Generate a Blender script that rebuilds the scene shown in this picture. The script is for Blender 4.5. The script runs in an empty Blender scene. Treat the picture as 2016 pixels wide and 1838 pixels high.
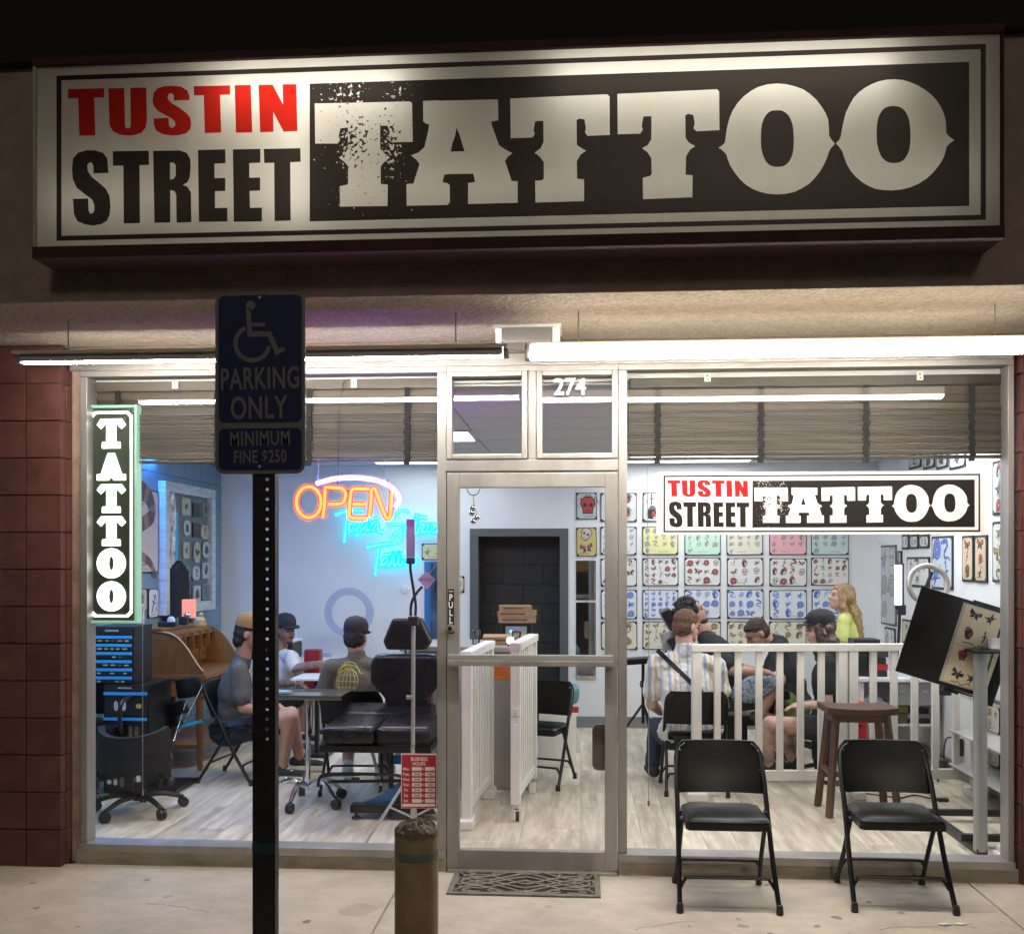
import bpy, bmesh, math, random
from mathutils import Vector, Matrix, Euler
from mathutils.bvhtree import BVHTree
random.seed(7)
S = bpy.context.scene
C = S.collection
R = math.radians
PI = math.pi

# ------------------------------------------------------------ camera, sky, sun, exposure
YAW, DIST, EYE, FPX = math.atan(0.068), 5.305, 1.66, 1953.0
cam = bpy.data.objects.new('camera', bpy.data.cameras.new('camera'))
C.objects.link(cam)
cam.location = (0, -DIST, EYE)
cam.rotation_euler = (PI / 2, 0, YAW)
cam.data.sensor_width = 36
cam.data.lens = 36 * FPX / 2016
cam.data.shift_y = (1103 - 919) / 2016
cam.data.clip_end = 300
S.camera = cam
W = bpy.data.worlds.new('World')
S.world = W
W.use_nodes = True
sky = W.node_tree.nodes.new('ShaderNodeTexSky')
sky.sky_type = 'NISHITA'
sky.sun_disc = False
sky.sun_elevation = R(24)
sky.sun_rotation = R(170)
W.node_tree.links.new(sky.outputs[0], W.node_tree.nodes['Background'].inputs[0])
W.node_tree.nodes['Background'].inputs[1].default_value = 0.0045
sun = bpy.data.objects.new('sun', bpy.data.lights.new('sun', 'SUN'))
C.objects.link(sun)
sun.data.energy = 0.29
sun.data.angle = R(10)
sun.data.color = (1, .84, .68)
sun.rotation_euler = (R(66), 0, R(10))
S.view_settings.view_transform = 'Standard'
S.view_settings.look = 'None'
S.view_settings.exposure = 0
S.view_settings.gamma = 1
S.render.engine = 'CYCLES'
cy = S.cycles
cy.use_denoising = True
cy.denoiser = 'OPENIMAGEDENOISE'
cy.use_adaptive_sampling = True
cy.adaptive_threshold = .02
cy.max_bounces = 8
cy.diffuse_bounces = 4
cy.glossy_bounces = 4
cy.transmission_bounces = 6
cy.transparent_max_bounces = 24
cy.sample_clamp_indirect = 6
cy.caustics_reflective = False
cy.caustics_refractive = False

# ------------------------------------------------------------ helpers
sa, ca = math.sin(YAW), math.cos(YAW)
def at(x, y, Y):                       # a point of the photo (2016 x 1838 frame) at depth Y
    k = (x - 1008) / FPX
    T = Y + DIST
    X = T * (k * ca - sa) / (ca + k * sa)
    return Vector((X, Y, EYE - (y - 1103) * (-X * sa + T * ca) / FPX))
def fl(x, y, z=0.0):                   # the point of height z seen there
    d = (EYE - z) * FPX / (y - 1103)
    k = (x - 1008) / FPX
    return Vector((d * k * ca - d * sa, d * ca + d * k * sa - DIST, z))

MATS = {}
def mat(name, col=(.5, .5, .5), rough=.6, metal=0, vary=0, scale=8, bump=0, bscale=None, spec=.5, col2=None, coat=0, stretch=(1, 1, 1), rand=0, detail=5, rv=.12):
    if name in MATS:
        return MATS[name]
    m = bpy.data.materials.new(name)
    m.use_nodes = True
    nt = m.node_tree
    N, K = nt.nodes, nt.links
    b = N['Principled BSDF']
    c4 = (*col, 1)
    b.inputs['Base Color'].default_value = c4
    b.inputs['Roughness'].default_value = rough
    b.inputs['Metallic'].default_value = metal
    b.inputs['Specular IOR Level'].default_value = spec
    b.inputs['Coat Weight'].default_value = coat
    if vary or bump or rand or col2:
        tc = N.new('ShaderNodeTexCoord')
        mp = N.new('ShaderNodeMapping')
        mp.inputs['Scale'].default_value = stretch
        K.new(tc.outputs['Object'], mp.inputs[0])
        src = mp.outputs[0]
        if rand:
            oi = N.new('ShaderNodeObjectInfo')
            ad = N.new('ShaderNodeVectorMath'); ad.operation = 'MULTIPLY_ADD'
            K.new(oi.outputs['Random'], ad.inputs[0]); ad.inputs[1].default_value = (37, 51, 23)
            K.new(src, ad.inputs[2]); src = ad.outputs[0]
        nz = N.new('ShaderNodeTexNoise')
        nz.inputs['Scale'].default_value = scale
        nz.inputs['Detail'].default_value = detail
        nz.inputs['Roughness'].default_value = .62
        K.new(src, nz.inputs['Vector'])
        rp = N.new('ShaderNodeValToRGB')
        lo = [max(0, x * (1 - vary)) for x in col]
        hi = [min(1, x * (1 + vary)) for x in (col2 or col)]
        rp.color_ramp.elements[0].position = .3; rp.color_ramp.elements[1].position = .7
        rp.color_ramp.elements[0].color = (*lo, 1); rp.color_ramp.elements[1].color = (*hi, 1)
        K.new(nz.outputs[0], rp.inputs[0])
        out = rp.outputs[0]
        if rand:
            hs = N.new('ShaderNodeHueSaturation')
            mr = N.new('ShaderNodeMapRange')
            mr.inputs[3].default_value = 1 - rand; mr.inputs[4].default_value = 1 + rand
            K.new(oi.outputs['Random'], mr.inputs[0]); K.new(mr.outputs[0], hs.inputs['Value'])
            K.new(out, hs.inputs['Color']); out = hs.outputs[0]
        K.new(out, b.inputs['Base Color'])
        r2 = N.new('ShaderNodeMapRange')
        r2.inputs[3].default_value = max(0.03, rough - rv); r2.inputs[4].default_value = min(1, rough + rv)
        K.new(nz.outputs[0], r2.inputs[0]); K.new(r2.outputs[0], b.inputs['Roughness'])
        if bump:
            n2 = N.new('ShaderNodeTexNoise')
            n2.inputs['Scale'].default_value = bscale or scale * 6
            n2.inputs['Detail'].default_value = 6
            K.new(src, n2.inputs['Vector'])
            bp = N.new('ShaderNodeBump')
            bp.inputs['Strength'].default_value = 1; bp.inputs['Distance'].default_value = bump
            K.new(n2.outputs[0], bp.inputs['Height']); K.new(bp.outputs[0], b.inputs['Normal'])
    MATS[name] = m
    return m
def emit(name, col, s):
    if name in MATS:
        return MATS[name]
    m = bpy.data.materials.new(name)
    m.use_nodes = True
    b = m.node_tree.nodes['Principled BSDF']
    b.inputs['Base Color'].default_value = (*[.8 * x for x in col], 1)
    b.inputs['Emission Color'].default_value = (*col, 1)
    b.inputs['Emission Strength'].default_value = s
    b.inputs['Roughness'].default_value = .4
    MATS[name] = m
    return m
def glassy(name, fac=.045, tint=(1, 1, 1), rough=0.0):
    if name in MATS:
        return MATS[name]
    m = bpy.data.materials.new(name)
    m.use_nodes = True
    N, K = m.node_tree.nodes, m.node_tree.links
    N.remove(N['Principled BSDF'])
    t = N.new('ShaderNodeBsdfTransparent'); t.inputs[0].default_value = (*tint, 1)
    g = N.new('ShaderNodeBsdfGlossy'); g.inputs['Roughness'].default_value = rough
    f = N.new('ShaderNodeFresnel'); f.inputs[0].default_value = 1.5
    mx = N.new('ShaderNodeMixShader')
    a = N.new('ShaderNodeMath'); a.operation = 'MULTIPLY'; a.inputs[1].default_value = fac / .04
    K.new(f.outputs[0], a.inputs[0]); K.new(a.outputs[0], mx.inputs[0])
    K.new(t.outputs[0], mx.inputs[1]); K.new(g.outputs[0], mx.inputs[2])
    K.new(mx.outputs[0], N['Material Output'].inputs[0])
    MATS[name] = m
    return m

def wm(o):
    m = o.matrix_basis.copy()
    while o.parent:
        o = o.parent
        m = o.matrix_basis @ m
    return m
def link(name, me, mats, parent=None, world=True, smooth=False):
    if parent and world:
        me.transform(wm(parent).inverted())
    if smooth:
        me.shade_smooth()
        me.set_sharp_from_angle(angle=R(38))
    for m in (mats if isinstance(mats, (list, tuple)) else [mats]):
        me.materials.append(m)
    o = bpy.data.objects.new(name, me)
    C.objects.link(o)
    o.parent = parent
    return o
def tag(o, label=None, cat=None, group=None, kind=None):
    if label: o['label'] = label
    if cat: o['category'] = cat
    if group: o['group'] = group
    if kind: o['kind'] = kind
    return o
def thing(name, label, cat, loc=(0, 0, 0), rz=0.0, group=None):
    o = bpy.data.objects.new(name, None)
    C.objects.link(o)
    o.location = loc
    o.rotation_euler.z = rz
    o.empty_display_size = .05
    return tag(o, label, cat, group)
def copy_tree(o, parent=None):
    c = o.copy()
    C.objects.link(c)
    c.parent = parent
    for ch in list(o.children):
        copy_tree(ch, c)
    return c

class MB:
    def __init__(s):
        s.v, s.f, s.m, s.k = [], [], [], 0
    def add(s, vs, fs):
        b = len(s.v)
        s.v += [tuple(v) for v in vs]
        s.f += [tuple(b + i for i in f) for f in fs]
        s.m += [s.k] * len(fs)
        return s
    def box(s, c, d, rot=None, bev=0):
        bm = bmesh.new()
        bmesh.ops.create_cube(bm, size=1)
        for v in bm.verts:
            v.co = Vector((v.co.x * d[0], v.co.y * d[1], v.co.z * d[2]))
        if bev:
            bmesh.ops.bevel(bm, geom=bm.edges[:], offset=min(bev, min(d) * .45), segments=2, profile=.7, affect='EDGES')
        M = Matrix.Translation(c)
        if rot is not None:
            M = M @ (rot.to_matrix().to_4x4() if isinstance(rot, Euler) else rot.to_4x4())
        bm.verts.index_update()
        s.add([M @ v.co for v in bm.verts], [[v.index for v in f.verts] for f in bm.faces])
        bm.free()
        return s
    def bx(s, x0, x1, y0, y1, z0, z1, bev=0):
        return s.box(((x0 + x1) / 2, (y0 + y1) / 2, (z0 + z1) / 2), (abs(x1 - x0), abs(y1 - y0), abs(z1 - z0)), None, bev)
    def tube(s, P, r, n=8, closed=False, cap=True):
        P = [Vector(p) for p in P]
        k = len(P)
        rs = r if isinstance(r, (list, tuple)) else [r] * k
        up = None
        vs, fs = [], []
        for i in range(k):
            a = P[i - 1] if (i > 0 or closed) else P[i]
            b = P[(i + 1) % k] if (i < k - 1 or closed) else P[i]
            t = (b - a).normalized()
            if up is None:
                up = Vector((0, 0, 1)) if abs(t.z) < .9 else Vector((1, 0, 0))
            x = up - t * up.dot(t)
            if x.length < 1e-5:
                x = t.orthogonal()
            x.normalize()
            up = x
            y = t.cross(x)
            vs += [P[i] + (x * math.cos(2 * PI * j / n) + y * math.sin(2 * PI * j / n)) * rs[i] for j in range(n)]
        for i in range(k if closed else k - 1):
            q = (i + 1) % k
            fs += [(i * n + j, i * n + (j + 1) % n, q * n + (j + 1) % n, q * n + j) for j in range(n)]
        if cap and not closed:
            fs += [tuple(range(n - 1, -1, -1)), tuple((k - 1) * n + j for j in range(n))]
        return s.add(vs, fs)
    def cyl(s, a, b, r0, r1=None, n=14):
        return s.tube([a, b], [r0, r0 if r1 is None else r1], n)
    def lathe(s, c, prof, n=20, M=None):
        c = Vector(c)
        vs, fs = [], []
        for r, z in prof:
            for j in range(n):
                p = Vector((r * math.cos(2 * PI * j / n), r * math.sin(2 * PI * j / n), z))
                vs.append(c + (M @ p if M else p))
        for i in range(len(prof) - 1):
            fs += [(i * n + j, i * n + (j + 1) % n, (i + 1) * n + (j + 1) % n, (i + 1) * n + j) for j in range(n)]
        if prof[0][0] > 1e-4: fs.append(tuple(range(n - 1, -1, -1)))
        if prof[-1][0] > 1e-4: fs.append(tuple((len(prof) - 1) * n + j for j in range(n)))
        return s.add(vs, fs)
    def ell(s, c, r, M=None, n=12, h=8):
        pr = [(max(1e-5, math.sin(PI * i / h)), -math.cos(PI * i / h)) for i in range(h + 1)]
        D = Matrix.Diagonal(r)
        return s.lathe(c, pr, n, (M.to_3x3() @ D) if M else D)
    def cap(s, a, b, r0, r1=None, n=12):
        a, b = Vector(a), Vector(b)
        r1 = r0 if r1 is None else r1
        s.cyl(a, b, r0, r1, n)
        s.ell(a, (r0 * 1.001,) * 3, None, n, 8)
        return s.ell(b, (r1 * 1.001,) * 3, None, n, 8)
    def prism(s, pts, d):
        pts = [Vector(p) for p in pts]
        d = Vector(d)
        k = len(pts)
        return s.add(pts + [p + d for p in pts], [tuple(range(k - 1, -1, -1)), tuple(range(k, 2 * k))] + [(i, (i + 1) % k, k + (i + 1) % k, k + i) for i in range(k)])
    def poly(s, pts):
        return s.add(pts, [tuple(range(len(pts)))])
    def mesh(s, name):
        me = bpy.data.meshes.new(name)
        me.from_pydata(s.v, [], s.f)
        me.polygons.foreach_set('material_index', s.m)
        bm = bmesh.new(); bm.from_mesh(me)
        bmesh.ops.recalc_face_normals(bm, faces=bm.faces)
        bm.to_mesh(me); bm.free()
        return me
    def build(s, name, mats, parent=None, smooth=False, world=True):
        return link(name, s.mesh(name), mats, parent, world, smooth)

def smooth_path(P, k=6, closed=False):
    P = [Vector(p) for p in P]
    n = len(P)
    out = []
    for i in range(n if closed else n - 1):
        g = lambda j: P[j % n] if closed else P[max(0, min(n - 1, j))]
        a, b, c, d = g(i - 1), g(i), g(i + 1), g(i + 2)
        for q in range(k):
            t = q / k
            out.append(.5 * ((2 * b) + (c - a) * t + (2 * a - 5 * b + 4 * c - d) * t * t + (3 * b - a - 3 * c + d) * t ** 3))
    if not closed:
        out.append(P[-1])
    return out
def fill2d(loops, M, ext=0.0):          # filled outline with holes (even-odd), xy plane mapped by M
    cu = bpy.data.curves.new('outline', 'CURVE')
    cu.dimensions = '2D'
    cu.fill_mode = 'BOTH'
    cu.extrude = ext
    for L in loops:
        sp = cu.splines.new('POLY')
        sp.points.add(len(L) - 1)
        for p, q in zip(sp.points, L):
            p.co = (q[0], q[1], 0, 1)
        sp.use_cyclic_u = True
    o = bpy.data.objects.new('outline', cu)
    C.objects.link(o)
    me = bpy.data.meshes.new_from_object(o.evaluated_get(bpy.context.evaluated_depsgraph_get()))
    bpy.data.objects.remove(o)
    bpy.data.curves.remove(cu)
    me.transform(M)
    return me
FRONT = Matrix(((1, 0, 0, 0), (0, 0, -1, 0), (0, 1, 0, 0), (0, 0, 0, 1)))     # xy -> xz, facing -y
def text(name, s, h, M, m, parent=None, wide=1.0, bold=0.0, ext=.0008, space=1.0, align='CENTER'):
    cu = bpy.data.curves.new('lettering', 'FONT')
    cu.body = s
    cu.size = 1
    cu.align_x = align
    cu.align_y = 'CENTER'
    cu.offset = bold
    cu.space_character = space
    o = bpy.data.objects.new('lettering', cu)
    C.objects.link(o)
    me = bpy.data.meshes.new_from_object(o.evaluated_get(bpy.context.evaluated_depsgraph_get()))
    bpy.data.objects.remove(o)
    zs = [v.co.y for v in me.vertices]
    hh = (max(zs) - min(zs)) or 1
    mid = (max(zs) + min(zs)) / 2
    me.transform(M @ Matrix.Diagonal((wide * h / hh, h / hh, 1, 1)) @ Matrix.Translation((0, -mid, 0)))
    return link(name, me, m, parent)
def tomesh(o):
    dg = bpy.context.evaluated_depsgraph_get()
    dg.update()
    me = bpy.data.meshes.new_from_object(o.evaluated_get(dg))
    bpy.data.objects.remove(o)
    return me
def blob(mb, vox=.01, it=6, fold=0.0, size=.1):            # many shapes grown into one continuous skin, with folds pushed in and out
    me = mb.mesh('blob')
    o = bpy.data.objects.new('blob', me)
    C.objects.link(o)
    r = o.modifiers.new('r', 'REMESH'); r.mode = 'VOXEL'; r.voxel_size = vox
    q = o.modifiers.new('s', 'SMOOTH'); q.iterations = it; q.factor = .5
    if fold:
        tx = bpy.data.textures.new('folds', 'CLOUDS'); tx.noise_scale = size; tx.noise_depth = 3
        d = o.modifiers.new('d', 'DISPLACE'); d.texture = tx; d.strength = fold; d.mid_level = .5; d.texture_coords = 'GLOBAL'
    me = tomesh(o)
    me.shade_smooth()
    return me
# ------------------------------------------------------------ materials
ALU = mat('brushed_aluminium', (.355, .335, .32), .42, .55, .22, 4, .0006, 90, stretch=(1, 1, .25), detail=9)
CONC = mat('concrete', (.43, .375, .30), .85, 0, .14, 1.6, .003, 45, col2=(.50, .445, .365), detail=9)
def weather(m, amt=.22, sc=(9, 9, 9), spots=.5):      # broom streaks and dark specks over a surface's own colour
    N, K = m.node_tree.nodes, m.node_tree.links
    b = N['Principled BSDF']
    src = b.inputs['Base Color'].links[0].from_socket
    tc = N.new('ShaderNodeTexCoord')
    mp = N.new('ShaderNodeMapping'); mp.inputs['Scale'].default_value = sc; K.new(tc.outputs['Object'], mp.inputs[0])
    a = N.new('ShaderNodeTexNoise'); a.inputs['Scale'].default_value = 1; a.inputs['Detail'].default_value = 10; a.inputs['Roughness'].default_value = .75; K.new(mp.outputs[0], a.inputs['Vector'])
    r = N.new('ShaderNodeMapRange'); r.inputs[1].default_value = .3; r.inputs[2].default_value = .7; r.inputs[3].default_value = 1 - amt; r.inputs[4].default_value = 1 + amt * .6; K.new(a.outputs[0], r.inputs[0])
    c = N.new('ShaderNodeTexNoise'); c.inputs['Scale'].default_value = 11; c.inputs['Detail'].default_value = 4; K.new(tc.outputs['Object'], c.inputs['Vector'])
    q = N.new('ShaderNodeMapRange'); q.inputs[1].default_value = .70; q.inputs[2].default_value = .76; q.inputs[3].default_value = 1; q.inputs[4].default_value = 1 - spots; K.new(c.outputs[0], q.inputs[0])
    mu = N.new('ShaderNodeMath'); mu.operation = 'MULTIPLY'; K.new(r.outputs[0], mu.inputs[0]); K.new(q.outputs[0], mu.inputs[1])
    h = N.new('ShaderNodeHueSaturation'); K.new(src, h.inputs['Color']); K.new(mu.outputs[0], h.inputs['Value']); K.new(h.outputs[0], b.inputs['Base Color'])
weather(CONC, .15, (7, 10, 10), .3)
def spots(m, scale, rad, dark, thr):                   # gum and oil spots of many sizes
    N, K = m.node_tree.nodes, m.node_tree.links
    b = N['Principled BSDF']
    src = b.inputs['Base Color'].links[0].from_socket
    tc = N.new('ShaderNodeTexCoord')
    ns = N.new('ShaderNodeTexNoise'); ns.inputs['Scale'].default_value = scale * 1.5; ns.inputs['Detail'].default_value = 3; K.new(tc.outputs['Object'], ns.inputs['Vector'])
    wv = N.new('ShaderNodeVectorMath'); wv.operation = 'MULTIPLY_ADD'; wv.inputs[1].default_value = (.5 / scale,) * 3; K.new(ns.outputs['Color'], wv.inputs[0]); K.new(tc.outputs['Object'], wv.inputs[2])
    v = N.new('ShaderNodeTexVoronoi'); v.inputs['Scale'].default_value = scale; K.new(wv.outputs[0], v.inputs['Vector'])
    s = N.new('ShaderNodeSeparateColor'); K.new(v.outputs['Color'], s.inputs[0])
    g = N.new('ShaderNodeMapRange'); g.inputs[1].default_value = thr; g.inputs[2].default_value = 1; g.inputs[3].default_value = 0; g.inputs[4].default_value = rad; K.new(s.outputs[0], g.inputs[0])
    d = N.new('ShaderNodeMath'); d.operation = 'LESS_THAN'; K.new(v.outputs['Distance'], d.inputs[0]); K.new(g.outputs[0], d.inputs[1])
    mu = N.new('ShaderNodeMath'); mu.operation = 'MULTIPLY'; K.new(d.outputs[0], mu.inputs[0]); K.new(s.outputs[1], mu.inputs[1])
    r = N.new('ShaderNodeMapRange'); r.inputs[3].default_value = 1; r.inputs[4].default_value = 1 - dark; K.new(mu.outputs[0], r.inputs[0])
    h = N.new('ShaderNodeHueSaturation'); K.new(src, h.inputs['Color']); K.new(r.outputs[0], h.inputs['Value']); K.new(h.outputs[0], b.inputs['Base Color'])
spots(CONC, 9, .22, .6, .6)
spots(CONC, 2.3, .3, .22, .55)
CURB = mat('curb_concrete', (.40, .36, .29), .85, 0, .2, 5, .004, 40)
weather(CURB, .3, (4, 20, 20), .6)
REDB = mat('red_block_paint', (.105, .036, .031), .58, 0, .25, 9, .0025, 50, rand=.12)
weather(REDB, .25, (9, 9, 9), -.8)
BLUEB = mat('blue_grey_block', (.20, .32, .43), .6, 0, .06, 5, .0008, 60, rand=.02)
BLACKB = mat('black_block_paint', (.024, .025, .024), .6, 0, .12, 9, .001, 60, rand=.03)
WHITEW = mat('white_wall', (.78, .80, .79), .7, 0, .03, 4, .0003, 120)
CEIL = mat('ceiling_tile', (.62, .62, .60), .9, 0, .04, 30, .0008, 200)
STUC = mat('tan_stucco', (.44, .37, .295), .95, 0, .25, 45, .016, 42, detail=8)
weather(STUC, .3, (55, 90, 60), .4)
FASC = mat('fascia_stucco', (.31, .225, .20), .9, 0, .18, 8, .003, 60)
DKBR = mat('dark_brown_board', (.16, .115, .085), .7, 0, .2, 6, .001)
MAROON = mat('maroon_metal', (.055, .02, .02), .85, 0, .2, 6)
ROOF = mat('dark_roof', (.012, .012, .014), .9)
ASPH = mat('asphalt', (.05, .05, .05), .95, 0, .25, 30, .004)
PLANK = mat('vinyl_plank', (.42, .355, .25), .38, 0, .12, 1.7, .0005, 30, col2=(.72, .655, .52), stretch=(9, 1.1, 1), rand=.13, detail=9)
BLACKM = mat('black_metal', (.012, .012, .013), .35, .2)
BLACKP = mat('black_plastic', (.018, .018, .019), .45, 0, .1, 20)
VINYL = mat('black_vinyl', (.005, .005, .0055), .34, 0, 0, 14, .0003, 160, rv=.03, spec=.28)
CHROME = mat('chrome', (.75, .75, .76), .12, 1)
STEEL = mat('grey_steel', (.36, .37, .36), .4, .4)
WHITEP = mat('white_paint', (.74, .72, .67), .5, 0, .05, 6, .0003)
WPLAS = mat('white_plastic', (.78, .78, .77), .35)
GREYW = mat('grey_trim', (.22, .225, .22), .6)
WOOD = mat('oak_wood', (.24, .105, .035), .38, 0, .22, 5, .0006, 40, stretch=(1.2, 1.2, 9), detail=7)
WOODH = mat('oak_wood_cross', (.24, .105, .035), .38, 0, .22, 5, .0006, 40, stretch=(9, 1.2, 1.2), detail=7)
STOOLW = mat('walnut_wood', (.09, .045, .024), .45, 0, .25, 6, .0006, 40, stretch=(7, 2, 2))
PAPER = mat('paper_white', (.72, .72, .68), .5)
INK = mat('black_ink', (.015, .015, .016), .55)
WINK = mat('white_ink', (.8, .79, .77), .5)
REDI = mat('red_ink', (.62, .012, .014), .5)
CARD = mat('cardboard', (.36, .22, .11), .8, 0, .12, 10)
GLASS = glassy('window_glass', .013)
CLEAR = glassy('clear_plastic', .07, (.9, .92, .92), .05)

XL, XR, YB, ZC = -3.65, 2.9, 4.6, 2.61

# ------------------------------------------------------------ ground
tag(MB().bx(-150, 150, -150, 150, -.4, -.15).build('parking_lot', ASPH), kind='structure')
sw = tag(MB().bx(-9, 9, -2.7, .06, -.149, -.013).build('sidewalk', CONC), kind='structure')
def slab(x0, x1, y0, y1):
    MB().bx(x0, x1, y0, y1, -.0125, 0, .006).build('slab', CONC, sw)
xs = [-8.9, -6.85, -3.9, -.922, 2.0, 4.95, 8.9]
for a, b in zip(xs, xs[1:]):
    slab(a + .005, b - .005, -2.53, -.045)
tag(MB().bx(-9, 9, -2.7, -2.54, -.0125, .004, .015).build('kerb', CURB), kind='structure')
lv = MB()
for x, y, a in ((1.66, -.66, .3), (1.73, -.655, 1.5)):
    lv.prism([(x + .028 * math.cos(t + a), y + .012 * math.sin(t + a), .003) for t in (0, .9, 2.0, 3.1, 4.0, 5.2)], (0, 0, .004))
for i, (cx_, cy2, L_, a_) in enumerate(((1.35, -.74, .5, .08), (-2.1, -.62, .42, -.25), (.25, -.82, .35, .3))):
    q = MB(); rnd = random.Random(i); x, y, a = cx_, cy2, a_
    P = []
    for k in range(16):
        P.append((x, y)); a += rnd.uniform(-.5, .5) + (a_ - a) * .3; x += L_ / 16 * math.cos(a); y += L_ / 16 * math.sin(a)
    for k in range(15):
        (xa, ya), (xb, yb) = P[k], P[k + 1]
        w = .0012 + .0012 * rnd.random()
        q.poly([(xa, ya - w, .0012), (xb, yb - w, .0012), (xb, yb + w, .0012), (xa, ya + w, .0012)])
    q.build('crack', mat('crack_dark', (.09, .075, .06), .95), sw)
tag(lv.build('leaf_scrap', WPLAS), 'pale crumpled scrap lying on the concrete before the chairs', 'litter')

# ------------------------------------------------------------ building shell
bd = thing('shop_building', 'strip mall shop front with dark fascia, tan soffit and red block piers', 'building', (0, 0, 0))
MB().bx(-9, 9, -.95, -.75, 2.836, 3.9).build('fascia', FASC, bd)
MB().bx(-9, 9, -.952, -.748, 2.83, 2.8355).bx(-9, 9, -.7475, .02, 2.832, 2.93).build('soffit', STUC, bd)
MB().bx(-9, 9, -1.0, -.7, 3.901, 3.97, .01).bx(-9, 9, -.9, 6, 3.971, 4.9).build('roof_edge_sky_cover', ROOF, bd)  # tall near-black block added so no sky shows above the fascia
MB().bx(-2.86, 2.30, -.035, .02, 2.765, 2.8315).build('header_board', DKBR, bd)
MB().bx(-2.80, 2.235, -.028, .07, 2.702, 2.764, .004).build('header_frame', ALU, bd)
MB().bx(-2.76, -.7125, -.03, .09, -.012, .066, .006).build('curb', CURB, bd)
MB().bx(.2055, 2.262, -.03, .09, -.012, .066, .006).build('curb', CURB, bd)
blk = {}
def block_mesh(w, h, d, m):
    k = (round(w, 3), round(h, 3), round(d, 3), m.name)
    if k not in blk:
        me = MB().box((0, 0, 0), (w, d, h), None, .0035).mesh('block')
        me.materials.append(m)
        blk[k] = me
    return blk[k]
def blocks(par, x0, x1, z0, z1, y, m, bw=.405, bh=.2, run='x', d=.05, half=True, gap=.0055):
    r = 0
    z = z0
    while z < z1 - .02:
        h = min(bh, z1 - z)
        x = x0 - (bw / 2 if (r % 2 and half) else 0)
        while x < x1 - .01:
            a, b = max(x, x0), min(x + bw, x1)
            if b - a > .02:
                o = bpy.data.objects.new('block', block_mesh(b - a - gap, h - gap, d, m))
                C.objects.link(o)
                o.parent = par
                o.location = ((a + b) / 2, y, z + h / 2) if run == 'x' else (y, (a + b) / 2, z + h / 2)
                if run == 'y': o.rotation_euler.z = PI / 2
            x += bw
        z += h
        r += 1
for nm, x0, x1 in (('pier', -5.2, -2.80), ('pier', 2.262, 4.3)):
    p = MB().bx(x0 + .012, x1 - .012, -.088, .129, -.012, 2.83).build(nm, REDB, bd)
    n = round((x1 - x0) / .203)
    bw = .1995
    if x0 < 0:
        blocks(p, x1 - 12 * bw, x1, 0, 2.83, -.085, REDB, bw, .2015, half=False, d=.05)
        blocks(p, -.06, .13, 0, 2.70, x1 - .021, REDB, .4, .2015, 'y', .05, False)
    else:
        blocks(p, x0, x0 + 10 * bw, 0, 2.83, -.085, REDB, bw, .2015, half=False, d=.05)
        blocks(p, -.06, .13, 0, 2.70, x0 + .021, REDB, .4, .2015, 'y', .05, False)
MB().bx(-2.80, -2.7385, .0, .12, .0, 2.702).build('wall_return', WPLAS if 0 else mat('worn_jamb', (.36, .25, .2), .8, 0, .3, 8, .002), bd)
MB().bx(-5.2, -2.83, .13, .17, -.012, 2.83).bx(2.30, 4.3, .13, .17, -.012, 2.83).build('front_wall', WHITEW, bd)

# interior shell
fo = tag(MB().bx(XL - .1, XR + .1, .05, YB + .6, -.16, -.011).build('floor', GREYW), kind='structure')
pm = MB().box((0, 0, 0), (.1815, 1.219, .01), None, .0015).mesh('plank')
pm.materials.append(PLANK)
nx = int((XR - XL) / .183) + 1
for i in range(nx):
    y = .1 - random.random() * 1.2
    while y < YB:
        a, b = max(y, .1), min(y + 1.22, YB)
        if b - a > .05:
            o = bpy.data.objects.new('plank', pm)
            C.objects.link(o)
            o.parent = fo
            o.location = (XL + .09 + i * .183, (a + b) / 2, -.0055)
            o.scale.y = (b - a - .001) / 1.22
        y += 1.22
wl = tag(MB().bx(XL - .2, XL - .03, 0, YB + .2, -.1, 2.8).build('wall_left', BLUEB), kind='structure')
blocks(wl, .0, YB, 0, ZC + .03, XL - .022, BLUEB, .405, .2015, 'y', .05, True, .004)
dl, dr, dt = at(936, 1050, YB).x, at(1108, 1050, YB).x, at(1000, 1050, YB).z
tag(MB().bx(XL - .2, dl, YB, YB + .15, -.1, 2.8).bx(dr, XR + .2, YB, YB + .15, -.1, 2.8).bx(dl, dr, YB, YB + .15, dt, 2.8).build('wall_back', WHITEW), kind='structure')
tag(MB().bx(XR, XR + .2, 0, YB + .15, -.1, 2.8).build('wall_right', WHITEW), kind='structure')
wd = tag(MB().bx(dl - .6, dr + .6, YB + .45, YB + .6, -.1, 2.4).build('wall_passage', BLACKB), kind='structure')
blocks(wd, dl - .35, dr + .35, 0, 2.3, YB + .43, BLACKB, .405, .2015, gap=.0035)
tag(MB().bx(dl - .08, dl - .04, YB + .151, YB + .4, -.1, 2.4).bx(dr + .04, dr + .08, YB + .151, YB + .4, -.1, 2.4).bx(dl - .08, dr + .08, YB + .151, YB + .45, 2.4, 2.45).build('wall_passage_sides', BLACKB), kind='structure')
dfm = thing('door_frame', 'dark grey frame of the open doorway in the white back wall', 'door frame', (dl, YB, 0))
for a, b in ((dl - .055, dl + .03), (dr - .03, dr + .055)):
    MB().bx(a, b, YB - .02, YB + .1, 0, dt + .05, .004).build('jamb', mat('door_frame_grey', (.09, .10, .10), .5), dfm)
MB().bx(dl + .031, dr - .031, YB - .02, YB + .1, dt - .03, dt + .05, .004).build('lintel', MATS['door_frame_grey'], dfm)
MB().ell((dl + .14, YB + .39, 1.1), (.02, .03, .012)).build('latch', CHROME, dfm)
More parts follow.
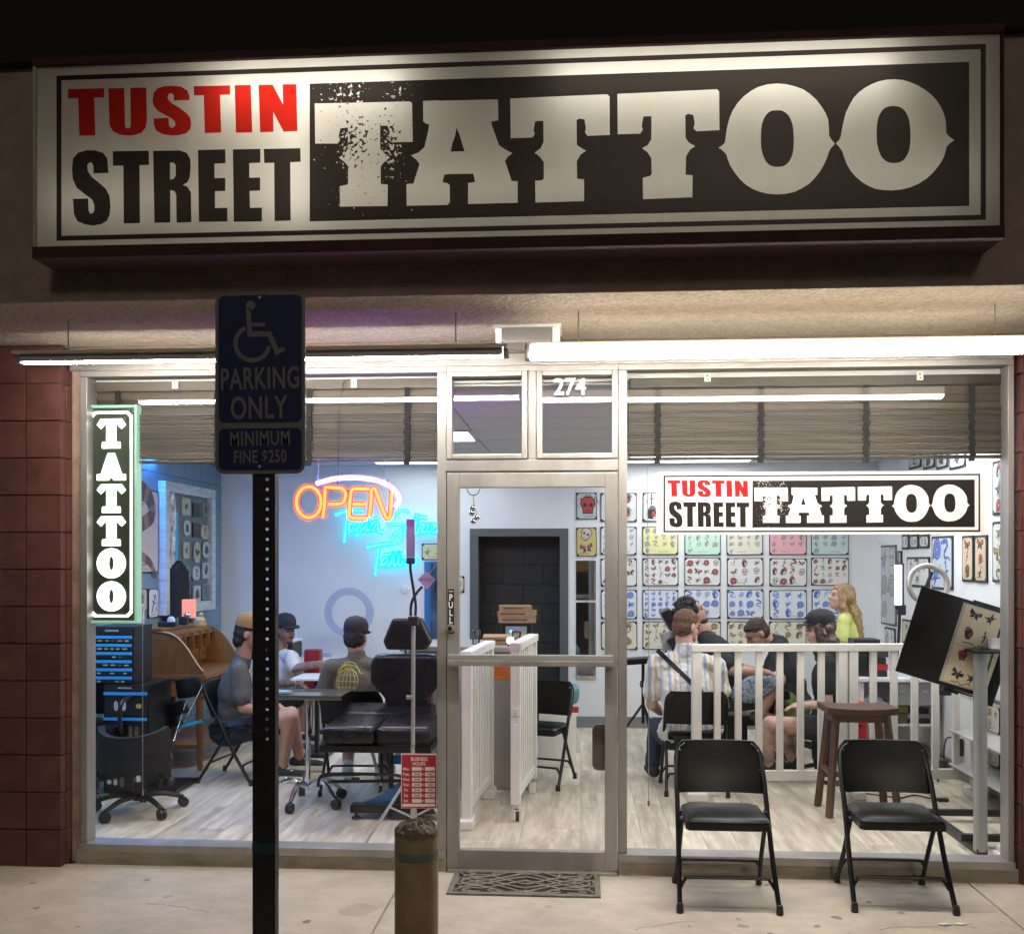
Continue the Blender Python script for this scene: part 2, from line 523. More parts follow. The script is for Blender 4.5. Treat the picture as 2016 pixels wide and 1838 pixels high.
for nm, v in (('baseboard_back', (dr + .056, XR - .013, YB - .012, YB - .0005)), ('baseboard_rear', (XL, dl - .056, YB - .012, YB - .0005)), ('baseboard_right', (XR - .012, XR - .0005, .3, YB - .0005)), ('baseboard_left', (XL + .004, XL + .014, .3, YB - .013))):
    tag(MB().bx(v[0], v[1], v[2], v[3], 0, .11).build(nm, GREYW), kind='structure')
# ceiling of lay-in tiles between metal tees
ce = tag(MB().bx(XL, XR, .1, YB, ZC + .02, ZC + .2).build('ceiling', CEIL), kind='structure')
TEE = mat('tee_bar', (.55, .55, .54), .5)
tm = MB().box((0, 0, 0), (1.205, .595, .012), None, .003).mesh('tile'); tm.materials.append(CEIL)
xg = [-4.45 + 1.22 * i for i in range(7)]
yg = [.11 + .61 * i for i in range(8)]
LIT = {(2, 3), (2, 6), (1, 1), (4, 1), (4, 6), (5, 3)}  # some lit panels, hidden by the blinds, are added for light
for i, x in enumerate(xg):
    for j, y in enumerate(yg):
        if (i, j) in LIT: continue
        x = max(x, XL + .01)
        w, h = min(xg[i] + 1.22, XR) - x, min(.61, YB - y)
        if w < .08 or h < .08: continue
        o = bpy.data.objects.new('tile', tm); C.objects.link(o); o.parent = ce
        o.location = (x + w / 2, y + h / 2, ZC + .012); o.scale = (w / 1.22, h / .61, 1)
LPANEL, LDIM, LMID = emit('troffer_diffuser', (.95, .97, 1), 16), emit('troffer_dim', (.9, .96, 1), 4), emit('troffer_medium', (.93, .96, 1), 11)  # weaker copies of the panel, dimmed to keep the back wall from clipping
n = 0
lab = {(2, 3): 'in the middle of the room near the doorway', (2, 6): 'by the back wall above the cyan script', (1, 1): 'added unseen above the tool chests', (1, 5): 'above the back corner of the blue wall', (4, 1): 'added unseen above the white railing', (4, 6): 'above the flash sheets on the back wall', (5, 3): 'added unseen above the work desk by the side wall'}
for i, j in sorted(LIT):
    x, y = xg[i], yg[j]
    t = thing('ceiling_light', 'flat lit ceiling panel ' + lab[(i, j)], 'ceiling light', (x, y, ZC), 0, 'lit ceiling panels')
    MB().bx(x + .035, x + 1.185, y + .035, y + .575, ZC - .002, ZC + .01).build('diffuser', LDIM if (i, j) == (2, 6) else LMID if (i, j) in ((1, 1), (4, 6)) else LPANEL, t)
    MB().bx(x + .006, x + 1.214, y + .006, y + .034, ZC - .006, ZC + .015).bx(x + .006, x + 1.214, y + .576, y + .604, ZC - .006, ZC + .015).bx(x + .006, x + .034, y + .0345, y + .5755, ZC - .006, ZC + .015).bx(x + 1.186, x + 1.214, y + .0345, y + .5755, ZC - .006, ZC + .015).build('frame', TEE, t)

# ------------------------------------------------------------ storefront: two big windows, transom, door
def window(label, x0, x1, jl, jr):
    w = thing('storefront_window', label, 'window', ((x0 + x1) / 2, 0, .066))
    w['kind'] = 'thing'
    MB().bx(x0, x0 + jl, -.025, .075, .1105, 2.668, .004).build('frame_jamb', ALU, w)
    MB().bx(x1 - jr, x1, -.025, .075, .1105, 2.668, .004).build('frame_jamb', ALU, w)
    MB().bx(x0, x1, -.025, .075, 2.669, 2.7015, .004).build('frame_head', ALU, w)
    MB().bx(x0, x1, -.045, .085, .0665, .110, .005).build('frame_sill', ALU, w)
    MB().bx(x0 + jl - .006, x1 - jr + .006, .012, .018, .105, 2.675).build('pane', GLASS, w)
window('large storefront window with the neon OPEN sign, beside the glowing vertical sign', -2.7375, -.7125, .038, .049)
window('large storefront window behind the two black folding chairs', .2055, 2.237, .046, .03)
tr = thing('transom_window', 'two small transom panes above the glass door, one numbered 274', 'window', (-.25, 0, 2.2))
tr['kind'] = 'thing'
z0, z1 = 2.137, 2.7015
xm0, xm1 = at(1040, 800, 0).x, at(1056, 800, 0).x
MB().bx(-.712, .205, -.03, .075, z0, z0 + .062, .004).build('frame_rail', ALU, tr)
MB().bx(-.712, .205, -.025, .075, z1 - .03, z1, .004).build('frame_head', ALU, tr)
MB().bx(xm0, xm1, -.025, .075, z0 + .0625, z1 - .0305, .004).build('frame_mullion', ALU, tr)
for a, b in ((-.712, xm0), (xm1, .205)):
    f = MB()
    zz0, zz1 = z0 + .0635, z1 - .031
    a += .0025; b -= .0025
    f.bx(a, a + .03, -.04, .04, zz0, zz1, .006).bx(b - .03, b, -.04, .04, zz0, zz1, .006).bx(a + .0305, b - .0305, -.04, .04, zz0, zz0 + .028, .006).bx(a + .0305, b - .0305, -.04, .04, zz1 - .028, zz1, .006)
    s = f.build('sash_frame', ALU, tr)
    MB().bx(a + .025, b - .025, .0, .006, zz0 + .02, zz1 - .02).build('pane', GLASS, s)
num = text('house_number', '274', .092, Matrix.Translation((at(1122, 757, 0).x, -.0425, at(1122, 761, -.04).z)) @ FRONT, WINK, None, .93, .022, space=1.02)
tag(num, 'white number 274 stuck on the transom pane over the door', 'number')

gd = thing('glass_door', 'aluminium framed glass shop door with push bar and PULL sticker', 'door', (-.25, 0, 0))
gd['kind'] = 'thing'
MB().bx(-.709, -.643, -.022, .025, .012, 2.128, .004).build('stile', ALU, gd)
MB().bx(.135, .201, -.022, .025, .012, 2.128, .004).build('stile', ALU, gd)
MB().bx(-.6425, .1345, -.022, .025, 2.05, 2.128, .004).build('rail', ALU, gd)
MB().bx(-.6425, .1345, -.022, .025, .012, .112, .004).build('rail', ALU, gd)
MB().bx(-.65, .142, -.001, .005, .1, 2.06).build('pane', GLASS, gd)
pb = MB().bx(-.70, .175, -.085, -.05, 1.135, 1.162, .004).build('push_bar', STEEL, gd)
MB().bx(-.70, .178, -.095, -.04, 1.103, 1.1345, .006).build('bar_cover', ALU, pb)
MB().bx(-.70, -.66, -.05, -.022, 1.11, 1.155).bx(.14, .178, -.05, -.022, 1.11, 1.155).build('bar_mount', ALU, pb)
ps = MB().bx(at(883, 1190, 0).x, at(895, 1190, 0).x, -.024, -.0225, 1.27, 1.508).build('pull_sticker', INK, gd)
for i, ch in enumerate('PULL'):
    text('lettering', ch, .034, Matrix.Translation((at(888.5, 1190, 0).x, -.0243, 1.463 - i * .041)) @ FRONT, WINK, ps, .8, .03)
MB().bx(at(885, 1190, 0).x, at(893, 1190, 0).x, -.0248, -.0242, 1.493, 1.497).bx(at(885, 1190, 0).x, at(893, 1190, 0).x, -.0248, -.0242, 1.299, 1.303).bx(at(885, 1190, 0).x, at(893, 1190, 0).x, -.0248, -.0242, 1.288, 1.292).build('sticker_line', WINK, ps)
lk = at(887, 1236, -.02)
MB().cyl(lk, lk + Vector((0, -.022, 0)), .023, .021, 20).build('lock_ring', ALU, gd, True)
MB().cyl(lk + Vector((0, -.02, 0)), lk + Vector((0, -.026, 0)), .013, .012, 16).build('lock_cylinder', CHROME, gd, True)
hx0, hx1 = at(1166, 1470, .06).x, at(1194, 1470, .06).x
hz0, hz1 = at(1166, 1515, .06).z, at(1166, 1425, .06).z
pts = [(hx1, .055, hz0)] + [(hx0 + .03 - .03 * math.cos(t), .055, hz0 + .035 - .035 * math.sin(t)) for t in [PI / 2 * (1 - i / 5) for i in range(6)]] + [(hx0 + .03 - .03 * math.cos(t), .055, hz1 - .035 + .035 * math.sin(t)) for t in [PI / 2 * i / 5 for i in range(6)]] + [(hx1, .055, hz1)]
MB().prism(pts, (0, .02, 0)).build('pull_handle', mat('taupe_plastic', (.17, .135, .12), .45), gd)
MB().bx(-.70, .2, -.06, .06, .0005, .0115, .002).build('threshold', ALU, gd)

# wooden roll-up slat blinds behind both windows
SLAT = mat('blind_slat', (.078, .062, .046), .45, 0, .35, 3, stretch=(.4, 8, 8), rand=.5)
TAPE = mat('black_tape', (.012, .012, .012), .8)
def blind(label, x0, x1, ztop, zbot, tapes, rail_dx=0):
    b = thing('window_blind', label, 'blind', ((x0 + x1) / 2, .085, zbot), 0, 'blinds')
    w = x1 - x0
    sm = MB().box((0, 0, 0), (w, .008, .05), Euler((R(-9), 0, 0)), .002).mesh('slat'); sm.materials.append(SLAT)
    s2 = MB().box((0, 0, 0), (w, .046, .0088), None, .002).mesh('slat'); s2.materials.append(SLAT)
    MB().bx(x0 + .005, x1 - .005, .062, .105, ztop - .055, ztop, .006).build('headrail', SLAT, b)
    zs = ztop - .075
    zst = zbot + .265
    while zs > zst:
        o = bpy.data.objects.new('slat', sm); C.objects.link(o); o.parent = b
        o.location = Vector(((x0 + x1) / 2, .086, zs)) - b.location
        zs -= .043
    z = zst
    i = 0
    while z > zbot + .02:
        o = bpy.data.objects.new('slat', s2); C.objects.link(o); o.parent = b
        o.location = Vector(((x0 + x1) / 2 + random.uniform(-.003, .003), .082 + random.uniform(-.004, .004), z)) - b.location
        z -= .0118
        i += 1
    MB().bx(x0 + .002, x1 - .002, .058, .108, zbot, zbot + .016, .003).build('bottom_rail', SLAT, b)
    for px in tapes:
        tx = at(px, 850, .06).x
        P = []
        q = MB()
        q.bx(tx - .015, tx + .015, .0545, .0565, zst, ztop - .05)
        zz = zst
        k = 0
        while zz > zbot - .012:
            q.bx(tx - .016 + .004 * math.sin(k * 1.9), tx + .016 + .004 * math.sin(k * 1.9), .049 + .003 * (k % 2), .058, zz - .0165, zz, .003)
            zz -= .0167
            k += 1
        q.build('ladder_tape', TAPE, b)
    return b
bl = blind('half raised wooden slat blind glowing purple behind the OPEN sign', -2.70, -.765, 2.655, at(500, 911, .08).z, (232, 428, 609, 802))
br = blind('half raised wooden slat blind above the window banner', .262, at(1974, 850, .085).x, 2.64, at(1600, 904, .08).z, (1295, 1498, 1705, 1913))
for b, px, py in ((bl, 345, 757), (bl, 697, 755), (br, 1393, 743), (br, 1811, 740)):
    p = at(px, py, .055)
    t = MB().bx(p.x - .017, p.x + .017, .051, .056, p.z - .022, p.z + .022, .002).build('bracket_tag', mat('tag_cream', (.85, .85, .72), .4), b)
    MB().bx(p.x - .006, p.x + .003, .0495, .0508, p.z + .006, p.z + .013).bx(p.x - .002, p.x + .008, .0495, .0508, p.z - .014, p.z - .008).build('tag_print', INK, t)
for x, y0, y1, lbl in ((1274, 905, 1580, 'thin pull cord with bead hanging inside the window near the door'), (278, 905, 1560, 'thin pull cord hanging beside the vertical glowing sign')):
    a, b = at(x, y0, .05), at(x + 3, y1, .05)
    t = thing('blind_cord', lbl, 'cord', b)
    MB().tube([a, (a + b) / 2 + Vector((.004, 0, 0)), b], .002, 5).build('cord', STEEL, t)
    MB().ell(b, (.007, .007, .018), None, 8, 6).build('bead', mat('bead_tan', (.3, .22, .15), .5), t)

# fluorescent strips under the soffit
def strip(label, x0, x1, wrap):
    t = thing('fluorescent_fixture', label, 'light fixture', ((x0 + x1) / 2, -.63, 2.7))
    z = 2.684 if wrap else 2.672
    MB().bx(x0, x1, -.65 if wrap else -.695, -.61 if wrap else -.575, z - .014, z, .003).build('housing', mat('fixture_enamel', (.62, .56, .47), .4), t)
    for xe in (x0 + .012, x1 - .012):
        MB().bx(xe - .012, xe + .012, -.66, -.60, 2.604 if wrap else 2.618, z - .0145, .004).build('end_socket', mat('socket_grey', (.3, .28, .26), .5), t)
    for xe in (x0 + .25, x1 - .25):
        MB().cyl((xe, -.63, z), (xe, -.63, 2.832), .003, None, 6).build('hanger_rod', mat('rod_tan', (.37, .31, .245), .7), t)
    if wrap:
        e = emit('bright_tube', (1, .94, .83), 100)
        n = 10
        P = [(-.63 + .042 * math.cos(PI + PI * i / n), 2.628 - .024 * (math.sin(PI * i / n))) for i in range(n + 1)]
        MB().prism([(x0 + .03, y, z_) for y, z_ in P], (x1 - x0 - .06, 0, 0)).build('lens', e, t, True)
        MB().bx(x0 + .028, x1 - .028, -.672, -.588, 2.6285, z - .0145, .004).build('lens_top_glow', emit('upper_lens_glare', (1, .90, .72), 9), t)  # upper part glows for the overexposed housing and lights the soffit
    else:
        MB().cyl((x0 + .026, -.618, 2.634), (x1 - .026, -.618, 2.634), .0145, None, 12).build('tube', emit('thin_tube', (1, .95, .85), 120), t, True)
        MB().prism([(x0 + .03, y, z_) for y, z_ in ((-.678, 2.6575), (-.582, 2.6575), (-.59, 2.651), (-.67, 2.651))], (x1 - x0 - .06, 0, 0)).build('reflector', mat('reflector_white', (.16, .15, .14), .5), t)
        MB().cyl((x0 + .026, -.655, 2.64), (x1 - .026, -.655, 2.64), .0145, None, 12).build('tube', mat('dead_tube', (.5, .48, .45), .4), t, True)
    return t
strip('long fluorescent strip with a bare thin tube, above the OPEN sign', -2.735, -.335, False)
strip('long fluorescent strip with a thick glaring lens, above the folding chairs', -.255, 2.145, True)
el = thing('soffit_lamp', 'unlit white box lamp fixed under the tan soffit above the door', 'lamp', (-.26, -.28, 2.83))
a = [(-.42, -.36), (-.10, -.36), (-.13, -.2), (-.39, -.2)]
MB().bx(-.43, -.09, -.40, -.16, 2.822, 2.8315, .002).build('plate', WPLAS, el)
MB().bx(-.385, -.135, -.37, -.19, 2.745, 2.8215, .012).build('cover', mat('smoked_cover', (.2, .18, .18), .3), el)
MB().bx(-.134, -.098, -.375, -.185, 2.75, 2.8215, .006).bx(-.418, -.386, -.375, -.185, 2.75, 2.8215, .006).build('end_cap', WPLAS, el)
# ------------------------------------------------------------ signs
LET={'T1':'1222,587 1631,583 1640,575 1643,412 1553,413 1538,424 1545,458 1535,483 1503,485 1504,387 1520,368 1546,349 1523,332 1506,312 1506,238 1536,234 1535,144 1331,146 1330,233 1359,237 1366,243 1366,318 1350,336 1326,354 1352,370 1366,393 1365,481 1333,478 1325,446 1331,428 1321,414 1224,417',
'A':'1687,583 1750,584 1759,582 2004,580 2006,492 1978,488 1977,477 2008,389 2033,370 2065,352 2044,336 2034,320 2062,236 2087,234 2087,144 1878,144 1878,232 1908,236 1900,271 1800,272 1777,270 1770,239 1791,233 1800,225 1801,155 1792,142 1617,143 1616,234 1646,236 1672,318 1658,337 1636,355 1667,366 1693,388 1710,462 1713,483 1698,488 1688,497',
'Ac':'1829,467 1842,436 1863,366 1805,366 1810,396 1824,436',
'T2':'2056,582 2460,587 2471,578 2472,417 2380,416 2369,430 2373,447 2367,485 2345,489 2334,483 2335,380 2351,368 2374,354 2351,339 2335,311 2336,238 2365,235 2365,144 2162,143 2161,234 2190,236 2197,243 2197,311 2182,333 2158,352 2184,370 2196,396 2195,484 2161,484 2154,446 2159,431 2150,416 2058,415',
'T3':'2504,587 2914,593 2923,583 2924,424 2830,422 2818,434 2823,456 2817,490 2795,495 2784,489 2785,396 2799,376 2825,360 2804,347 2787,319 2785,243 2814,240 2813,149 2610,146 2609,235 2639,242 2646,249 2644,316 2628,341 2606,358 2630,371 2644,395 2645,490 2612,490 2604,450 2609,435 2598,419 2505,419',
'O1':'3160,609 3195,605 3231,595 3264,582 3291,563 3318,537 3339,508 3356,480 3366,453 3369,414 3369,390 3379,371 3393,355 3376,335 3368,321 3362,300 3349,270 3333,243 3313,217 3290,193 3260,175 3231,161 3195,154 3159,152 3121,156 3088,165 3058,178 3030,197 3006,221 2985,249 2968,277 2957,305 2954,320 2947,329 2933,343 2920,351 2936,361 2946,371 2950,396 2954,426 2959,450 2967,477 2979,504 2999,535 3023,560 3053,582 3082,597 3121,607',
'O2':'3397,356 3410,369 3416,382 3418,394 3421,412 3428,445 3436,478 3451,510 3468,540 3490,563 3514,580 3541,594 3567,604 3599,610 3631,611 3665,607 3695,597 3726,582 3754,564 3780,542 3801,518 3818,490 3830,460 3835,439 3837,418 3838,385 3851,369 3870,356 3852,343 3839,329 3834,308 3828,287 3816,265 3800,243 3781,221 3760,202 3729,182 3696,168 3661,160 3623,157 3588,159 3555,165 3527,178 3502,194 3478,215 3457,240 3441,269 3430,298 3424,319 3413,337',
'O1c':'3227,380 3226,345 3223,321 3216,301 3207,285 3196,274 3182,267 3161,265 3141,268 3127,275 3115,287 3106,304 3099,324 3094,349 3093,384 3094,420 3097,444 3104,464 3113,480 3124,491 3138,498 3159,499 3179,497 3193,489 3205,477 3214,461 3221,441 3225,416',
'O2c':'3696,383 3695,348 3692,324 3685,304 3676,288 3665,277 3651,270 3630,268 3610,271 3595,279 3583,291 3574,307 3567,327 3562,352 3560,387 3561,422 3565,447 3571,467 3581,483 3592,494 3606,500 3627,502 3647,499 3662,492 3674,480 3683,464 3690,443 3694,418',
't1':'136,683 298,682 298,642 253,642 259,479 187,480 182,643 137,643',
'u':'316,681 387,680 391,517 394,508 405,505 413,509 416,520 414,680 485,679 488,535 482,506 464,485 433,476 405,474 368,479 337,495 322,522',
's':'676,619 607,619 606,642 599,650 586,649 579,637 583,622 599,607 633,586 663,563 679,542 683,518 679,494 661,477 627,469 596,469 556,477 528,492 519,517 517,545 584,546 585,515 591,504 603,503 614,513 611,529 596,543 565,560 534,579 517,600 513,624 517,654 534,674 565,682 596,683 639,678 666,661 676,637',
't2':'694,678 854,676 854,637 810,637 815,475 743,475 738,637 695,638',
'i':'874,676 944,675 951,472 879,473',
'n':'978,674 1040,673 1085,586 1083,673 1142,672 1147,472 1087,471 1042,557 1043,472 985,472',
's2':'317,316 250,316 250,350 242,363 231,363 223,351 225,327 241,302 275,275 306,247 322,216 326,174 323,138 312,111 287,96 250,90 213,96 178,111 163,142 158,208 227,208 228,158 234,143 245,143 254,155 254,179 244,203 209,229 175,256 158,293 154,335 159,383 181,407 219,416 256,415 293,403 312,379',
't3':'336,409 496,407 497,346 455,345 457,96 385,96 383,346 337,346',
'r':'515,406 633,404 664,393 679,366 681,327 676,285 665,265 646,256 667,247 682,223 684,95 619,94 617,215 610,230 591,235 591,96 521,96',
'rc':'590,353 606,352 615,341 615,296 606,283 590,280',
'e1':'713,404 833,403 834,344 785,343 786,281 833,281 833,225 788,225 788,153 842,153 842,94 717,95',
'e2':'866,402 986,401 986,342 938,341 938,279 985,279 985,223 939,222 941,150 993,150 993,91 870,92',
't4':'1001,400 1160,399 1161,341 1116,340 1118,92 1048,91 1046,340 1003,340'}
LET = {k: [tuple(int(q) / 1000 for q in p.split(',')) for p in s.split()] for k, s in LET.items()}
rc = lambda x0, y0, x1, y1: [(x0, y0), (x1, y0), (x1, y1), (x0, y1)]
FACE_W, FACE_H = 4.05, .78
PAN = rc(1.2, .086, 3.929, .672)
RO, RI = rc(.085, .028, 3.995, .743), rc(.107, .049, 3.974, .722)
BIG = ['T1', 'A', 'T2', 'T3', 'O1', 'O2']
CNT = {'A': 'Ac', 'O1': 'O1c', 'O2': 'O2c', 'r': 'rc'}
def face(parent, M, mats, T1=None):
    """mats: white, black, red, black panel, worn T ; every colour field a mesh of its own, edge to edge"""
    F = lambda nm, loops, m: link(nm, fill2d(loops, M), m, parent)
    red, blk_ = ['t1', 'u', 's', 't2', 'i', 'n'], ['s2', 't3', 'r', 'e1', 'e2', 't4']
    F('sign_face', [rc(0, 0, FACE_W, FACE_H), RO], mats[0])
    F('border_line', [RO, RI], mats[1])
    F('face_field', [RI, PAN] + [LET[k] for k in red + blk_], mats[0])
    for k in red: F('letter', [LET[k]], mats[2])
    for k in blk_: F('letter', [LET[k]] + ([LET[CNT[k]]] if k in CNT else []), mats[1])
    F('letter_counter', [LET['rc']], mats[0])
    F('black_panel', [PAN] + [LET[k] for k in BIG], mats[3])
    for k in ('Ac', 'O1c', 'O2c'): F('letter_counter', [LET[k]], mats[3])
    for k in BIG: F('letter', [LET[k]] + ([LET[CNT[k]]] if k in CNT else []), mats[4] if k == 'T1' else mats[0])
def print_mat(name, col, trans, worn=None, o=(0, 0), sc=1.0, rough=.35, stain=0):
    """a printed translucent (trans>0) or opaque sheet; worn: second colour showing through chips round the first T"""
    m = bpy.data.materials.new(name)
    m.use_nodes = True
    N, K = m.node_tree.nodes, m.node_tree.links
    b = N['Principled BSDF']
    b.inputs['Roughness'].default_value = rough
    b.inputs['Specular IOR Level'].default_value = .3
    rgb = N.new('ShaderNodeRGB'); rgb.outputs[0].default_value = (*col, 1)
    out = rgb.outputs[0]
    tc = N.new('ShaderNodeTexCoord')
    if worn:
        mp = N.new('ShaderNodeMapping')
        mp.inputs['Location'].default_value = (-o[0] / sc, 0, -o[1] / sc)
        mp.inputs['Scale'].default_value = (1 / sc,) * 3
        K.new(tc.outputs['Object'], mp.inputs[0])
        v = N.new('ShaderNodeTexNoise'); v.inputs['Scale'].default_value = 62; v.inputs['Detail'].default_value = 3.5; v.inputs['Roughness'].default_value = .55
        K.new(mp.outputs[0], v.inputs['Vector'])
        # how far from the worn streaks: two slanting bands through the T
        s = N.new('ShaderNodeSeparateXYZ'); K.new(mp.outputs[0], s.inputs[0])
        def gauss(cx, cz, wx, wz, amp):
            d = N.new('ShaderNodeVectorMath'); d.operation = 'SUBTRACT'
            K.new(mp.outputs[0], d.inputs[0]); d.inputs[1].default_value = (cx, 0, cz)
            q = N.new('ShaderNodeVectorMath'); q.operation = 'MULTIPLY'
            K.new(d.outputs[0], q.inputs[0]); q.inputs[1].default_value = (1 / wx, 0, 1 / wz)
            l = N.new('ShaderNodeVectorMath'); l.operation = 'LENGTH'; K.new(q.outputs[0], l.inputs[0])
            r = N.new('ShaderNodeMapRange'); r.inputs[1].default_value = 0; r.inputs[2].default_value = 1; r.inputs[3].default_value = amp; r.inputs[4].default_value = 0
            K.new(l.outputs['Value'], r.inputs[0])
            return r.outputs[0]
        acc = gauss(1.39, .42, .13, .20, .2)
        for g in ((1.55, .40, .075, .19, .21), (1.36, .62, .16, .12, .15), (1.57, .62, .08, .09, .12), (1.45, .46, .2, .12, .14), (1.46, .34, .28, .36, .07)):
            x = N.new('ShaderNodeMath'); x.operation = 'MAXIMUM'
            K.new(acc, x.inputs[0]); K.new(gauss(*g), x.inputs[1]); acc = x.outputs[0]
        ad = N.new('ShaderNodeMath'); K.new(acc, ad.inputs[0]); K.new(v.outputs[0], ad.inputs[1])
        st = N.new('ShaderNodeMapRange'); st.inputs[1].default_value = .69; st.inputs[2].default_value = .705
        K.new(ad.outputs[0], st.inputs[0])
        gt = N.new('ShaderNodeMath'); gt.operation = 'GREATER_THAN'; gt.inputs[1].default_value = .004; K.new(acc, gt.inputs[0])
        mu = N.new('ShaderNodeMath'); mu.operation = 'MULTIPLY'; K.new(gt.outputs[0], mu.inputs[0]); K.new(st.outputs[0], mu.inputs[1])
        mx = N.new('ShaderNodeMix'); mx.data_type = 'RGBA'
        K.new(mu.outputs[0], mx.inputs[0]); K.new(out, mx.inputs[6]); mx.inputs[7].default_value = (*worn, 1)
        out = mx.outputs[2]
    if stain:
        nz = N.new('ShaderNodeTexNoise'); nz.inputs['Scale'].default_value = 3; nz.inputs['Detail'].default_value = 8
        mp2 = N.new('ShaderNodeMapping'); mp2.inputs['Scale'].default_value = (3, 1, .6)
        K.new(tc.outputs['Object'], mp2.inputs[0]); K.new(mp2.outputs[0], nz.inputs['Vector'])
        r = N.new('ShaderNodeMapRange'); r.inputs[3].default_value = 1 - stain; r.inputs[4].default_value = 1 + stain
        K.new(nz.outputs[0], r.inputs[0])
        hs = N.new('ShaderNodeHueSaturation'); K.new(out, hs.inputs['Color']); K.new(r.outputs[0], hs.inputs['Value']); out = hs.outputs[0]
    K.new(out, b.inputs['Base Color'])
    if trans:
        t = N.new('ShaderNodeBsdfTranslucent'); K.new(out, t.inputs[0])
        mx = N.new('ShaderNodeMixShader'); mx.inputs[0].default_value = trans
        K.new(b.outputs[0], mx.inputs[1]); K.new(t.outputs[0], mx.inputs[2])
        K.new(mx.outputs[0], N['Material Output'].inputs[0])
    return m
# main sign cabinet: translucent faces with tubes burning inside
SX, SY, SZ = -2.346, -1.15, 3.016
cs = thing('sign_cabinet', 'big box sign on the dark fascia reading TUSTIN STREET TATTOO', 'sign', (SX, SY, SZ))
x0, x1, zb, zt = SX, SX + FACE_W, SZ, SZ + FACE_H
cw, ck, crd = (.69, .67, .61), (.036, .029, .025), (.5, .02, .012)
M = Matrix.Translation((SX, SY, SZ)) @ FRONT
TW = print_mat('sign_white', cw, .6, stain=.1)
face(cs, M, [TW, print_mat('sign_black', ck, .6, stain=.1), print_mat('sign_red', crd, .6), print_mat('sign_black_worn', ck, .6, cw), print_mat('sign_white_worn', cw, .6, ck)])
CABI = mat('cabinet_white', (.8, .78, .7), .7)
MB().bx(x0 - .01, x1 + .01, -.965, -.9505, zb - .03, zt + .03).build('cabinet_back', CABI, cs)
fr = MB().bx(x0 - .014, x1 + .012, -1.17, -.9655, zb - .052, zb - .001, .004).build('cabinet_bottom', MAROON, cs)
MB().bx(x0 - .014, x1 + .012, -1.17, -.9655, zt + .001, zt + .035, .004).build('cabinet_top', MAROON, cs)
for a, b in ((x0 - .014, x0 - .001), (x1 + .001, x1 + .012)):
    MB().bx(a, b, -1.165, -.9655, zb - .0005, zt + .0005, .003).build('cabinet_side', mat('cabinet_lit_edge', (.42, .40, .33), .5) if a < 0 else MAROON, cs)  # left side paler: its lit lip put into the colour
lx = lambda px: at(px, 200, -1.06).x
for a, b, s in ((440, 800, 13), (1090, 1745, 12)):
    MB().cyl((lx(a), -1.055, zb + .66), (lx(b), -1.055, zb + .66), .017, None, 12).build('lamp_tube', emit('cabinet_tube%d' % s, (1, .96, .88), s), cs, True)
MB().cyl((lx(590), -1.05, zb + .08), (lx(590), -1.05, zb + .62), .012, None, 10).build('lamp_tube', emit('cabinet_tube_v', (1, .96, .88), 7), cs, True)
for a, b in ((120, 1000), (1020, 1900)):
    MB().cyl((lx(a), -1.03, zb + .2), (lx(b), -1.03, zb + .2), .012, None, 10).build('lamp_tube', emit('cabinet_tube_fill', (1, .93, .8), 3.4), cs, True)  # dim low tubes added to even out the face

# hanging banner in the window
p0, p1 = at(1293, 1052, -.012), at(1940, 926, -.012)
bn = thing('window_banner', 'white banner on the glass reading TUSTIN STREET TATTOO', 'sign', (p0.x, 0, p0.z))
sx, sz = (p1.x - p0.x) / FACE_W, (p1.z - p0.z) / FACE_H
sc = sx
M = Matrix.Translation((p0.x, -.0042, p0.z)) @ FRONT @ Matrix.Diagonal((sx, sz, 1, 1))
bw = (.78, .74, .71)
face(bn, M, [print_mat('banner_white', bw, 0), print_mat('banner_black', (.018, .016, .016), 0), print_mat('banner_red', (.62, .012, .014), 0), print_mat('banner_black_worn', (.018, .016, .016), 0, bw, (0, 0), sc), print_mat('banner_white_worn', bw, 0, (.018, .016, .016), (0, 0), sc)])
MB().bx(p0.x, p1.x, -.0035, .0105, p0.z, p1.z).build('backing_board', WPLAS, bn)

# glowing vertical TATTOO light box
VY = .035
v0, v1 = at(165, 1226, VY), at(271, 797, VY)
vs = thing('vertical_light_sign', 'tall glowing light box reading TATTOO downwards inside the window', 'sign', ((v0.x + v1.x) / 2, VY, v0.z))
GRN = emit('frame_green_spill', (.36, .68, .50), .42)  # frame glow stands in for green LED spill on it
fw = .014
for a in ((v0.x, v0.x + fw, v0.z, v1.z), (v1.x - fw, v1.x, v0.z, v1.z), (v0.x + fw + .0005, v1.x - fw - .0005, v0.z, v0.z + fw), (v0.x + fw + .0005, v1.x - fw - .0005, v1.z - fw, v1.z)):
    MB().bx(a[0], a[1], VY - .012, VY + .05, a[2], a[3], .003).build('frame', GRN, vs)
MB().bx(v0.x + fw, v1.x - fw, VY + .01, VY + .045, v0.z + fw, v1.z - fw).build('panel', mat('olive_panel', (.05, .063, .043), .4), vs)
LEDW = emit('led_letter', (.90, 1, .93), 3.2)
ow, oh = v1.x - v0.x, v1.z - v0.z
cxm = (v0.x + v1.x) / 2
VM = Matrix.Translation((v0.x, VY + .008, v0.z)) @ FRONT
vp = lambda x, y: ((x - 627) / (1055 - 627) * ow, 0)
def oct_(i, n):
    w0, w1, h0, h1 = i, ow - i, i, oh - i
    c = n
    return [(w0 + c, h0), (w1 - c, h0), (w1 - c * .45, h0 + c * .45), (w1, h0 + c), (w1, h1 - c), (w1 - c * .45, h1 - c * .45), (w1 - c, h1), (w0 + c, h1), (w0 + c * .45, h1 - c * .45), (w0, h1 - c), (w0, h0 + c), (w0 + c * .45, h0 + c * .45)]
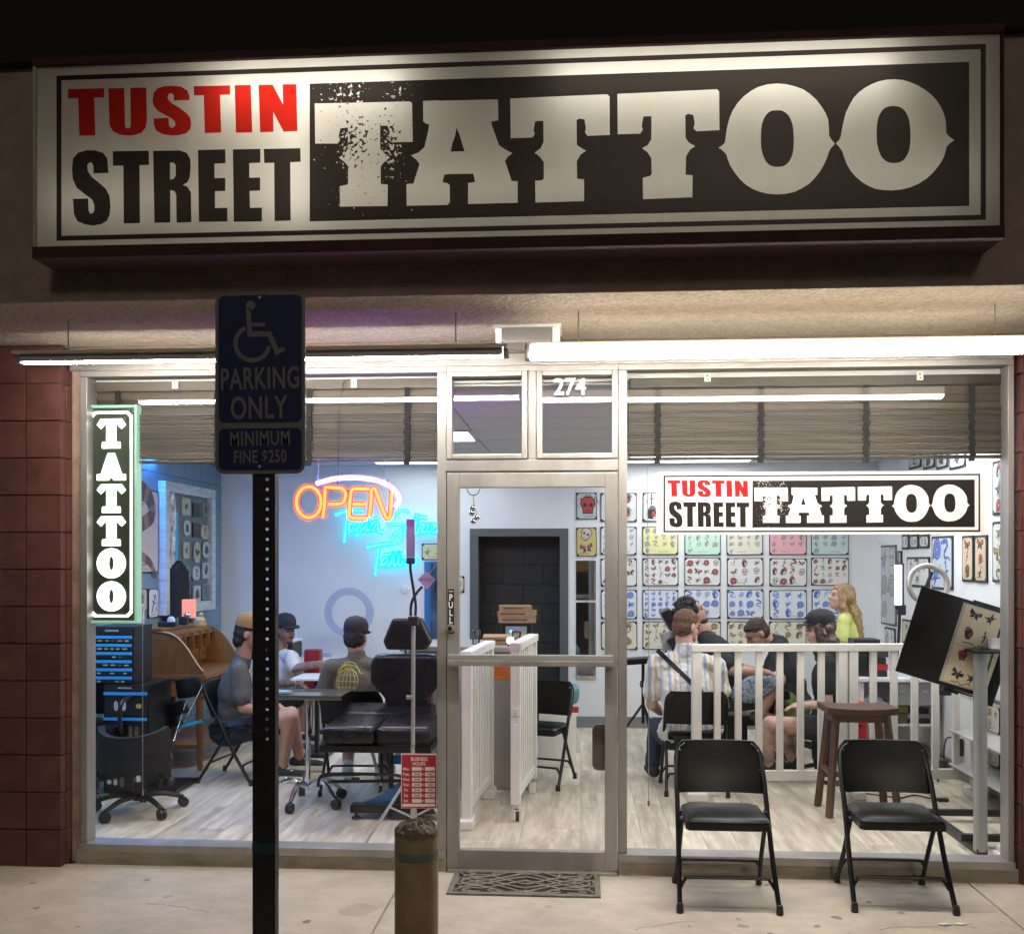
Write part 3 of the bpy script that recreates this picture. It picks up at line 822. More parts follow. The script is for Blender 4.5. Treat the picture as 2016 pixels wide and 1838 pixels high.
link('border_light', fill2d([oct_(.033, .026), oct_(.046, .023)], VM, .003), LEDW, vs)
T_ = [(-.5, .30), (-.36, .5), (.36, .5), (.5, .30), (.36, .16), (.2, .32), (.17, .32), (.17, -.28), (.30, -.28), (.32, -.34), (.32, -.5), (-.32, -.5), (-.32, -.34), (-.30, -.28), (-.17, -.28), (-.17, .32), (-.2, .32), (-.36, .16)]
A_ = [(-.12, .5), (.12, .5), (.36, -.26), (.5, -.28), (.5, -.5), (.08, -.5), (.05, -.42), (-.05, -.42), (-.08, -.5), (-.5, -.5), (-.5, -.28), (-.36, -.26)]
O_ = [(.5 * math.cos(t), .5 * math.sin(t)) for t in [2 * PI * i / 28 for i in range(28)]]
Oc = [(.09 * math.cos(t), .24 * math.sin(t)) for t in [2 * PI * i / 16 for i in range(16)]]
zz = [(824, 882), (892, 945), (953, 1009), (1016, 1074), (1079, 1138), (1144, 1203)]
for (ya, yb), shp in zip(zz, (T_, A_, T_, T_, O_, O_)):
    za, zb_ = at(218, ya, VY).z - v0.z, at(218, yb, VY).z - v0.z
    w = ow * .535
    f = lambda L: [(ow / 2 + x * w, (za + zb_) / 2 + y * (za - zb_)) for x, y in L]
    L = [f(shp)]
    if shp is O_: L.append(f(Oc))
    link('letter', fill2d(L, VM, .003), LEDW, vs)

# neon OPEN, hung just behind the glass
NY = .042
npt = lambda x, y: at((600 + x * .3274) / 1.2698, (850 + y * .3274) / 1.2698, NY)
on = thing('neon_open_sign', 'red neon OPEN under a blue white neon arc hanging in the window', 'neon sign', npt(800, 1380))
RED = emit('neon_red', (1, .30, .05), 5.5)
def halo(name, tint, e, k):             # tinted glass of a lit tube, its halo painted in as glow
    m = bpy.data.materials.new(name); m.use_nodes = True
    N, K = m.node_tree.nodes, m.node_tree.links
    N.remove(N['Principled BSDF'])
    t = N.new('ShaderNodeBsdfTransparent'); t.inputs[0].default_value = (*tint, 1)
    q = N.new('ShaderNodeEmission'); q.inputs[0].default_value = (*e, 1); q.inputs[1].default_value = k
    a = N.new('ShaderNodeAddShader')
    K.new(t.outputs[0], a.inputs[0]); K.new(q.outputs[0], a.inputs[1]); K.new(a.outputs[0], N['Material Output'].inputs[0])
    return m
REDG, BLUG = halo('red_glass_glow', (1, .45, .4), (1, .012, .01), 5.5), halo('blue_glass_glow', (.6, .65, 1), (.38, .07, 1), 6.5)  # glow added so the sleeves also tint the soffit
BLU = emit('neon_blue', (.17, .20, 1), 190)
el_ = [(525 + 95 * math.cos(t), 1237 + 118 * math.sin(t)) for t in [2 * PI * i / 28 for i in range(28)]]
def neon(name, P, m, r, par, closed=False, sm=0):
    q = [npt(*p) for p in P]
    if sm: q = smooth_path(q, sm, closed)
    o = MB().tube(q, r * .8, 8, closed).build(name, m, par, True)
    MB().tube(q, r * 1.5, 10, closed).build('glass_tube_glow', REDG if m is RED else BLUG, o, True)
    return o
NR = .0105
neon('letter_tube', el_, RED, NR, on, True)
neon('letter_tube', [(632, 1355), (645, 1250), (650, 1140), (668, 1125), (730, 1128), (780, 1135), (805, 1165), (805, 1200), (785, 1240), (740, 1252), (675, 1252)], RED, NR, on, False, 4)
neon('letter_tube', [(990, 1138), (880, 1135), (852, 1150), (842, 1200), (835, 1300), (840, 1345), (870, 1357), (970, 1360)], RED, NR, on, False, 4)
neon('letter_tube', [(860, 1252), (960, 1252)], RED, NR, on)
neon('letter_tube', [(985, 1350), (1000, 1240), (1005, 1150), (1022, 1135), (1040, 1160), (1100, 1320), (1128, 1360), (1148, 1330), (1160, 1145)], RED, NR, on, False, 4)
neon('arc_tube', [(585, 1095), (700, 1062), (820, 1050), (930, 1052), (1060, 1075), (1150, 1120), (1205, 1180), (1215, 1230), (1185, 1272)], BLU, .0095, on, False, 4)
blkw = MB()
for a, b in (((560, 1105), (700, 1150)), ((620, 1175), (640, 1350)), ((1120, 1065), (1170, 1290)), ((820, 1140), (850, 1350))):
    pa, pb_ = npt(*a), npt(*b)
    blkw.tube([pa + Vector((0, .012, 0)), pb_ + Vector((0, .012, 0))], .004, 6)
blkw.build('support_wire', BLACKP, on)
for px in (590, 1110):
    blkw = MB().tube([npt(px, 1090) + Vector((0, .008, 0)), npt(px + (10 if px < 800 else -10), 900)], .0012, 5).build('hanging_wire', STEEL, on)
MB().tube(smooth_path([npt(745, 1110), npt(750, 900), npt(752, 700), npt(765, 500), npt(775, 380), npt(800, 310), npt(840, 300)], 4), .0025, 6).build('power_cord', BLACKP, on)

# cyan neon script on the back wall
WY = YB - .085
CY = emit('neon_cyan', (.62, 1, 1), 1.5)
CYJ = halo('cyan_halo_sleeve', (.34, .86, 1), (.0, .72, 1), .42)
cpt = lambda x, y: at((850 + x * .16324) / 1.2698, (1260 + y * .16324) / 1.2698, WY)
sn = thing('neon_script_sign', 'cyan neon script reading Tustin Street Tattoo on the white back wall', 'neon sign', cpt(700, 1100))
def cy_(P, r=.0155, sm=5):
    q = smooth_path([cpt(*p) for p in P], sm)
    o = MB().tube(q, r * .62, 7).build('script_tube', CY, sn, True)
    MB().tube(q, r * 1.7, 9).build('halo_sleeve', CYJ, o, True)  # wide sleeve carries the cyan halo painted around the strokes
    return o
cy_([(-70, 170), (20, 130), (120, 105), (230, 95), (335, 100)])
cy_([(110, 130), (95, 280), (80, 420), (65, 585)], .012)
cy_([(150, 300), (135, 370), (150, 410), (190, 390), (215, 320), (215, 390), (235, 410), (265, 370), (285, 320), (300, 350), (320, 390), (305, 450), (265, 480), (245, 460), (290, 410), (360, 380), (420, 210), (400, 340), (410, 400), (450, 390), (490, 300), (480, 390), (500, 400)])
cy_([(370, 270), (480, 235), (590, 205)])
cy_([(500, 330), (510, 400), (540, 330), (570, 300), (580, 340), (585, 400), (620, 420), (665, 430)])
cy_([(1050, 150), (1010, 90), (920, 110), (830, 190), (770, 250), (730, 290), (760, 320), (860, 310), (960, 320), (1000, 360), (960, 470), (900, 560), (840, 600), (790, 570), (830, 480), (920, 400), (1020, 340), (1110, 250)], .011)
cy_([(1190, 130), (1165, 250), (1150, 380), (1155, 450), (1190, 430), (1230, 340), (1260, 310), (1290, 330), (1250, 400), (1290, 430), (1340, 380), (1385, 320), (1350, 310), (1330, 380), (1360, 430), (1410, 390), (1455, 330), (1420, 310), (1400, 370), (1440, 430), (1500, 400), (1560, 200), (1540, 400), (1600, 430)])
cy_([(1120, 240), (1240, 200), (1330, 215)])
cy_([(410, 665), (520, 640), (650, 615), (800, 600)])
cy_([(600, 640), (575, 800), (555, 950), (540, 1085)], .012)
cy_([(720, 830), (670, 830), (630, 890), (650, 930), (700, 900), (730, 830), (730, 920), (770, 910), (840, 720), (820, 860), (830, 930), (870, 910), (920, 700), (900, 860), (910, 930), (950, 910), (990, 840), (960, 880), (980, 930), (1030, 900), (1040, 850), (1000, 840), (1060, 870), (1090, 850), (1120, 900), (1160, 910), (1180, 850), (1140, 840), (1110, 880)])
cy_([(670, 780), (800, 765), (960, 760)])
MB().tube(smooth_path([cpt(545, 1090), cpt(530, 1350), cpt(500, 1560), cpt(510, 1830), cpt(495, 2200)], 5), .004, 6).build('power_cord', WPLAS, sn)

# parking sign on its perforated post, nearer the camera
PY = -1.95
q0, q1 = at(424, 933, PY), at(601, 573, PY)
pk = thing('parking_sign', 'dark blue accessible parking sign reading PARKING ONLY MINIMUM FINE 250 dollars', 'sign', ((q0.x + q1.x) / 2, PY, 0))
def rrect(x0, z0, x1, z1, r, n=6):
    out = []
    for cx, cz, a in ((x1 - r, z1 - r, 0), (x0 + r, z1 - r, 90), (x0 + r, z0 + r, 180), (x1 - r, z0 + r, 270)):
        out += [(cx + r * math.cos(R(a + 90 * i / n)), cz + r * math.sin(R(a + 90 * i / n))) for i in range(n + 1)]
    return out
SGREY = mat('sign_white_sheeting', (.2, .19, .195), .45, 0, .1, 20)
SBLU = mat('sign_blue', (.006, .012, .085), .45, 0, .15, 12)
PM = Matrix.Translation((0, PY, 0)) @ FRONT
link('plate', fill2d([rrect(q0.x, q0.z, q1.x, q1.z, .032)], PM, .0015), SGREY, pk)
PM = Matrix.Translation((0, PY - .0022, 0)) @ FRONT
zd0, zd1 = at(500, 843, PY).z, at(500, 832, PY).z
i_ = .012
link('blue_field', fill2d([rrect(q0.x + i_, zd1, q1.x - i_, q1.z - i_, .02)], PM), SBLU, pk)
link('blue_field', fill2d([rrect(q0.x + i_, q0.z + i_, q1.x - i_, zd0, .02)], PM), SBLU, pk)
PM = Matrix.Translation((0, PY - .003, 0)) @ FRONT
pc = lambda x, y: (lambda p: (p.x, p.z))(at((500 + x * .2991) / 1.2698, (700 + y * .2991) / 1.2698, PY))
arc = lambda cx, cy_, r, a0, a1, n=20: [(cx + r * math.cos(R(a0 + (a1 - a0) * i / n)), cy_ + r * math.sin(R(a0 + (a1 - a0) * i / n))) for i in range(n + 1)]
wheel = arc(440, 530, 160, -38, 0)[:0] + arc(440, 530, 160, 10, 245) + arc(440, 530, 122, 245, 10)
for L in (arc(425, 215, 40, 0, 359), [(385, 240), (425, 240), (432, 358), (548, 358), (548, 390), (436, 390), (440, 430), (595, 430), (660, 575), (705, 562), (718, 590), (635, 632), (572, 475), (400, 475)], wheel):
    link('wheelchair_symbol', fill2d([[pc(*p) for p in L]], PM), SGREY, pk)
cxp = (q0.x + q1.x) / 2
tz = lambda y: pc(500, y)[1]
pxh = lambda d: d * .2991 / 1.2698 * 3.36 / FPX
for s, y, h, w in (('PARKING', 820, 190, .61), ('ONLY', 1065, 195, .66), ('MINIMUM', 1322, 125, .68), ('FINE $250', 1482, 128, .66)):
    text('lettering', s, pxh(h), PM @ Matrix.Translation((cxp + (.0 if s != 'ONLY' else -.005), tz(y), 0)) @ Matrix.Rotation(R(.9), 4, 'Z'), SGREY, pk, w, .02, space=1.08)
for y in (640, 1500):
    c = pc(500, 150 if y == 640 else 1560)
    MB().lathe((c[0], PY - .003, c[1]), [(.007, 0), (.007, .003), (.004, .005)], 10, Matrix.Rotation(R(90), 3, 'X')).build('bolt', STEEL, pk, True)
po = MB()
a, b = at(496, 1200, PY).x, at(541, 1200, PY).x
zt_, hz = q0.z + .55, .0254
pw = b - a
POSTM = mat('post_steel', (.016, .014, .015), .5, .2, .3, 10)
zhi = q1.z - .03
# front web with real punched holes, folded flanges behind
holes = []
z = .05
k0 = 0
loops = [rc(a, -.15, b, zhi)]
hx = a + pw * .64
zz_ = at(520, 1465, PY).z
z = zhi - .03
while z > zz_:
    loops.append([(hx + .0058 * math.cos(2 * PI * i / 10), z + .0058 * math.sin(2 * PI * i / 10)) for i in range(10)])
    z -= at(0, 1000, PY).z - at(0, 1019.3, PY).z
link('post', fill2d(loops, Matrix.Translation((0, PY + .008, 0)) @ FRONT, .002), POSTM, pk)
MB().bx(a, a + .004, PY + .0105, PY + .045, -.15, zhi).bx(b - .004, b, PY + .0105, PY + .045, -.15, zhi).build('post_flange', POSTM, pk)
z = zhi - .03
lip = MB()
while z > zz_:
    lip.box((a + pw * .24, PY + .005, z - .004), (.014, .003, .005), Euler((0, R(-32), 0)), .001)
    z -= at(0, 1000, PY).z - at(0, 1019.3, PY).z
lip.build('hole_glint_row', mat('lip_glint', (.06, .055, .05), .35, .6), pk)  # slanted paler bars drawn as glints of the side hole lips
zg = at(520, 1668, PY).z
MB().bx(a - .001, b + .001, PY + .0035, PY + .0055, zg - .02, zg + .015).build('green_band', mat('dim_green', (.004, .05, .05), .5), pk)

# concrete filled pipe bollard
BY = -2.45
bx_ = at(820, 1700, BY)
br_ = (at(863, 1700, BY).x - at(778, 1700, BY).x) / 2
bt = at(820, 1632, BY).z
bo = thing('bollard', 'weathered tan pipe bollard with crumbling concrete top and green band', 'bollard', (bx_.x, BY, 0))
BM = mat('bollard_paint', (.42, .31, .175), .6, 0, .25, 7, .001, 50)
MB().lathe((bx_.x, BY, 0), [(br_, -.02), (br_, bt - .003), (br_ - .004, bt)], 36).build('pipe', BM, bo, True)
g = at(820, 1648 + 30, BY).z
MB().lathe((bx_.x, BY, 0), [(br_ + .0008, g - .012), (br_ + .0012, g - .011), (br_ + .0012, g + .011), (br_ + .0008, g + .012)], 36).build('reflective_band', mat('band_green', (.2, .24, .19), .4), bo, True)
t = MB()
n, rr = 40, 7
vv, ff = [], []
for i in range(rr):
    for j in range(n):
        r = br_ * 1.01 * (1 - i / (rr - .5))
        th = 2 * PI * j / n
        jz = random.uniform(-.006, .006) + (.0 if i else -.006 * random.random())
        vv.append((bx_.x + r * math.cos(th), BY + r * math.sin(th), bt + .004 + .024 * (1 - (r / br_) ** 2) + jz))
for i in range(rr - 1):
    ff += [(i * n + j, i * n + (j + 1) % n, (i + 1) * n + (j + 1) % n, (i + 1) * n + j) for j in range(n)]
ff.append(tuple((rr - 1) * n + j for j in range(n)))
t.add(vv, ff)
vb = [(bx_.x + br_ * 1.0 * math.cos(2 * PI * j / n), BY + br_ * 1.0 * math.sin(2 * PI * j / n), bt - .012 - .01 * random.random()) for j in range(n)]
b0 = len(t.v)
t.v += vb
t.f += [(b0 + j, b0 + (j + 1) % n, (j + 1) % n, j) for j in range(n)]
t.m += [0] * n
t.build('concrete_top', mat('crumbling_concrete', (.30, .235, .18), .95, 0, .3, 30, .006, 90), bo)

# business hours card on the glass
h0, h1 = at(789, 1591, -.004), at(859, 1484, -.004)
bh = thing('hours_sign', 'red and white BUSINESS HOURS card stuck inside the window above the bollard', 'sign', (h0.x, 0, h0.z))
hc = lambda x, y: (lambda p: (p.x, p.z))(at((960 + x * .2633) / 1.2698, (1850 + y * .2633) / 1.2698, -.004))
HM = Matrix.Translation((0, .0085, 0)) @ FRONT
CREAM = mat('card_cream', (.74, .66, .60), .5)
HRED = mat('card_red', (.36, .012, .035), .5)
link('card', fill2d([rc(h0.x, h0.z, h1.x, h1.z)], HM, .001), CREAM, bh)
HM2 = Matrix.Translation((0, .0068, 0)) @ FRONT
wnd = []
for i in range(7):
    y = 255 + i * 50.5
    wnd += [[hc(262, y + 36), hc(355, y + 36), hc(355, y), hc(262, y)], [hc(388, y + 36), hc(480, y + 36), hc(480, y), hc(388, y)]]
wnd.append([hc(172, 632), hc(483, 632), hc(483, 604), hc(172, 604)])
(ax, az), (bx2, bz) = hc(165, 642), hc(492, 142)
link('red_field', fill2d([rrect(ax, az, bx2, bz, .006)] + wnd, HM2), HRED, bh)
HM3 = Matrix.Translation((0, .0061, 0)) @ FRONT
ph = lambda d: d * .2633 / 1.2698 * 5.3 / FPX
for s, x, y, h, w in [('BUSINESS', 330, 180, 36, .8), ('HOURS:', 330, 224, 34, .8)] + [(d, 208, 272 + i * 50.5, 28, .8) for i, d in enumerate(('Mon.', 'Tues.', 'Wed.', 'Thur.', 'Fri.', 'Sat.', 'Sun.'))] + [('to', 371, 272 + i * 50.5, 18, .8) for i in range(7)]:
    p = hc(x, y)
    text('lettering', s, ph(h), HM3 @ Matrix.Translation((p[0], p[1], 0)), CREAM, bh, w, .02, 0)
for i in range(1, 6):
    for x, s in ((308, '12:00'), (434, '9:00')):
        p = hc(x, 273 + i * 50.5)
        text('lettering', s, ph(20), HM3 @ Matrix.Translation((p[0], p[1], 0)), INK, bh, 1.1, .02, 0)
hk = at(812, 1470, .006)
MB().lathe(hk, [(.017, 0), (.016, .006), (.006, .010), (.005, .018)], 16, Matrix.Rotation(R(-90), 3, 'X')).build('suction_hook', CLEAR, bh, True)
# ------------------------------------------------------------ outside furniture
def onx(x, y, X):                       # a point of the photo on a wall of constant X
    k = (x - 1008) / FPX
    T = -X * (ca + k * sa) / (sa - k * ca)
    return Vector((X, T - DIST, EYE - (y - 1103) * (-X * sa + T * ca) / FPX))
def folding_chair():
    t = thing('folding_chair', 'x', 'chair', (0, 0, 0), 0, 'black folding chairs')
    for s in (-1, 1):
        P = [(s * .232, -.235, .012), (s * .224, -.10, .22), (s * .219, .005, .42), (s * .216, .09, .575), (s * .208, .145, .665), (s * .195, .164, .70), (s * .165, .176, .722)]
        MB().tube(smooth_path(P, 4), .0125, 10).build('front_leg', BLACKM, t, True)
        MB().tube([(s * .213, .20, .012), (s * .205, .08, .20), (s * .203, -.045, .40)], .0115, 10).build('rear_leg', BLACKM, t, True)
        MB().lathe((s * .232, -.236, 0), [(.016, 0), (.018, .006), (.016, .035), (.0135, .045)], 12).build('rubber_foot', BLACKP, t, True)
        MB().lathe((s * .213, .201, 0), [(.015, 0), (.017, .006), (.015, .035), (.0125, .045)], 12).build('rubber_foot', BLACKP, t, True)
        MB().box((s * .208, -.005, .405), (.012, .06, .05), None, .004).build('hinge', BLACKM, t)
    for P, z in (([(-.222, -.165, .095), (-.20, -.157, .132), (-.165, -.155, .143), (.165, -.155, .143), (.20, -.157, .132), (.222, -.165, .095)], 0), ([(-.208, .135, .10), (-.19, .125, .135), (-.155, .122, .146), (.155, .122, .146), (.19, .125, .135), (.208, .135, .10)], 0)):
        MB().tube(smooth_path(P, 4), .0085, 8).build('cross_bar', BLACKM, t, True)
    # padded curved back
    v, f = [], []
    nu, nv = 18, 9
    def bp(u, w, th):
        x = (u - .5) * .45
        z = .495 + w * .245
        r = .045
        if w > .55:
            e = (w - .55) / .45
            x *= 1 - .2 * e ** 3
        y = .062 + (z - .42) * .41 + .028 * (1 - (2 * u - 1) ** 2) * 1.0 - .012
        return (x, y - th * (.014 + .010 * math.sin(PI * u) * math.sin(PI * w)), z)
    for th in (1, -.25):
        for j in range(nv + 1):
            for i in range(nu + 1):
                v.append(bp(i / nu, j / nv, th))
    k = (nu + 1) * (nv + 1)
    for j in range(nv):
        for i in range(nu):
            a = j * (nu + 1) + i
            f += [(a, a + 1, a + nu + 2, a + nu + 1), (k + a, k + a + nu + 1, k + a + nu + 2, k + a + 1)]
    for i in range(nu):
        f += [(i, k + i, k + i + 1, i + 1), (nv * (nu + 1) + i, nv * (nu + 1) + i + 1, k + nv * (nu + 1) + i + 1, k + nv * (nu + 1) + i)]
    for j in range(nv):
        a, b = j * (nu + 1), (j + 1) * (nu + 1)
        f += [(a, b, k + b, k + a), (a + nu, k + a + nu, k + b + nu, b + nu)]
    bk = MB().add(v, f).build('backrest', VINYL, t, True)
    for s in (-1, 1):
        MB().ell((s * .195, .135, .70), (.005, .004, .005), None, 8, 6).build('screw', CHROME, bk)
        MB().ell((s * .20, .115, .60), (.005, .004, .005), None, 8, 6).build('screw', CHROME, bk)
    # seat pan and domed cushion
    pr = [(-.20, -.20), (-.185, -.225), (.185, -.225), (.20, -.20), (.195, .10), (.16, .145), (-.16, .145), (-.195, .10)]
    MB().prism([(x, y, .385) for x, y in pr], (0, 0, .032)).build('seat_pan', BLACKM, t)
    m = MB()
    ring = [(.985, .4175), (.985, .424), (.93, .434), (.75, .441), (.4, .445)]
    n = len(pr)
    vs = [(x * s, -.03 + (y + .03) * s, z) for s, z in ring for x, y in pr]
    fs = [(i * n + j, i * n + (j + 1) % n, (i + 1) * n + (j + 1) % n, (i + 1) * n + j) for i in range(len(ring) - 1) for j in range(n)]
    fs += [tuple((len(ring) - 1) * n + j for j in range(n)), tuple(range(n - 1, -1, -1))]
    m.add(vs, fs).build('seat_cushion', VINYL, t, True)
    return t
fc = folding_chair()
spots = [((.705, -.345, 0), 0, 'black folding chair on the pavement nearer the glass door'),
         ((1.535, -.285, 0), -.02, 'black folding chair on the pavement nearer the red block pier'),
         ((-.30, 2.15, 0), -.32, 'black folding chair standing empty beyond the glass door and white gate'),
         ((-2.62, 2.12, 0), 1.45, 'black folding chair under the person in the tan cap'),
         ((-1.62, 1.78, 0), PI + .05, 'black folding chair under the person in the globe print shirt'),
         ((.83, 1.93, 0), PI - .03, 'black folding chair under the person in the striped shirt')]
for i, (p, rz, lb) in enumerate(spots):
    o = fc if i == 0 else copy_tree(fc)
    o.location = p
    o.rotation_euler.z = rz
    o['label'] = lb

# rubber scroll doormat
RUB = mat('mat_rubber', (.17, .15, .115), .6, 0, .25, 20, .001)
dm = thing('doormat', 'dark rubber doormat with scrolling cutout pattern before the glass door', 'doormat', (-.275, -.225, 0))
mx0, mx1, my0, my1 = -.66, .105, -.41, -.035
o_, i_ = .0, .028
for a in ((mx0, mx1, my0, my0 + i_), (mx0, mx1, my1 - i_, my1), (mx0, mx0 + i_, my0 + i_ + .0005, my1 - i_ - .0005), (mx1 - i_, mx1, my0 + i_ + .0005, my1 - i_ - .0005)):
    MB().bx(*a, .0005, .011, .003).build('border', RUB, dm)
MB().bx(mx0 + .02, mx1 - .02, my0 + .02, my1 - .02, .0005, .004).build('base', mat('mat_base', (.02, .018, .016), .8), dm)
cxm_, cym_ = (mx0 + mx1) / 2, (my0 + my1) / 2
def scroll(P, r=.0075, sm=6, closed=False):
    for sx_ in (1, -1):
        for sy_ in (1, -1):
            q = [(cxm_ + sx_ * x, cym_ + sy_ * y, .008) for x, y in P]
            MB().tube(smooth_path(q, sm, closed), r, 6, closed).build('scroll', RUB, dm, True)
scroll([(0, .15), (.06, .11), (.16, .04), (.26, 0), (.34, -.05), (.35, .0)])
scroll([(0, .09), (.08, .05), (.16, 0), (.24, -.05), (.30, -.05), (.33, 0), (.29, .045), (.25, .03), (.26, 0)])
scroll([(0, .03), (.05, .0), (.12, -.05), (.20, -.1), (.28, -.1), (.33, -.08)])
scroll([(0, .17), (.05, .15), (.09, .16), (.14, .12), (.20, .08), (.27, .07), (.33, .11), (.35, .15)])
scroll([(.10, .15), (.15, .155), (.18, .13), (.16, .11), (.145, .125)])
scroll([(.22, .15), (.27, .155), (.31, .14), (.29, .12), (.27, .13)])
scroll([(.0, .125), (.04, .14), (.035, .165), (0, .172)], .005)

# ------------------------------------------------------------ flash sheets: paper on black board with drawn motifs
def rot2(P, a, s, x, y):
    c, d = math.cos(a), math.sin(a)
    return [(x + s * (p[0] * c - p[1] * d), y + s * (p[0] * d + p[1] * c)) for p in P]
circ = lambda r, n=10, e=1.0: [(r * math.cos(2 * PI * i / n), r * e * math.sin(2 * PI * i / n)) for i in range(n)]
def motif(k):                            # (ink, outline) pieces: ink 0 line, 1 main colour, 2 second colour
    if k == 0:                           # rose
        o = [(0, circ(.5, 11)), (1, circ(.43, 11))]
        for i in range(5):
            a = i * 1.257
            o.append((0, rot2([(-.13, .2), (.13, .24), (.15, .3), (-.14, .27)], a, 1, 0, 0)))
        return o + [(0, circ(.15, 7)), (2, circ(.09, 7)), (2, [(.3, -.35), (.62, -.5), (.5, -.2)]), (0, [(-.3, -.35), (-.62, -.5), (-.45, -.15)])]
    if k == 1:                           # dagger
        return [(0, [(-.07, .1), (.07, .1), (.05, -.45), (0, -.62), (-.05, -.45)]), (2, [(-.04, .08), (0, .08), (0, -.5)]), (0, [(-.25, .1), (.25, .1), (.22, .19), (-.22, .19)]), (1, [(-.05, .2), (.05, .2), (.07, .5), (-.07, .5)]), (0, rot2(circ(.09, 7), 0, 1, 0, .55))]
    if k == 2:                           # swallow
        return [(0, [(-.6, .3), (-.25, .18), (0, .22), (.35, .6), (.2, .15), (.55, .05), (.2, -.05), (.05, -.15), (-.1, -.6), (-.15, -.2), (-.45, -.35), (-.25, -.02)]), (1, [(-.2, .12), (.05, .14), (.1, -.02), (-.08, -.08)]), (2, [(.12, .12), (.4, .06), (.15, 0)])]
    if k == 3:                           # skull
        return [(0, [(-.42, .1), (-.38, .4), (-.15, .56), (.15, .56), (.38, .4), (.42, .1), (.3, -.12), (.27, -.4), (-.27, -.4), (-.3, -.12)]), (2, [(-.36, .1), (-.33, .37), (-.13, .5), (.13, .5), (.33, .37), (.36, .1), (.25, -.12), (.22, -.34), (-.22, -.34), (-.25, -.12)]), (0, rot2(circ(.11, 7), 0, 1, -.16, .08)), (0, rot2(circ(.11, 7), 0, 1, .16, .08)), (0, [(-.04, -.06), (.04, -.06), (0, .02)]), (0, [(-.16, -.24), (.16, -.24), (.16, -.2), (-.16, -.2)])]
    if k == 4:                           # heart
        h = [(0, -.5), (.45, -.02), (.5, .25), (.3, .45), (.1, .38), (0, .2), (-.1, .38), (-.3, .45), (-.5, .25), (-.45, -.02)]
        return [(0, h), (1, rot2(h, 0, .82, 0, 0)), (0, [(-.55, -.08), (.5, .12), (.5, .2), (-.55, 0)])]
    if k == 5:                           # snake
        P = smooth_path([Vector(p) for p in ((-.3, .55, 0), (.15, .45, 0), (.25, .2, 0), (-.2, .0, 0), (-.25, -.25, 0), (.2, -.4, 0), (.4, -.6, 0))], 4)
        L, Q = [], []
        for i in range(len(P)):
            d = (P[min(i + 1, len(P) - 1)] - P[max(i - 1, 0)]).normalized()
            n = Vector((-d.y, d.x, 0)) * (.1 * (1 - i / len(P)) + .035)
            L.append((P[i] + n).to_2d()[:]); Q.append((P[i] - n).to_2d()[:])
        out = []
        for i in range(len(P) - 1):
            out.append((0 if i % 3 else 1, [L[i], L[i + 1], Q[i + 1], Q[i]]))
        return out + [(0, rot2(circ(.13, 7, .7), .2, 1, -.38, .56))]
    if k == 6:                           # star
        s = [((.55 if i % 2 == 0 else .22) * math.sin(PI * i / 5), (.55 if i % 2 == 0 else .22) * math.cos(PI * i / 5)) for i in range(10)]
        return [(0, s), (1, rot2(s, 0, .7, 0, 0))]
    if k == 7:                           # head in profile with hat and hair
        return [(0, [(-.3, -.5), (.1, -.5), (.12, -.3), (.3, -.25), (.27, -.1), (.38, 0), (.28, .25), (.1, .5), (-.25, .52), (-.42, .2), (-.4, -.2)]), (2, [(-.02, -.42), (.05, -.28), (.24, -.2), (.21, -.08), (.3, 0), (.2, .2), (0, .2), (-.05, -.1)]), (1, [(-.5, .3), (.42, .38), (.2, .52), (.1, .68), (-.25, .66), (-.32, .42)])]
    if k == 8:                           # moth
        return [(0, [(0, .15), (.55, .42), (.6, .05), (.3, -.05), (.4, -.4), (.1, -.3), (0, -.1), (-.1, -.3), (-.4, -.4), (-.3, -.05), (-.6, .05), (-.55, .42)]), (1, [(.1, .12), (.45, .3), (.45, .1), (.15, 0)]), (1, [(-.1, .12), (-.45, .3), (-.45, .1), (-.15, 0)]), (2, circ(.07, 6, 3))]
    if k == 9:                           # line scrawl
        P = smooth_path([Vector((-.6 + .12 * i, random.uniform(-.1, .1), 0)) for i in range(11)], 2)
        return [(0, [(a.x, a.y), (b.x, b.y), (b.x, b.y + .05), (a.x, a.y + .05)]) for a, b in zip(P, P[1:])]
INKS = {}
def ink(c, nm):
    return mat('ink_' + nm, c, .6)
SETS = {'grey': ((.22, .23, .22), (.42, .42, .40), (.55, .55, .53)), 'redblack': ((.07, .06, .06), (.46, .09, .09), (.60, .52, .48)), 'blue': ((.07, .12, .42), (.20, .29, .60), (.45, .54, .74)), 'sepia': ((.13, .11, .07), (.42, .30, .13), (.60, .50, .34)), 'dark': ((.02, .02, .025), (.12, .13, .14), (.4, .06, .05)), 'brown': ((.12, .08, .07), (.30, .18, .16), (.4, .3, .28)), 'orange': ((.03, .025, .02), (.55, .16, .04), (.18, .09, .05))}
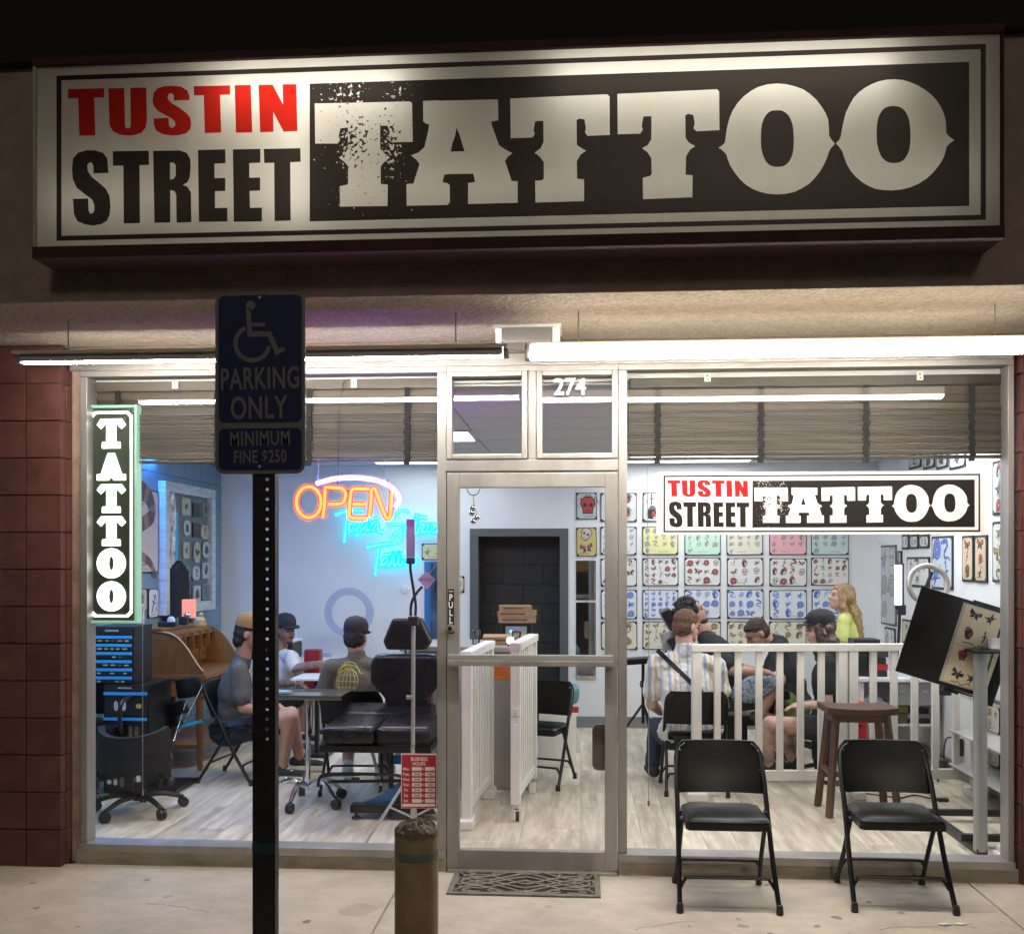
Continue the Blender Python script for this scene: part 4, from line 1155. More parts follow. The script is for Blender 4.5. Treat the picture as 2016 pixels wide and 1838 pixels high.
def sheet(name, label, M, w, h, paper, inks, n, border=.008, chamfer=.022, group='flash sheets', frame=None, ks=(0, 1, 2, 3, 5, 7, 8, 0, 7, 2), seed=None, cat='picture', line=True, big=1.0, dense=1.0):
    """M places a local plane: x along the width, y up, z out of the wall; the board's middle is the origin"""
    rnd = random.Random(seed if seed is not None else label)
    t = thing(name, label, cat, M @ Vector((0, -h / 2, 0)), 0, group)
    MB().box((0, 0, .006), (w, h, .012), None, .002).build('board', frame or BLACKP, t, world=False).data.transform(t.matrix_basis.inverted() @ M)
    a, b, c = w / 2 - border, h / 2 - border, chamfer
    P = [(a - c, -b), (a, -b + c), (a, b - c), (a - c, b), (-a + c, b), (-a, b - c), (-a, -b + c), (-a + c, -b)]
    pp = mat('sheet_%.2f_%.2f_%.2f' % paper, paper, .5, 0, .05, 6)
    me = MB().prism([(x, y, .0123) for x, y in P], (0, 0, .0015)).mesh('paper'); me.transform(M)
    link('paper', me, pp, t)
    m = MB()
    def put(pieces, x, y, s, an):
        for i, (k, poly) in enumerate(pieces):
            m.k = k
            m.poly([(px, py, .0142 + .00012 * i) for px, py in rot2(poly, an, s, x, y)])
    n = max(1, round(n * dense))
    cols = max(1, round(math.sqrt(n * w / h)))
    rows = max(1, math.ceil(n / cols))
    s0 = min(2 * a / cols, 2 * b / rows) * .74 * big
    k = 0
    for r in range(rows):
        for q in range(cols):
            if k >= n: break
            x = -a + 2 * a * (q + .5) / cols + rnd.uniform(-.08, .08) * s0
            y = b - 2 * b * (r + .5) / rows + rnd.uniform(-.08, .08) * s0
            put(motif(rnd.choice(list(ks))), x, y, s0 * rnd.uniform(.75, 1.1), rnd.uniform(-.5, .5))
            for _ in range(4):
                a0, rr_, le = rnd.uniform(0, 6.3), s0 * rnd.uniform(.3, .62), rnd.uniform(.5, 1.4)
                m.k = rnd.choice((0, 0, 1, 2))
                th = s0 * .035
                A = [(x + rr_ * math.cos(a0 + le * q_ / 4) * .9, y + rr_ * math.sin(a0 + le * q_ / 4)) for q_ in range(5)]
                m.poly([(px, py, .01415) for px, py in A] + [(px + th * .6, py + th, .01415) for px, py in reversed(A)])
            k += 1
    if line:
        random.seed(rnd.random())
        put(motif(9), rnd.uniform(-.2, .2) * w, -b + .02, .08, 0)
    me = m.mesh('drawing'); me.transform(M)
    link('drawing', me, [ink(c_, '%s%d' % (inks, i)) for i, c_ in enumerate(SETS[inks])], t)
    return t
_rc = random.Random(3)
BACK = lambda p: Matrix.Translation(p + Vector((_rc.uniform(-.004, .004), 0, _rc.uniform(-.004, .004)))) @ FRONT @ Matrix.Rotation(R(_rc.uniform(-.8, .8)), 4, 'Z')
cols = [(1183, 1254), (1265, 1335.5), (1347, 1418), (1430.5, 1502), (1514, 1587.5), (1597, 1671)]
rowsv = [(970, 1027), (1037, 1092.5), (1098, 1153), (1160.5, 1217.5), (1223, 1277.5)]
tints = [(.70, .72, .68), (.72, .70, .33), (.50, .74, .56), (.74, .72, .56), (.80, .42, .44), (.55, .68, .66)]
tn = ['pale grey', 'yellow', 'mint green', 'cream', 'pink', 'pale teal']
ordn = ['first', 'second', 'third', 'fourth', 'fifth', 'sixth']
for r, (va, vb_) in enumerate(rowsv):
    for c, (ua, ub) in enumerate(cols):
        if r == 0 and c > 1: continue
        a, b = at(ua, vb_, YB), at(ub, va, YB)
        w, h = b.x - a.x, b.z - a.z
        p = Vector(((a.x + b.x) / 2, YB - .0005, (a.z + b.z) / 2))
        if r == 0: lb, pap, ik, n = 'dark ornate flash print high on the back wall, %s in the row beside the banner' % ordn[c], (.62, .62, .58), 'dark', 2
        elif r == 1: lb, pap, ik, n = '%s flash sheet in the coloured row just under the banner' % tn[c], tints[c], 'grey', 6
        elif r == 2: lb, pap, ik, n = 'red and black flash sheet on the back wall, %s along its row' % ordn[c], (.73, .73, .69), 'redblack', (3, 8, 5, 4, 5, 8)[c]
        elif r == 3: lb, pap, ik, n = 'blue ink flash sheet on the back wall, %s along its row' % ordn[c], (.70, .74, .77), 'blue', (4, 10, 5, 5, 4, 5)[c]
        else: lb, pap, ik, n = 'cream flash sheet in the lowest row of the back wall, %s along' % ordn[c], (.72, .69, .55), 'sepia', (2, 6, 4, 5, 3, 4)[c]
        sheet('flash_sheet', lb, BACK(p), w, h, pap, ik, n, seed=r * 10 + c, big=1.05, dense=2.2)
def backpic(name, label, ua, va, ub, vb_, paper, inks, n, frame=None, **k):
    a, b = at(ua, vb_, YB), at(ub, va, YB)
    return sheet(name, label, BACK(Vector(((a.x + b.x) / 2, YB - .0005, (a.z + b.z) / 2))), b.x - a.x, b.z - a.z, paper, inks, n, frame=frame, **k)
backpic('framed_print', 'black framed skull print over the yellow print beside the dark doorway', 1134, 969, 1175, 1022, (.45, .5, .48), 'dark', 1, ks=(3,), big=1.4, group='framed prints')
backpic('framed_print', 'yellow framed print between the skull print and the narrow mirror', 1134, 1038, 1174, 1095, (.55, .45, .14), 'redblack', 2, big=1.4, group='framed prints')
backpic('framed_print', 'cream framed print partly hidden by the door post under the cyan script', 831, 1069, 875, 1101, (.72, .62, .34), 'sepia', 2, group='framed prints')
backpic('framed_print', 'small cream print on the back wall behind the door stile', 898, 1133, 915, 1166, (.7, .66, .5), 'grey', 1, group='framed prints')
a, b = at(1134, 1338, YB), at(1173, 1103, YB)
mi = thing('wall_mirror', 'narrow tall mirror of two panes on the white back wall', 'mirror', (a.x, YB, a.z))
MIR = mat('mirror', (.5, .52, .53), .02, 1)
zm = at(1150, 1183, YB).z
MB().bx(a.x, b.x, YB - .008, YB - .0005, a.z, zm - .012).build('pane', MIR, mi)
MB().bx(a.x, b.x, YB - .008, YB - .0005, zm + .012, b.z).build('pane', MIR, mi)
p = at(908, 1186, YB)
lsw = thing('light_switch', 'white double light switch by the doorway behind the door stile', 'switch', p)
MB().bx(p.x - .04, p.x + .04, YB - .007, YB - .0005, p.z - .06, p.z + .06, .002).build('plate', WPLAS, lsw)
MB().bx(p.x - .015, p.x + .015, YB - .011, YB - .0072, p.z - .03, p.z + .03, .002).build('rocker', WINK, lsw)
p = at(797, 1160, YB)
MBt = thing('thermostat', 'small round white thermostat on the back wall under the cyan script', 'thermostat', p)
MB().lathe(p, [(.042, 0), (.042, .018), (.036, .026)], 24, Matrix.Rotation(R(90), 3, 'X')).build('housing', WPLAS, MBt, True)
MB().lathe(p + Vector((0, -.026, 0)), [(.026, 0), (.024, .005)], 20, Matrix.Rotation(R(90), 3, 'X')).build('dial', WINK, MBt, True)
a, b = at(836, 1296, YB), at(880, 1105, YB)
dp = thing('dark_poster', 'dark blue framed poster on the back wall beside the client chair headrest', 'poster', (a.x, YB, a.z))
MB().bx(a.x, b.x, YB - .02, YB - .0005, a.z, b.z, .003).build('frame', mat('poster_blue', (.03, .16, .42), .5), dp)
MB().bx(a.x + .06, b.x, YB - .024, YB - .0205, a.z + .02, b.z - .02).build('print', mat('poster_night', (.012, .02, .035), .3, 0, .8, 6, col2=(.05, .09, .16)), dp)

# side walls
def wallpic(name, label, X, ua, va, ub, vb_, paper, inks, n, sgn, **k):
    um = (ua + ub) / 2
    a, b = onx(ua, (va + vb_) / 2, X), onx(ub, (va + vb_) / 2, X)
    zt, zb_ = onx(um, va, X).z, onx(um, vb_, X).z
    w, h = abs(b.y - a.y), zt - zb_
    p = Vector((X, (a.y + b.y) / 2, (zt + zb_) / 2))
    M = Matrix.Translation(p) @ (Matrix(((0, 0, 1, 0), (1, 0, 0, 0), (0, 1, 0, 0), (0, 0, 0, 1))) if sgn > 0 else Matrix(((0, 0, -1, 0), (-1, 0, 0, 0), (0, 1, 0, 0), (0, 0, 0, 1))))
    return sheet(name, label, M, w, h, paper, inks, n, **k)
XW = XR - .0005
GF = mat('grey_frame', (.10, .10, .10), .5)
rw = [('tall grey framed panel on the white side wall next to the lit wand lamp', 1737, 1073, 1766, 1230, (.55, .53, .54), 'grey', 5, GF),
      ('tiny framed print high beside the lit wand lamp', 1769, 1084, 1777, 1111, (.5, .52, .5), 'grey', 1, None),
      ('pale sheet, farthest of three hung in a row under the banner edge', 1778, 1052, 1791, 1081, (.68, .7, .66), 'grey', 2, None),
      ('pale sheet, middle of three hung in a row under the banner edge', 1794, 1052, 1810, 1080, (.68, .7, .66), 'grey', 2, None),
      ('pale sheet, nearest of three hung in a row under the banner edge', 1813, 1052, 1831, 1079, (.68, .7, .66), 'grey', 2, None),
      ('white flash sheet with red figures seen through the silver ring lamp', 1788, 1096, 1832, 1155, (.72, .74, .69), 'redblack', 5, None),
      ('large blue on white poster hung edge on behind the silver ring lamp', 1837, 1055, 1878, 1160, (.62, .70, .76), 'blue', 4, None),
      ('dark orange framed print under the banner, farther of the pair', 1897, 1054, 1919, 1145, (.62, .5, .36), 'orange', 3, None),
      ('dark orange framed print under the banner, nearer of the pair', 1922, 1053, 1946, 1147, (.62, .5, .36), 'orange', 3, None),
      ('pale print high on the side wall beside the window jamb', 1957, 906, 1984, 1013, (.6, .66, .64), 'redblack', 3, None),
      ('pale print at mid height on the side wall beside the window jamb', 1957, 1026, 1984, 1146, (.68, .7, .64), 'sepia', 3, None),
      ('small pale print under the tall grey framed panel', 1744, 1235, 1764, 1278, (.66, .7, .68), 'grey', 2, None),
      ('small cream print low behind the tilted black display boards', 1779, 1219, 1797, 1269, (.66, .6, .46), 'sepia', 2, None)]
for i, (lb, ua, va, ub, vb_, pap, ik, n, fm) in enumerate(rw):
    wallpic('framed_print', lb, XW, ua, va, ub, vb_, pap, ik, n, -1, frame=fm, seed=100 + i, group='prints on the side wall', border=.018, big=1.3)
for i, (ua, ub) in enumerate(((1792, 1815), (1820, 1842), (1846, 1868), (1872, 1903))):
    wallpic('framed_print', 'pale arched print above the banner, %s from the back corner' % ordn[i], XW, ua, 885, ub, 922, (.62, .66, .66), 'dark', 1, -1, seed=140 + i, group='prints on the side wall', border=.018, big=1.3)
XLW = XL + .004
wallpic('dragon_poster', 'pale poster of a coiled brown creature on the blue block wall', XLW, 250, 962, 309, 1128, (.62, .55, .54), 'brown', 1, 1, ks=(5,), big=1.5, seed=3, group='pictures on the blue wall', border=.012)
wallpic('framed_print', 'small white framed print of a dagger above the rolltop desk', XLW, 290, 1158, 309, 1216, (.7, .76, .8), 'dark', 1, 1, ks=(1,), big=1.2, seed=4, group='pictures on the blue wall')
wallpic('framed_print', 'small tan framed print half hidden behind the vertical glowing sign', XLW, 262, 1158, 286, 1205, (.6, .5, .42), 'grey', 1, 1, seed=5, group='pictures on the blue wall')
# big distressed frame with cut-out shapes
a, b = onx(311, 1090, XLW), onx(411, 1090, XLW)
zt, zb_ = onx(360, 955, XLW).z, onx(360, 1205, XLW).z
wf = thing('wooden_display_frame', 'large whitewashed wooden frame holding skateboard and small art on the blue wall', 'frame', (XLW, (a.y + b.y) / 2, zb_))
WW = mat('whitewashed_wood', (.55, .62, .66), .7, 0, .2, 6, .001, 40, stretch=(1, 1, 6))
y0, y1 = a.y, b.y
for q in ((y0, y0 + .09, zb_, zt), (y1 - .09, y1, zb_, zt)):
    MB().bx(XLW, XLW + .07, q[0], q[1], q[2], q[3], .004).build('frame_board', WW, wf)
for q in ((zb_, zb_ + .09), (zt - .09, zt)):
    MB().bx(XLW, XLW + .066, y0 + .0905, y1 - .0905, q[0], q[1], .004).build('frame_board', WW, wf)
MB().bx(XLW, XLW + .02, y0 + .08, y1 - .08, zb_ + .08, zt - .08).build('back_panel', mat('slate_panel', (.16, .19, .21), .7, 0, .2, 5), wf)
sk = MB()
sk.prism([(XLW + .03, y0 + .20 + .075 * x, (zb_ + zt) / 2 + .46 * z) for x, z in ((-.6, 1), (0, 1.1), (.8, .95), (1, .6), (.7, 0), (1, -.7), (.8, -1), (0, -1.12), (-.8, -1), (-1, -.6), (-.7, 0), (-1, .6))], (.02, 0, 0))
sk.build('skateboard_deck', mat('deck_print', (.40, .30, .33), .5, 0, .6, 14, col2=(.75, .66, .66), detail=3), wf)
MB().bx(XLW + .0205, XLW + .03, y0 + .25, y0 + .36, (zb_ + zt) / 2 - .2, (zb_ + zt) / 2 + .33).build('blue_strip', mat('sky_blue_card', (.02, .42, .78), .4), wf)
rnd = random.Random(11)
ww = (y1 - y0 - .5)
for i in range(15):
    cI, rI_ = i % 3, i // 3
    yc = y0 + .43 + ww * (cI + .5) / 3 + rnd.uniform(-.02, .02)
    zc = zt - .2 - (zt - zb_ - .36) * rI_ / 4 + rnd.uniform(-.02, .02)
    w, h = ww / 3 * rnd.uniform(.6, .88), rnd.uniform(.12, .2)
    c = rnd.choice(((.5, .62, .7), (.2, .3, .32), (.58, .66, .72), (.42, .5, .52), (.55, .56, .42), (.06, .07, .08)))
    k = w / 2
    q_ = rnd.choice((.55, .9, .98))
    P = [(yc + k * q_, zc - h / 2), (yc + k, zc - h * .5 * q_), (yc + k, zc + h * .5 * q_), (yc + k * q_, zc + h / 2), (yc - k * q_, zc + h / 2), (yc - k, zc + h * .5 * q_), (yc - k, zc - h * .5 * q_), (yc - k * q_, zc - h / 2)]
    o = MB().prism([(XLW + .022 + .001 * i, y, z) for y, z in P], (.012, 0, 0)).build('art_card', mat('art_card%d' % int(sum(c) * 100), c, .5, 0, .3, 22, col2=[x * .7 for x in c]), wf)
    m = MB()
    for j, (kk, poly) in enumerate(motif(rnd.choice((0, 2, 3, 5, 7, 8)))):
        m.k = kk
        m.poly([(XLW + .0345 + .001 * i + .0002 * j, yc + py * .7, zc + pz * .7) for py, pz in rot2(poly, rnd.uniform(-.4, .4), min(w, h) * .8, 0, 0)])
    m.build('drawing', [ink(c_, 'dark%d' % q) for q, c_ in enumerate(SETS['dark'])], o)

# ------------------------------------------------------------ left half of the room
def star_base(parent, c, r, h, m, n=5, a0=.3, caster=.03, arch=0.0, cm=None):
    cm = cm or BLACKP
    for i in range(n):
        a = a0 + 2 * PI * i / n
        d = Vector((math.cos(a), math.sin(a), 0))
        P = [c + Vector((0, 0, h)), c + d * r * .5 + Vector((0, 0, h + arch)), c + d * r * .9 + Vector((0, 0, h * .72)), c + d * r + Vector((0, 0, caster * 2))]
        MB().tube(smooth_path(P, 4), [.022 - .0009 * j for j in range(13)], 8).build('base_arm', m, parent, True)
        for s in (-1, 1):
            q = c + d * r + Vector((-d.y, d.x, 0)) * .012 * s + Vector((0, 0, caster))
            t_ = Vector((-d.y, d.x, 0))
            MB().cyl(q - t_ * .008, q + t_ * .008, caster, None, 14).build('caster', cm, parent, True)
c = fl(272, 1598)
st = thing('swivel_stool', 'black swivel stool with low curved back near the window', 'stool', c)
star_base(st, c, .29, .11, BLACKP, a0=.62, caster=.034)
MB().cyl(c + Vector((0, 0, .08)), c + Vector((0, 0, .2)), .03, None, 14).build('lift_cover', BLACKP, st, True)
MB().cyl(c + Vector((0, 0, .2)), c + Vector((0, 0, .3)), .016, None, 12).build('gas_lift', CHROME, st, True)
FAB = mat('charcoal_fabric', (.014, .0135, .013), .9, 0, .2, 80, .0006)
MB().lathe(c, [(.0, .29), (.20, .295), (.225, .32), (.222, .36), (.19, .385), (0, .39)], 28).build('seat', FAB, st, True)
vv, ff = [], []
nA, nH = 24, 5
for q in (0, 1):
    for j in range(nH + 1):
        for i in range(nA + 1):
            a = R(180 + 15 + 150 * i / nA)
            hh = .29 + (.24 + .05 * abs(2 * i / nA - 1) ** 2) * j / nH
            r = (.245 if q == 0 else .205) + .012 * math.sin(PI * j / nH) * (1 if q == 0 else -1)
            vv.append((c.x + r * math.cos(a), c.y + r * math.sin(a), hh))
k = (nA + 1) * (nH + 1)
for j in range(nH):
    for i in range(nA):
        b = j * (nA + 1) + i
        ff += [(b, b + 1, b + nA + 2, b + nA + 1), (k + b, k + b + nA + 1, k + b + nA + 2, k + b + 1)]
for i in range(nA):
    b = nH * (nA + 1) + i
    ff += [(b, b + 1, k + b + 1, k + b), (i, k + i, k + i + 1, i + 1)]
for j in range(nH):
    for e in (0, nA):
        b = j * (nA + 1) + e
        ff.append((b, b + nA + 1, k + b + nA + 1, k + b))
MB().add(vv, ff).build('curved_back', FAB, st, True)
MB().cyl(c + Vector((.15, -.02, .26)), c + Vector((.24, -.05, .22)), .012, None, 8).ell(c + Vector((.24, -.05, .22)), (.03, .03, .03), None, 10, 8).build('tilt_knob', BLACKP, st, True)

c = fl(188, 1560)
oc = thing('office_chair', 'black office chair with looped armrest behind the window jamb', 'chair', c)
star_base(oc, c, .30, .1, BLACKP, a0=.2)
MB().cyl(c + Vector((0, 0, .08)), c + Vector((0, 0, .42)), .028, None, 14).build('column', BLACKP, oc, True)
MB().box(c + Vector((0, 0, .46)), (.48, .48, .09), None, .03).build('seat', VINYL, oc, True)
MB().box(c + Vector((-.05, .23, .82)), (.46, .08, .58), Euler((R(-8), 0, 0)), .03).build('backrest', VINYL, oc, True)
for s in (-1, 1):
    MB().tube(smooth_path([c + Vector((s * .26, -.16, .46)), c + Vector((s * .28, -.2, .66)), c + Vector((s * .27, 0, .69)), c + Vector((s * .27, .18, .66)), c + Vector((s * .26, .16, .46))], 5), .016, 8).build('armrest', BLACKP, oc, True)

# stacked black tool chests with blue drawer edges
TY = 1.55
def chest(label, x0, x1, v0_, v1_, depth, nd, toph, stickers):
    a, b = at(x0, v1_, TY), at(x1, v0_, TY)
    t = thing('tool_chest', label, 'tool chest', ((a.x + b.x) / 2, TY, a.z), 0, 'tool chests')
    MB().bx(a.x, b.x, TY + .012, TY + depth, a.z, b.z, .006).build('cabinet', BLACKM, t)
    BLUE_REFLECT = mat('drawer_blue_reflection', (.05, .42, .95), .22)  # reflected blue neon put into the edge colour
    hz = b.z - a.z
    rnd = random.Random(label)
    zc = b.z - toph
    dh = (zc - a.z) / nd
    for i in range(nd):
        z = zc - dh * i
        d = MB().bx(a.x + .012, b.x - .012, TY, TY + .0115, z - dh + .006, z - .004, .003).build('drawer', BLACKP, t)
        MB().bx(a.x + .008, b.x - .008, TY - .014, TY - .0005, z - .026, z - .005, .003).build('drawer_edge', BLUE_REFLECT, d)
        w = b.x - a.x - .05
        k = 0
        x = a.x + .025
        while x < b.x - .06:
            sw_ = rnd.uniform(.03, .055)
            sh_ = min(dh - .045, rnd.uniform(.03, .1) if stickers else .03)
            if sh_ > .012 and rnd.random() < .8:
                cc = rnd.choice(((.7, .7, .68), (.7, .68, .6), (.5, .06, .05), (.62, .5, .1), (.75, .75, .75), (.16, .13, .1), (.55, .62, .66)))
                zc2 = z - .03 - (dh - .035) / 2
                P = [(x + sw_ / 2 + sw_ / 2 * math.cos(2 * PI * q / 8) * (1 if q % 2 else .8), TY - .0005 - .0002 * k, zc2 + sh_ / 2 * math.sin(2 * PI * q / 8)) for q in range(8)]
                s_ = MB().prism(P, (0, -.0006, 0)).build('sticker', mat('sticker%d' % int(sum(cc) * 100), cc, .4, 0, .5, 60, col2=[min(.8, y * 1.1) for y in cc]), d)
            x += sw_ + .008
            k += 1
    MB().bx(a.x + .01, b.x - .01, TY, TY + .0115, zc, b.z - .004, .003).build('lid_front', BLACKP, t)
    MB().bx((a.x + b.x) / 2 - .05, (a.x + b.x) / 2 + .05, TY - .02, TY - .0005, b.z - toph * .6, b.z - toph * .35, .003).build('handle', CHROME, t)
    return t
chest('upper black tool chest with stacked blue edged drawers under the glowing sign', 183, 262, 1233, 1345, .32, 6, .06, False)
chest('lower wider tool chest covered in stickers with blue drawer edges', 203, 292, 1347, 1560, .4, 4, .05, True)

# rolltop desk against the blue wall, seen from its end
dk = thing('rolltop_desk', 'brown oak rolltop desk with curved sides against the blue wall', 'desk', (-3.3, 2.7, 0))
dx0, dxf = XL + .02, -2.93
def desk_side(y):
    P = [(dx0, .76), (dxf - .02, .76), (dxf - .03, .79)]
    s0, s1 = (-3.30, 1.10), (dxf - .035, .80)
    P += [(q.x, q.y) for q in smooth_path([Vector((dxf - .04, .80, 0)), Vector((-3.02, .86, 0)), Vector((-3.10, .98, 0)), Vector((-3.20, 1.07, 0)), Vector((-3.34, 1.10, 0))], 5)]
    P += [(dx0, 1.10)]
    return MB().prism([(x, y, z) for x, z in P], (0, .03, 0)).build('side_panel', WOODH, dk)
DY0, DY1 = 2.32, 3.25
desk_side(DY0); desk_side(DY1 - .03)
tr_ = MB().tube([(q.x, DY0 - .006, q.y) for q in smooth_path([Vector((dxf - .03, .795, 0)), Vector((-3.015, .865, 0)), Vector((-3.095, .985, 0)), Vector((-3.195, 1.075, 0)), Vector((-3.34, 1.105, 0))], 5)], .008, 6).build('side_edge', mat('worn_edge', (.5, .36, .2), .4), dk, True)
MB().bx(dx0, -3.28, DY0 - .015, DY1 + .015, 1.101, 1.125, .004).build('top_board', WOODH, dk)
MB().bx(dx0, dxf, DY0 - .012, DY1 + .012, .725, .7595, .006).build('desk_top', WOODH, dk)
MB().bx(dx0 + .01, dxf - .03, DY0 + .01, DY1 - .01, .585, .7245, .003).build('apron', WOODH, dk)
for i in range(3):
    y = DY0 + .05 + i * .29
    q = MB().bx(dxf - .0295, dxf - .012, y, y + .26, .60, .71, .004).build('drawer', WOODH, dk)
    MB().ell((dxf - .002, y + .13, .655), (.014, .014, .014), None, 10, 8).build('knob', WOOD, q, True)
MB().bx(dx0 + .02, -3.30, DY0 + .031, DY1 - .031, .761, 1.1).build('back_panel', WOODH, dk)
for i in range(5):
    y = DY0 + .05 + i * .17
    q = MB().bx(-3.299, -3.27, y, y + .15, .80, .92, .004).build('drawer', WOOD, dk)
    MB().ell((-3.262, y + .075, .86), (.01, .01, .01), None, 8, 6).build('knob', WOOD, q, True)
    MB().bx(-3.299, -3.18, y - .012, y, .925, 1.07).build('pigeonhole_divider', WOOD, dk)
for i in range(12):
    t_ = i / 11
    MB().box((-3.31 + .10 * t_, (DY0 + DY1) / 2, 1.09 - .05 * t_ * t_), (.018, DY1 - DY0 - .07, .012), None, .003).build('tambour_slat', WOODH, dk)
for x, y in ((dxf - .07, DY0 + .05), (dxf - .07, DY1 - .05), (dx0 + .06, DY0 + .05), (dx0 + .06, DY1 - .05)):
    MB().lathe((x, y, 0), [(.018, 0), (.024, .03), (.02, .06), (.026, .14), (.022, .2), (.032, .3), (.03, .5), (.036, .584)], 14).build('leg', WOOD, dk, True)
MB().bx(dx0 + .05, dxf - .06, DY0 + .04, DY1 - .04, .17, .2, .004).build('lower_shelf', WOODH, dk)
# things on the desk
def bottle(name, label, p, r, h, m1, m2):
    t = thing(name, label, 'bottle', p)
    MB().lathe(p, [(r * .9, 0), (r, .01), (r, h * .68), (r * .75, h * .74)], 18).build('body', m1, t, True)
    MB().lathe(p, [(r * .78, h * .735), (r * .8, h * .84), (r * .5, h * .86)], 16).build('cap', m2, t, True)
    MB().tube(smooth_path([p + Vector((-r * .6, 0, h * .85)), p + Vector((-r * .5, 0, h)), p + Vector((r * .5, 0, h)), p + Vector((r * .6, 0, h * .85))], 4), .008, 6).build('loop', m2, t, True)
p = Vector((at(276, 1236, 2.4).x, 2.4, 1.126))
bottle('water_bottle', 'white patterned drinking bottle with black loop lid on the rolltop desk', p, .032, .26, mat('bottle_print', (.6, .58, .55), .4, 0, .6, 30, col2=(.75, .72, .7)), BLACKP)
def smalls(name, label, cat, p, parts):
    t = thing(name, label, cat, p)
    for nm, kind, off, dim, m in parts:
        q = MB()
        c_ = Vector(p) + Vector(off)
        if kind == 'b': q.box(c_, dim, None, min(dim) * .2)
        elif kind == 'e': q.ell(c_, dim, None, 14, 10)
        elif kind == 'c': q.lathe(c_, [(dim[0] * .9, 0), (dim[0], dim[1] * .1), (dim[0] * dim[2], dim[1])], 16)
        q.build(nm, m, t, kind != 'b')
    return t
CRM = mat('cream_ceramic', (.5, .38, .2), .4)
smalls('ceramic_figure', 'small cream ceramic figure on top of the rolltop desk', 'ornament', (at(398, 1232, 2.6).x - .02, 2.6, 1.1255), [('bowl', 'c', (0, 0, 0), (.05, .03, 1.1), CRM), ('body', 'e', (0, 0, .045), (.045, .04, .035), CRM), ('head', 'e', (.01, 0, .09), (.022, .02, .022), CRM)])
smalls('tape_dispenser', 'dark tape dispenser with white roll on the rolltop desk', 'dispenser', (at(330, 1240, 2.5).x, 2.5, 1.1255), [('base', 'b', (0, 0, .02), (.14, .06, .04), BLACKP), ('roll', 'e', (.03, 0, .05), (.035, .012, .035), WPLAS)])
smalls('tattoo_machine', 'small black and steel tattoo machine at the desk top edge', 'machine', (at(362, 1238, 2.75).x, 2.75, 1.1255), [('body', 'b', (0, 0, .035), (.07, .06, .07), BLACKP), ('motor', 'e', (.03, 0, .08), (.03, .025, .025), CHROME), ('grip', 'c', (-.05, 0, 0), (.014, .06, .8), STEEL)])
smalls('orange_lamp', 'small glowing salmon lamp behind the rolltop desk on the blue wall', 'lamp', (at(470 / 1.27 + 2, 1235, 3.0).x - .02, 3.05, 1.1255), [('shade', 'b', (0, 0, .12), (.11, .05, .16), emit('salmon_glow', (1, .32, .2), .7)), ('base', 'b', (0, 0, .02), (.06, .06, .04), BLACKP)])
jk = thing('hanging_jacket', 'black jacket hanging on the blue wall beside the wooden frame', 'jacket', (XL + .06, 3.35, 1.0))
q = MB()
for i in range(5):
    q.cap((XL + .08, 3.22 + .055 * i, 1.62 - .03 * abs(i - 2)), (XL + .09, 3.20 + .065 * i, 1.02 + .03 * (i % 2)), .045, .055)
link('cloth', blob(q, .012, 4), mat('jacket_black', (.015, .015, .017), .9), jk)
MB().ell((XL + .03, 3.33, 1.68), (.03, .015, .015)).build('hook', CHROME, jk)
pt = thing('side_table', 'low white table behind the person in the tan cap', 'table', (-2.75, 3.9, 0))
MB().bx(-3.15, -2.35, 3.62, 4.1, .70, .73, .004).build('table_top', WPLAS, pt)
for x in (-3.1, -2.4):
    for y in (3.67, 4.05):
        MB().cyl((x, y, 0), (x, y, .7), .016, None, 10).build('leg', BLACKM, pt, True)
smalls('printer', 'black and white printer on the low white table behind the tan cap', 'printer', (-2.85, 3.85, .7305), [('body', 'b', (0, 0, .09), (.42, .34, .16), BLACKP), ('lid', 'b', (0, 0, .18), (.42, .34, .02), WPLAS), ('paper', 'b', (.05, .12, .24), (.22, .02, .12), PAPER)])

# tattoo arm rest on a leaning chrome stand
a, b = fl(311, 1560), at(366, 1380, 1.95)
ar = thing('arm_rest', 'black padded tattoo arm rest on a leaning chrome stand', 'arm rest', a)
MB().cyl(a, a.lerp(b, .55), .011, None, 10).build('lower_rod', BLACKM, ar, True)
MB().cyl(a.lerp(b, .5), b, .008, None, 10).build('upper_rod', CHROME, ar, True)
MB().box(at(372, 1352, 1.95), (.13, .2, .15), Euler((0, R(-8), 0)), .035).build('top_pad', VINYL, ar, True)
MB().box(at(352, 1394, 1.95), (.1, .12, .11), Euler((0, R(-20), 0)), .025).build('side_pad', VINYL, ar, True)
MB().box(at(333, 1418, 1.98), (.15, .14, .13), Euler((0, R(-20), 0)), .03).build('side_pad', VINYL, ar, True)
MB().box(at(376, 1424, 1.9), (.2, .03, .025), Euler((0, R(-14), 0)), .005).build('clamp_bar', mat('blue_chrome', (.08, .5, .8), .15, .7), ar)
MB().cyl(at(352, 1440, 1.93), at(398, 1350, 1.93), .007, None, 8).build('side_rod', CHROME, ar, True)
MB().box(a + Vector((0, .16, .02)), (.3, .4, .03), None, .008).build('foot', BLACKM, ar)

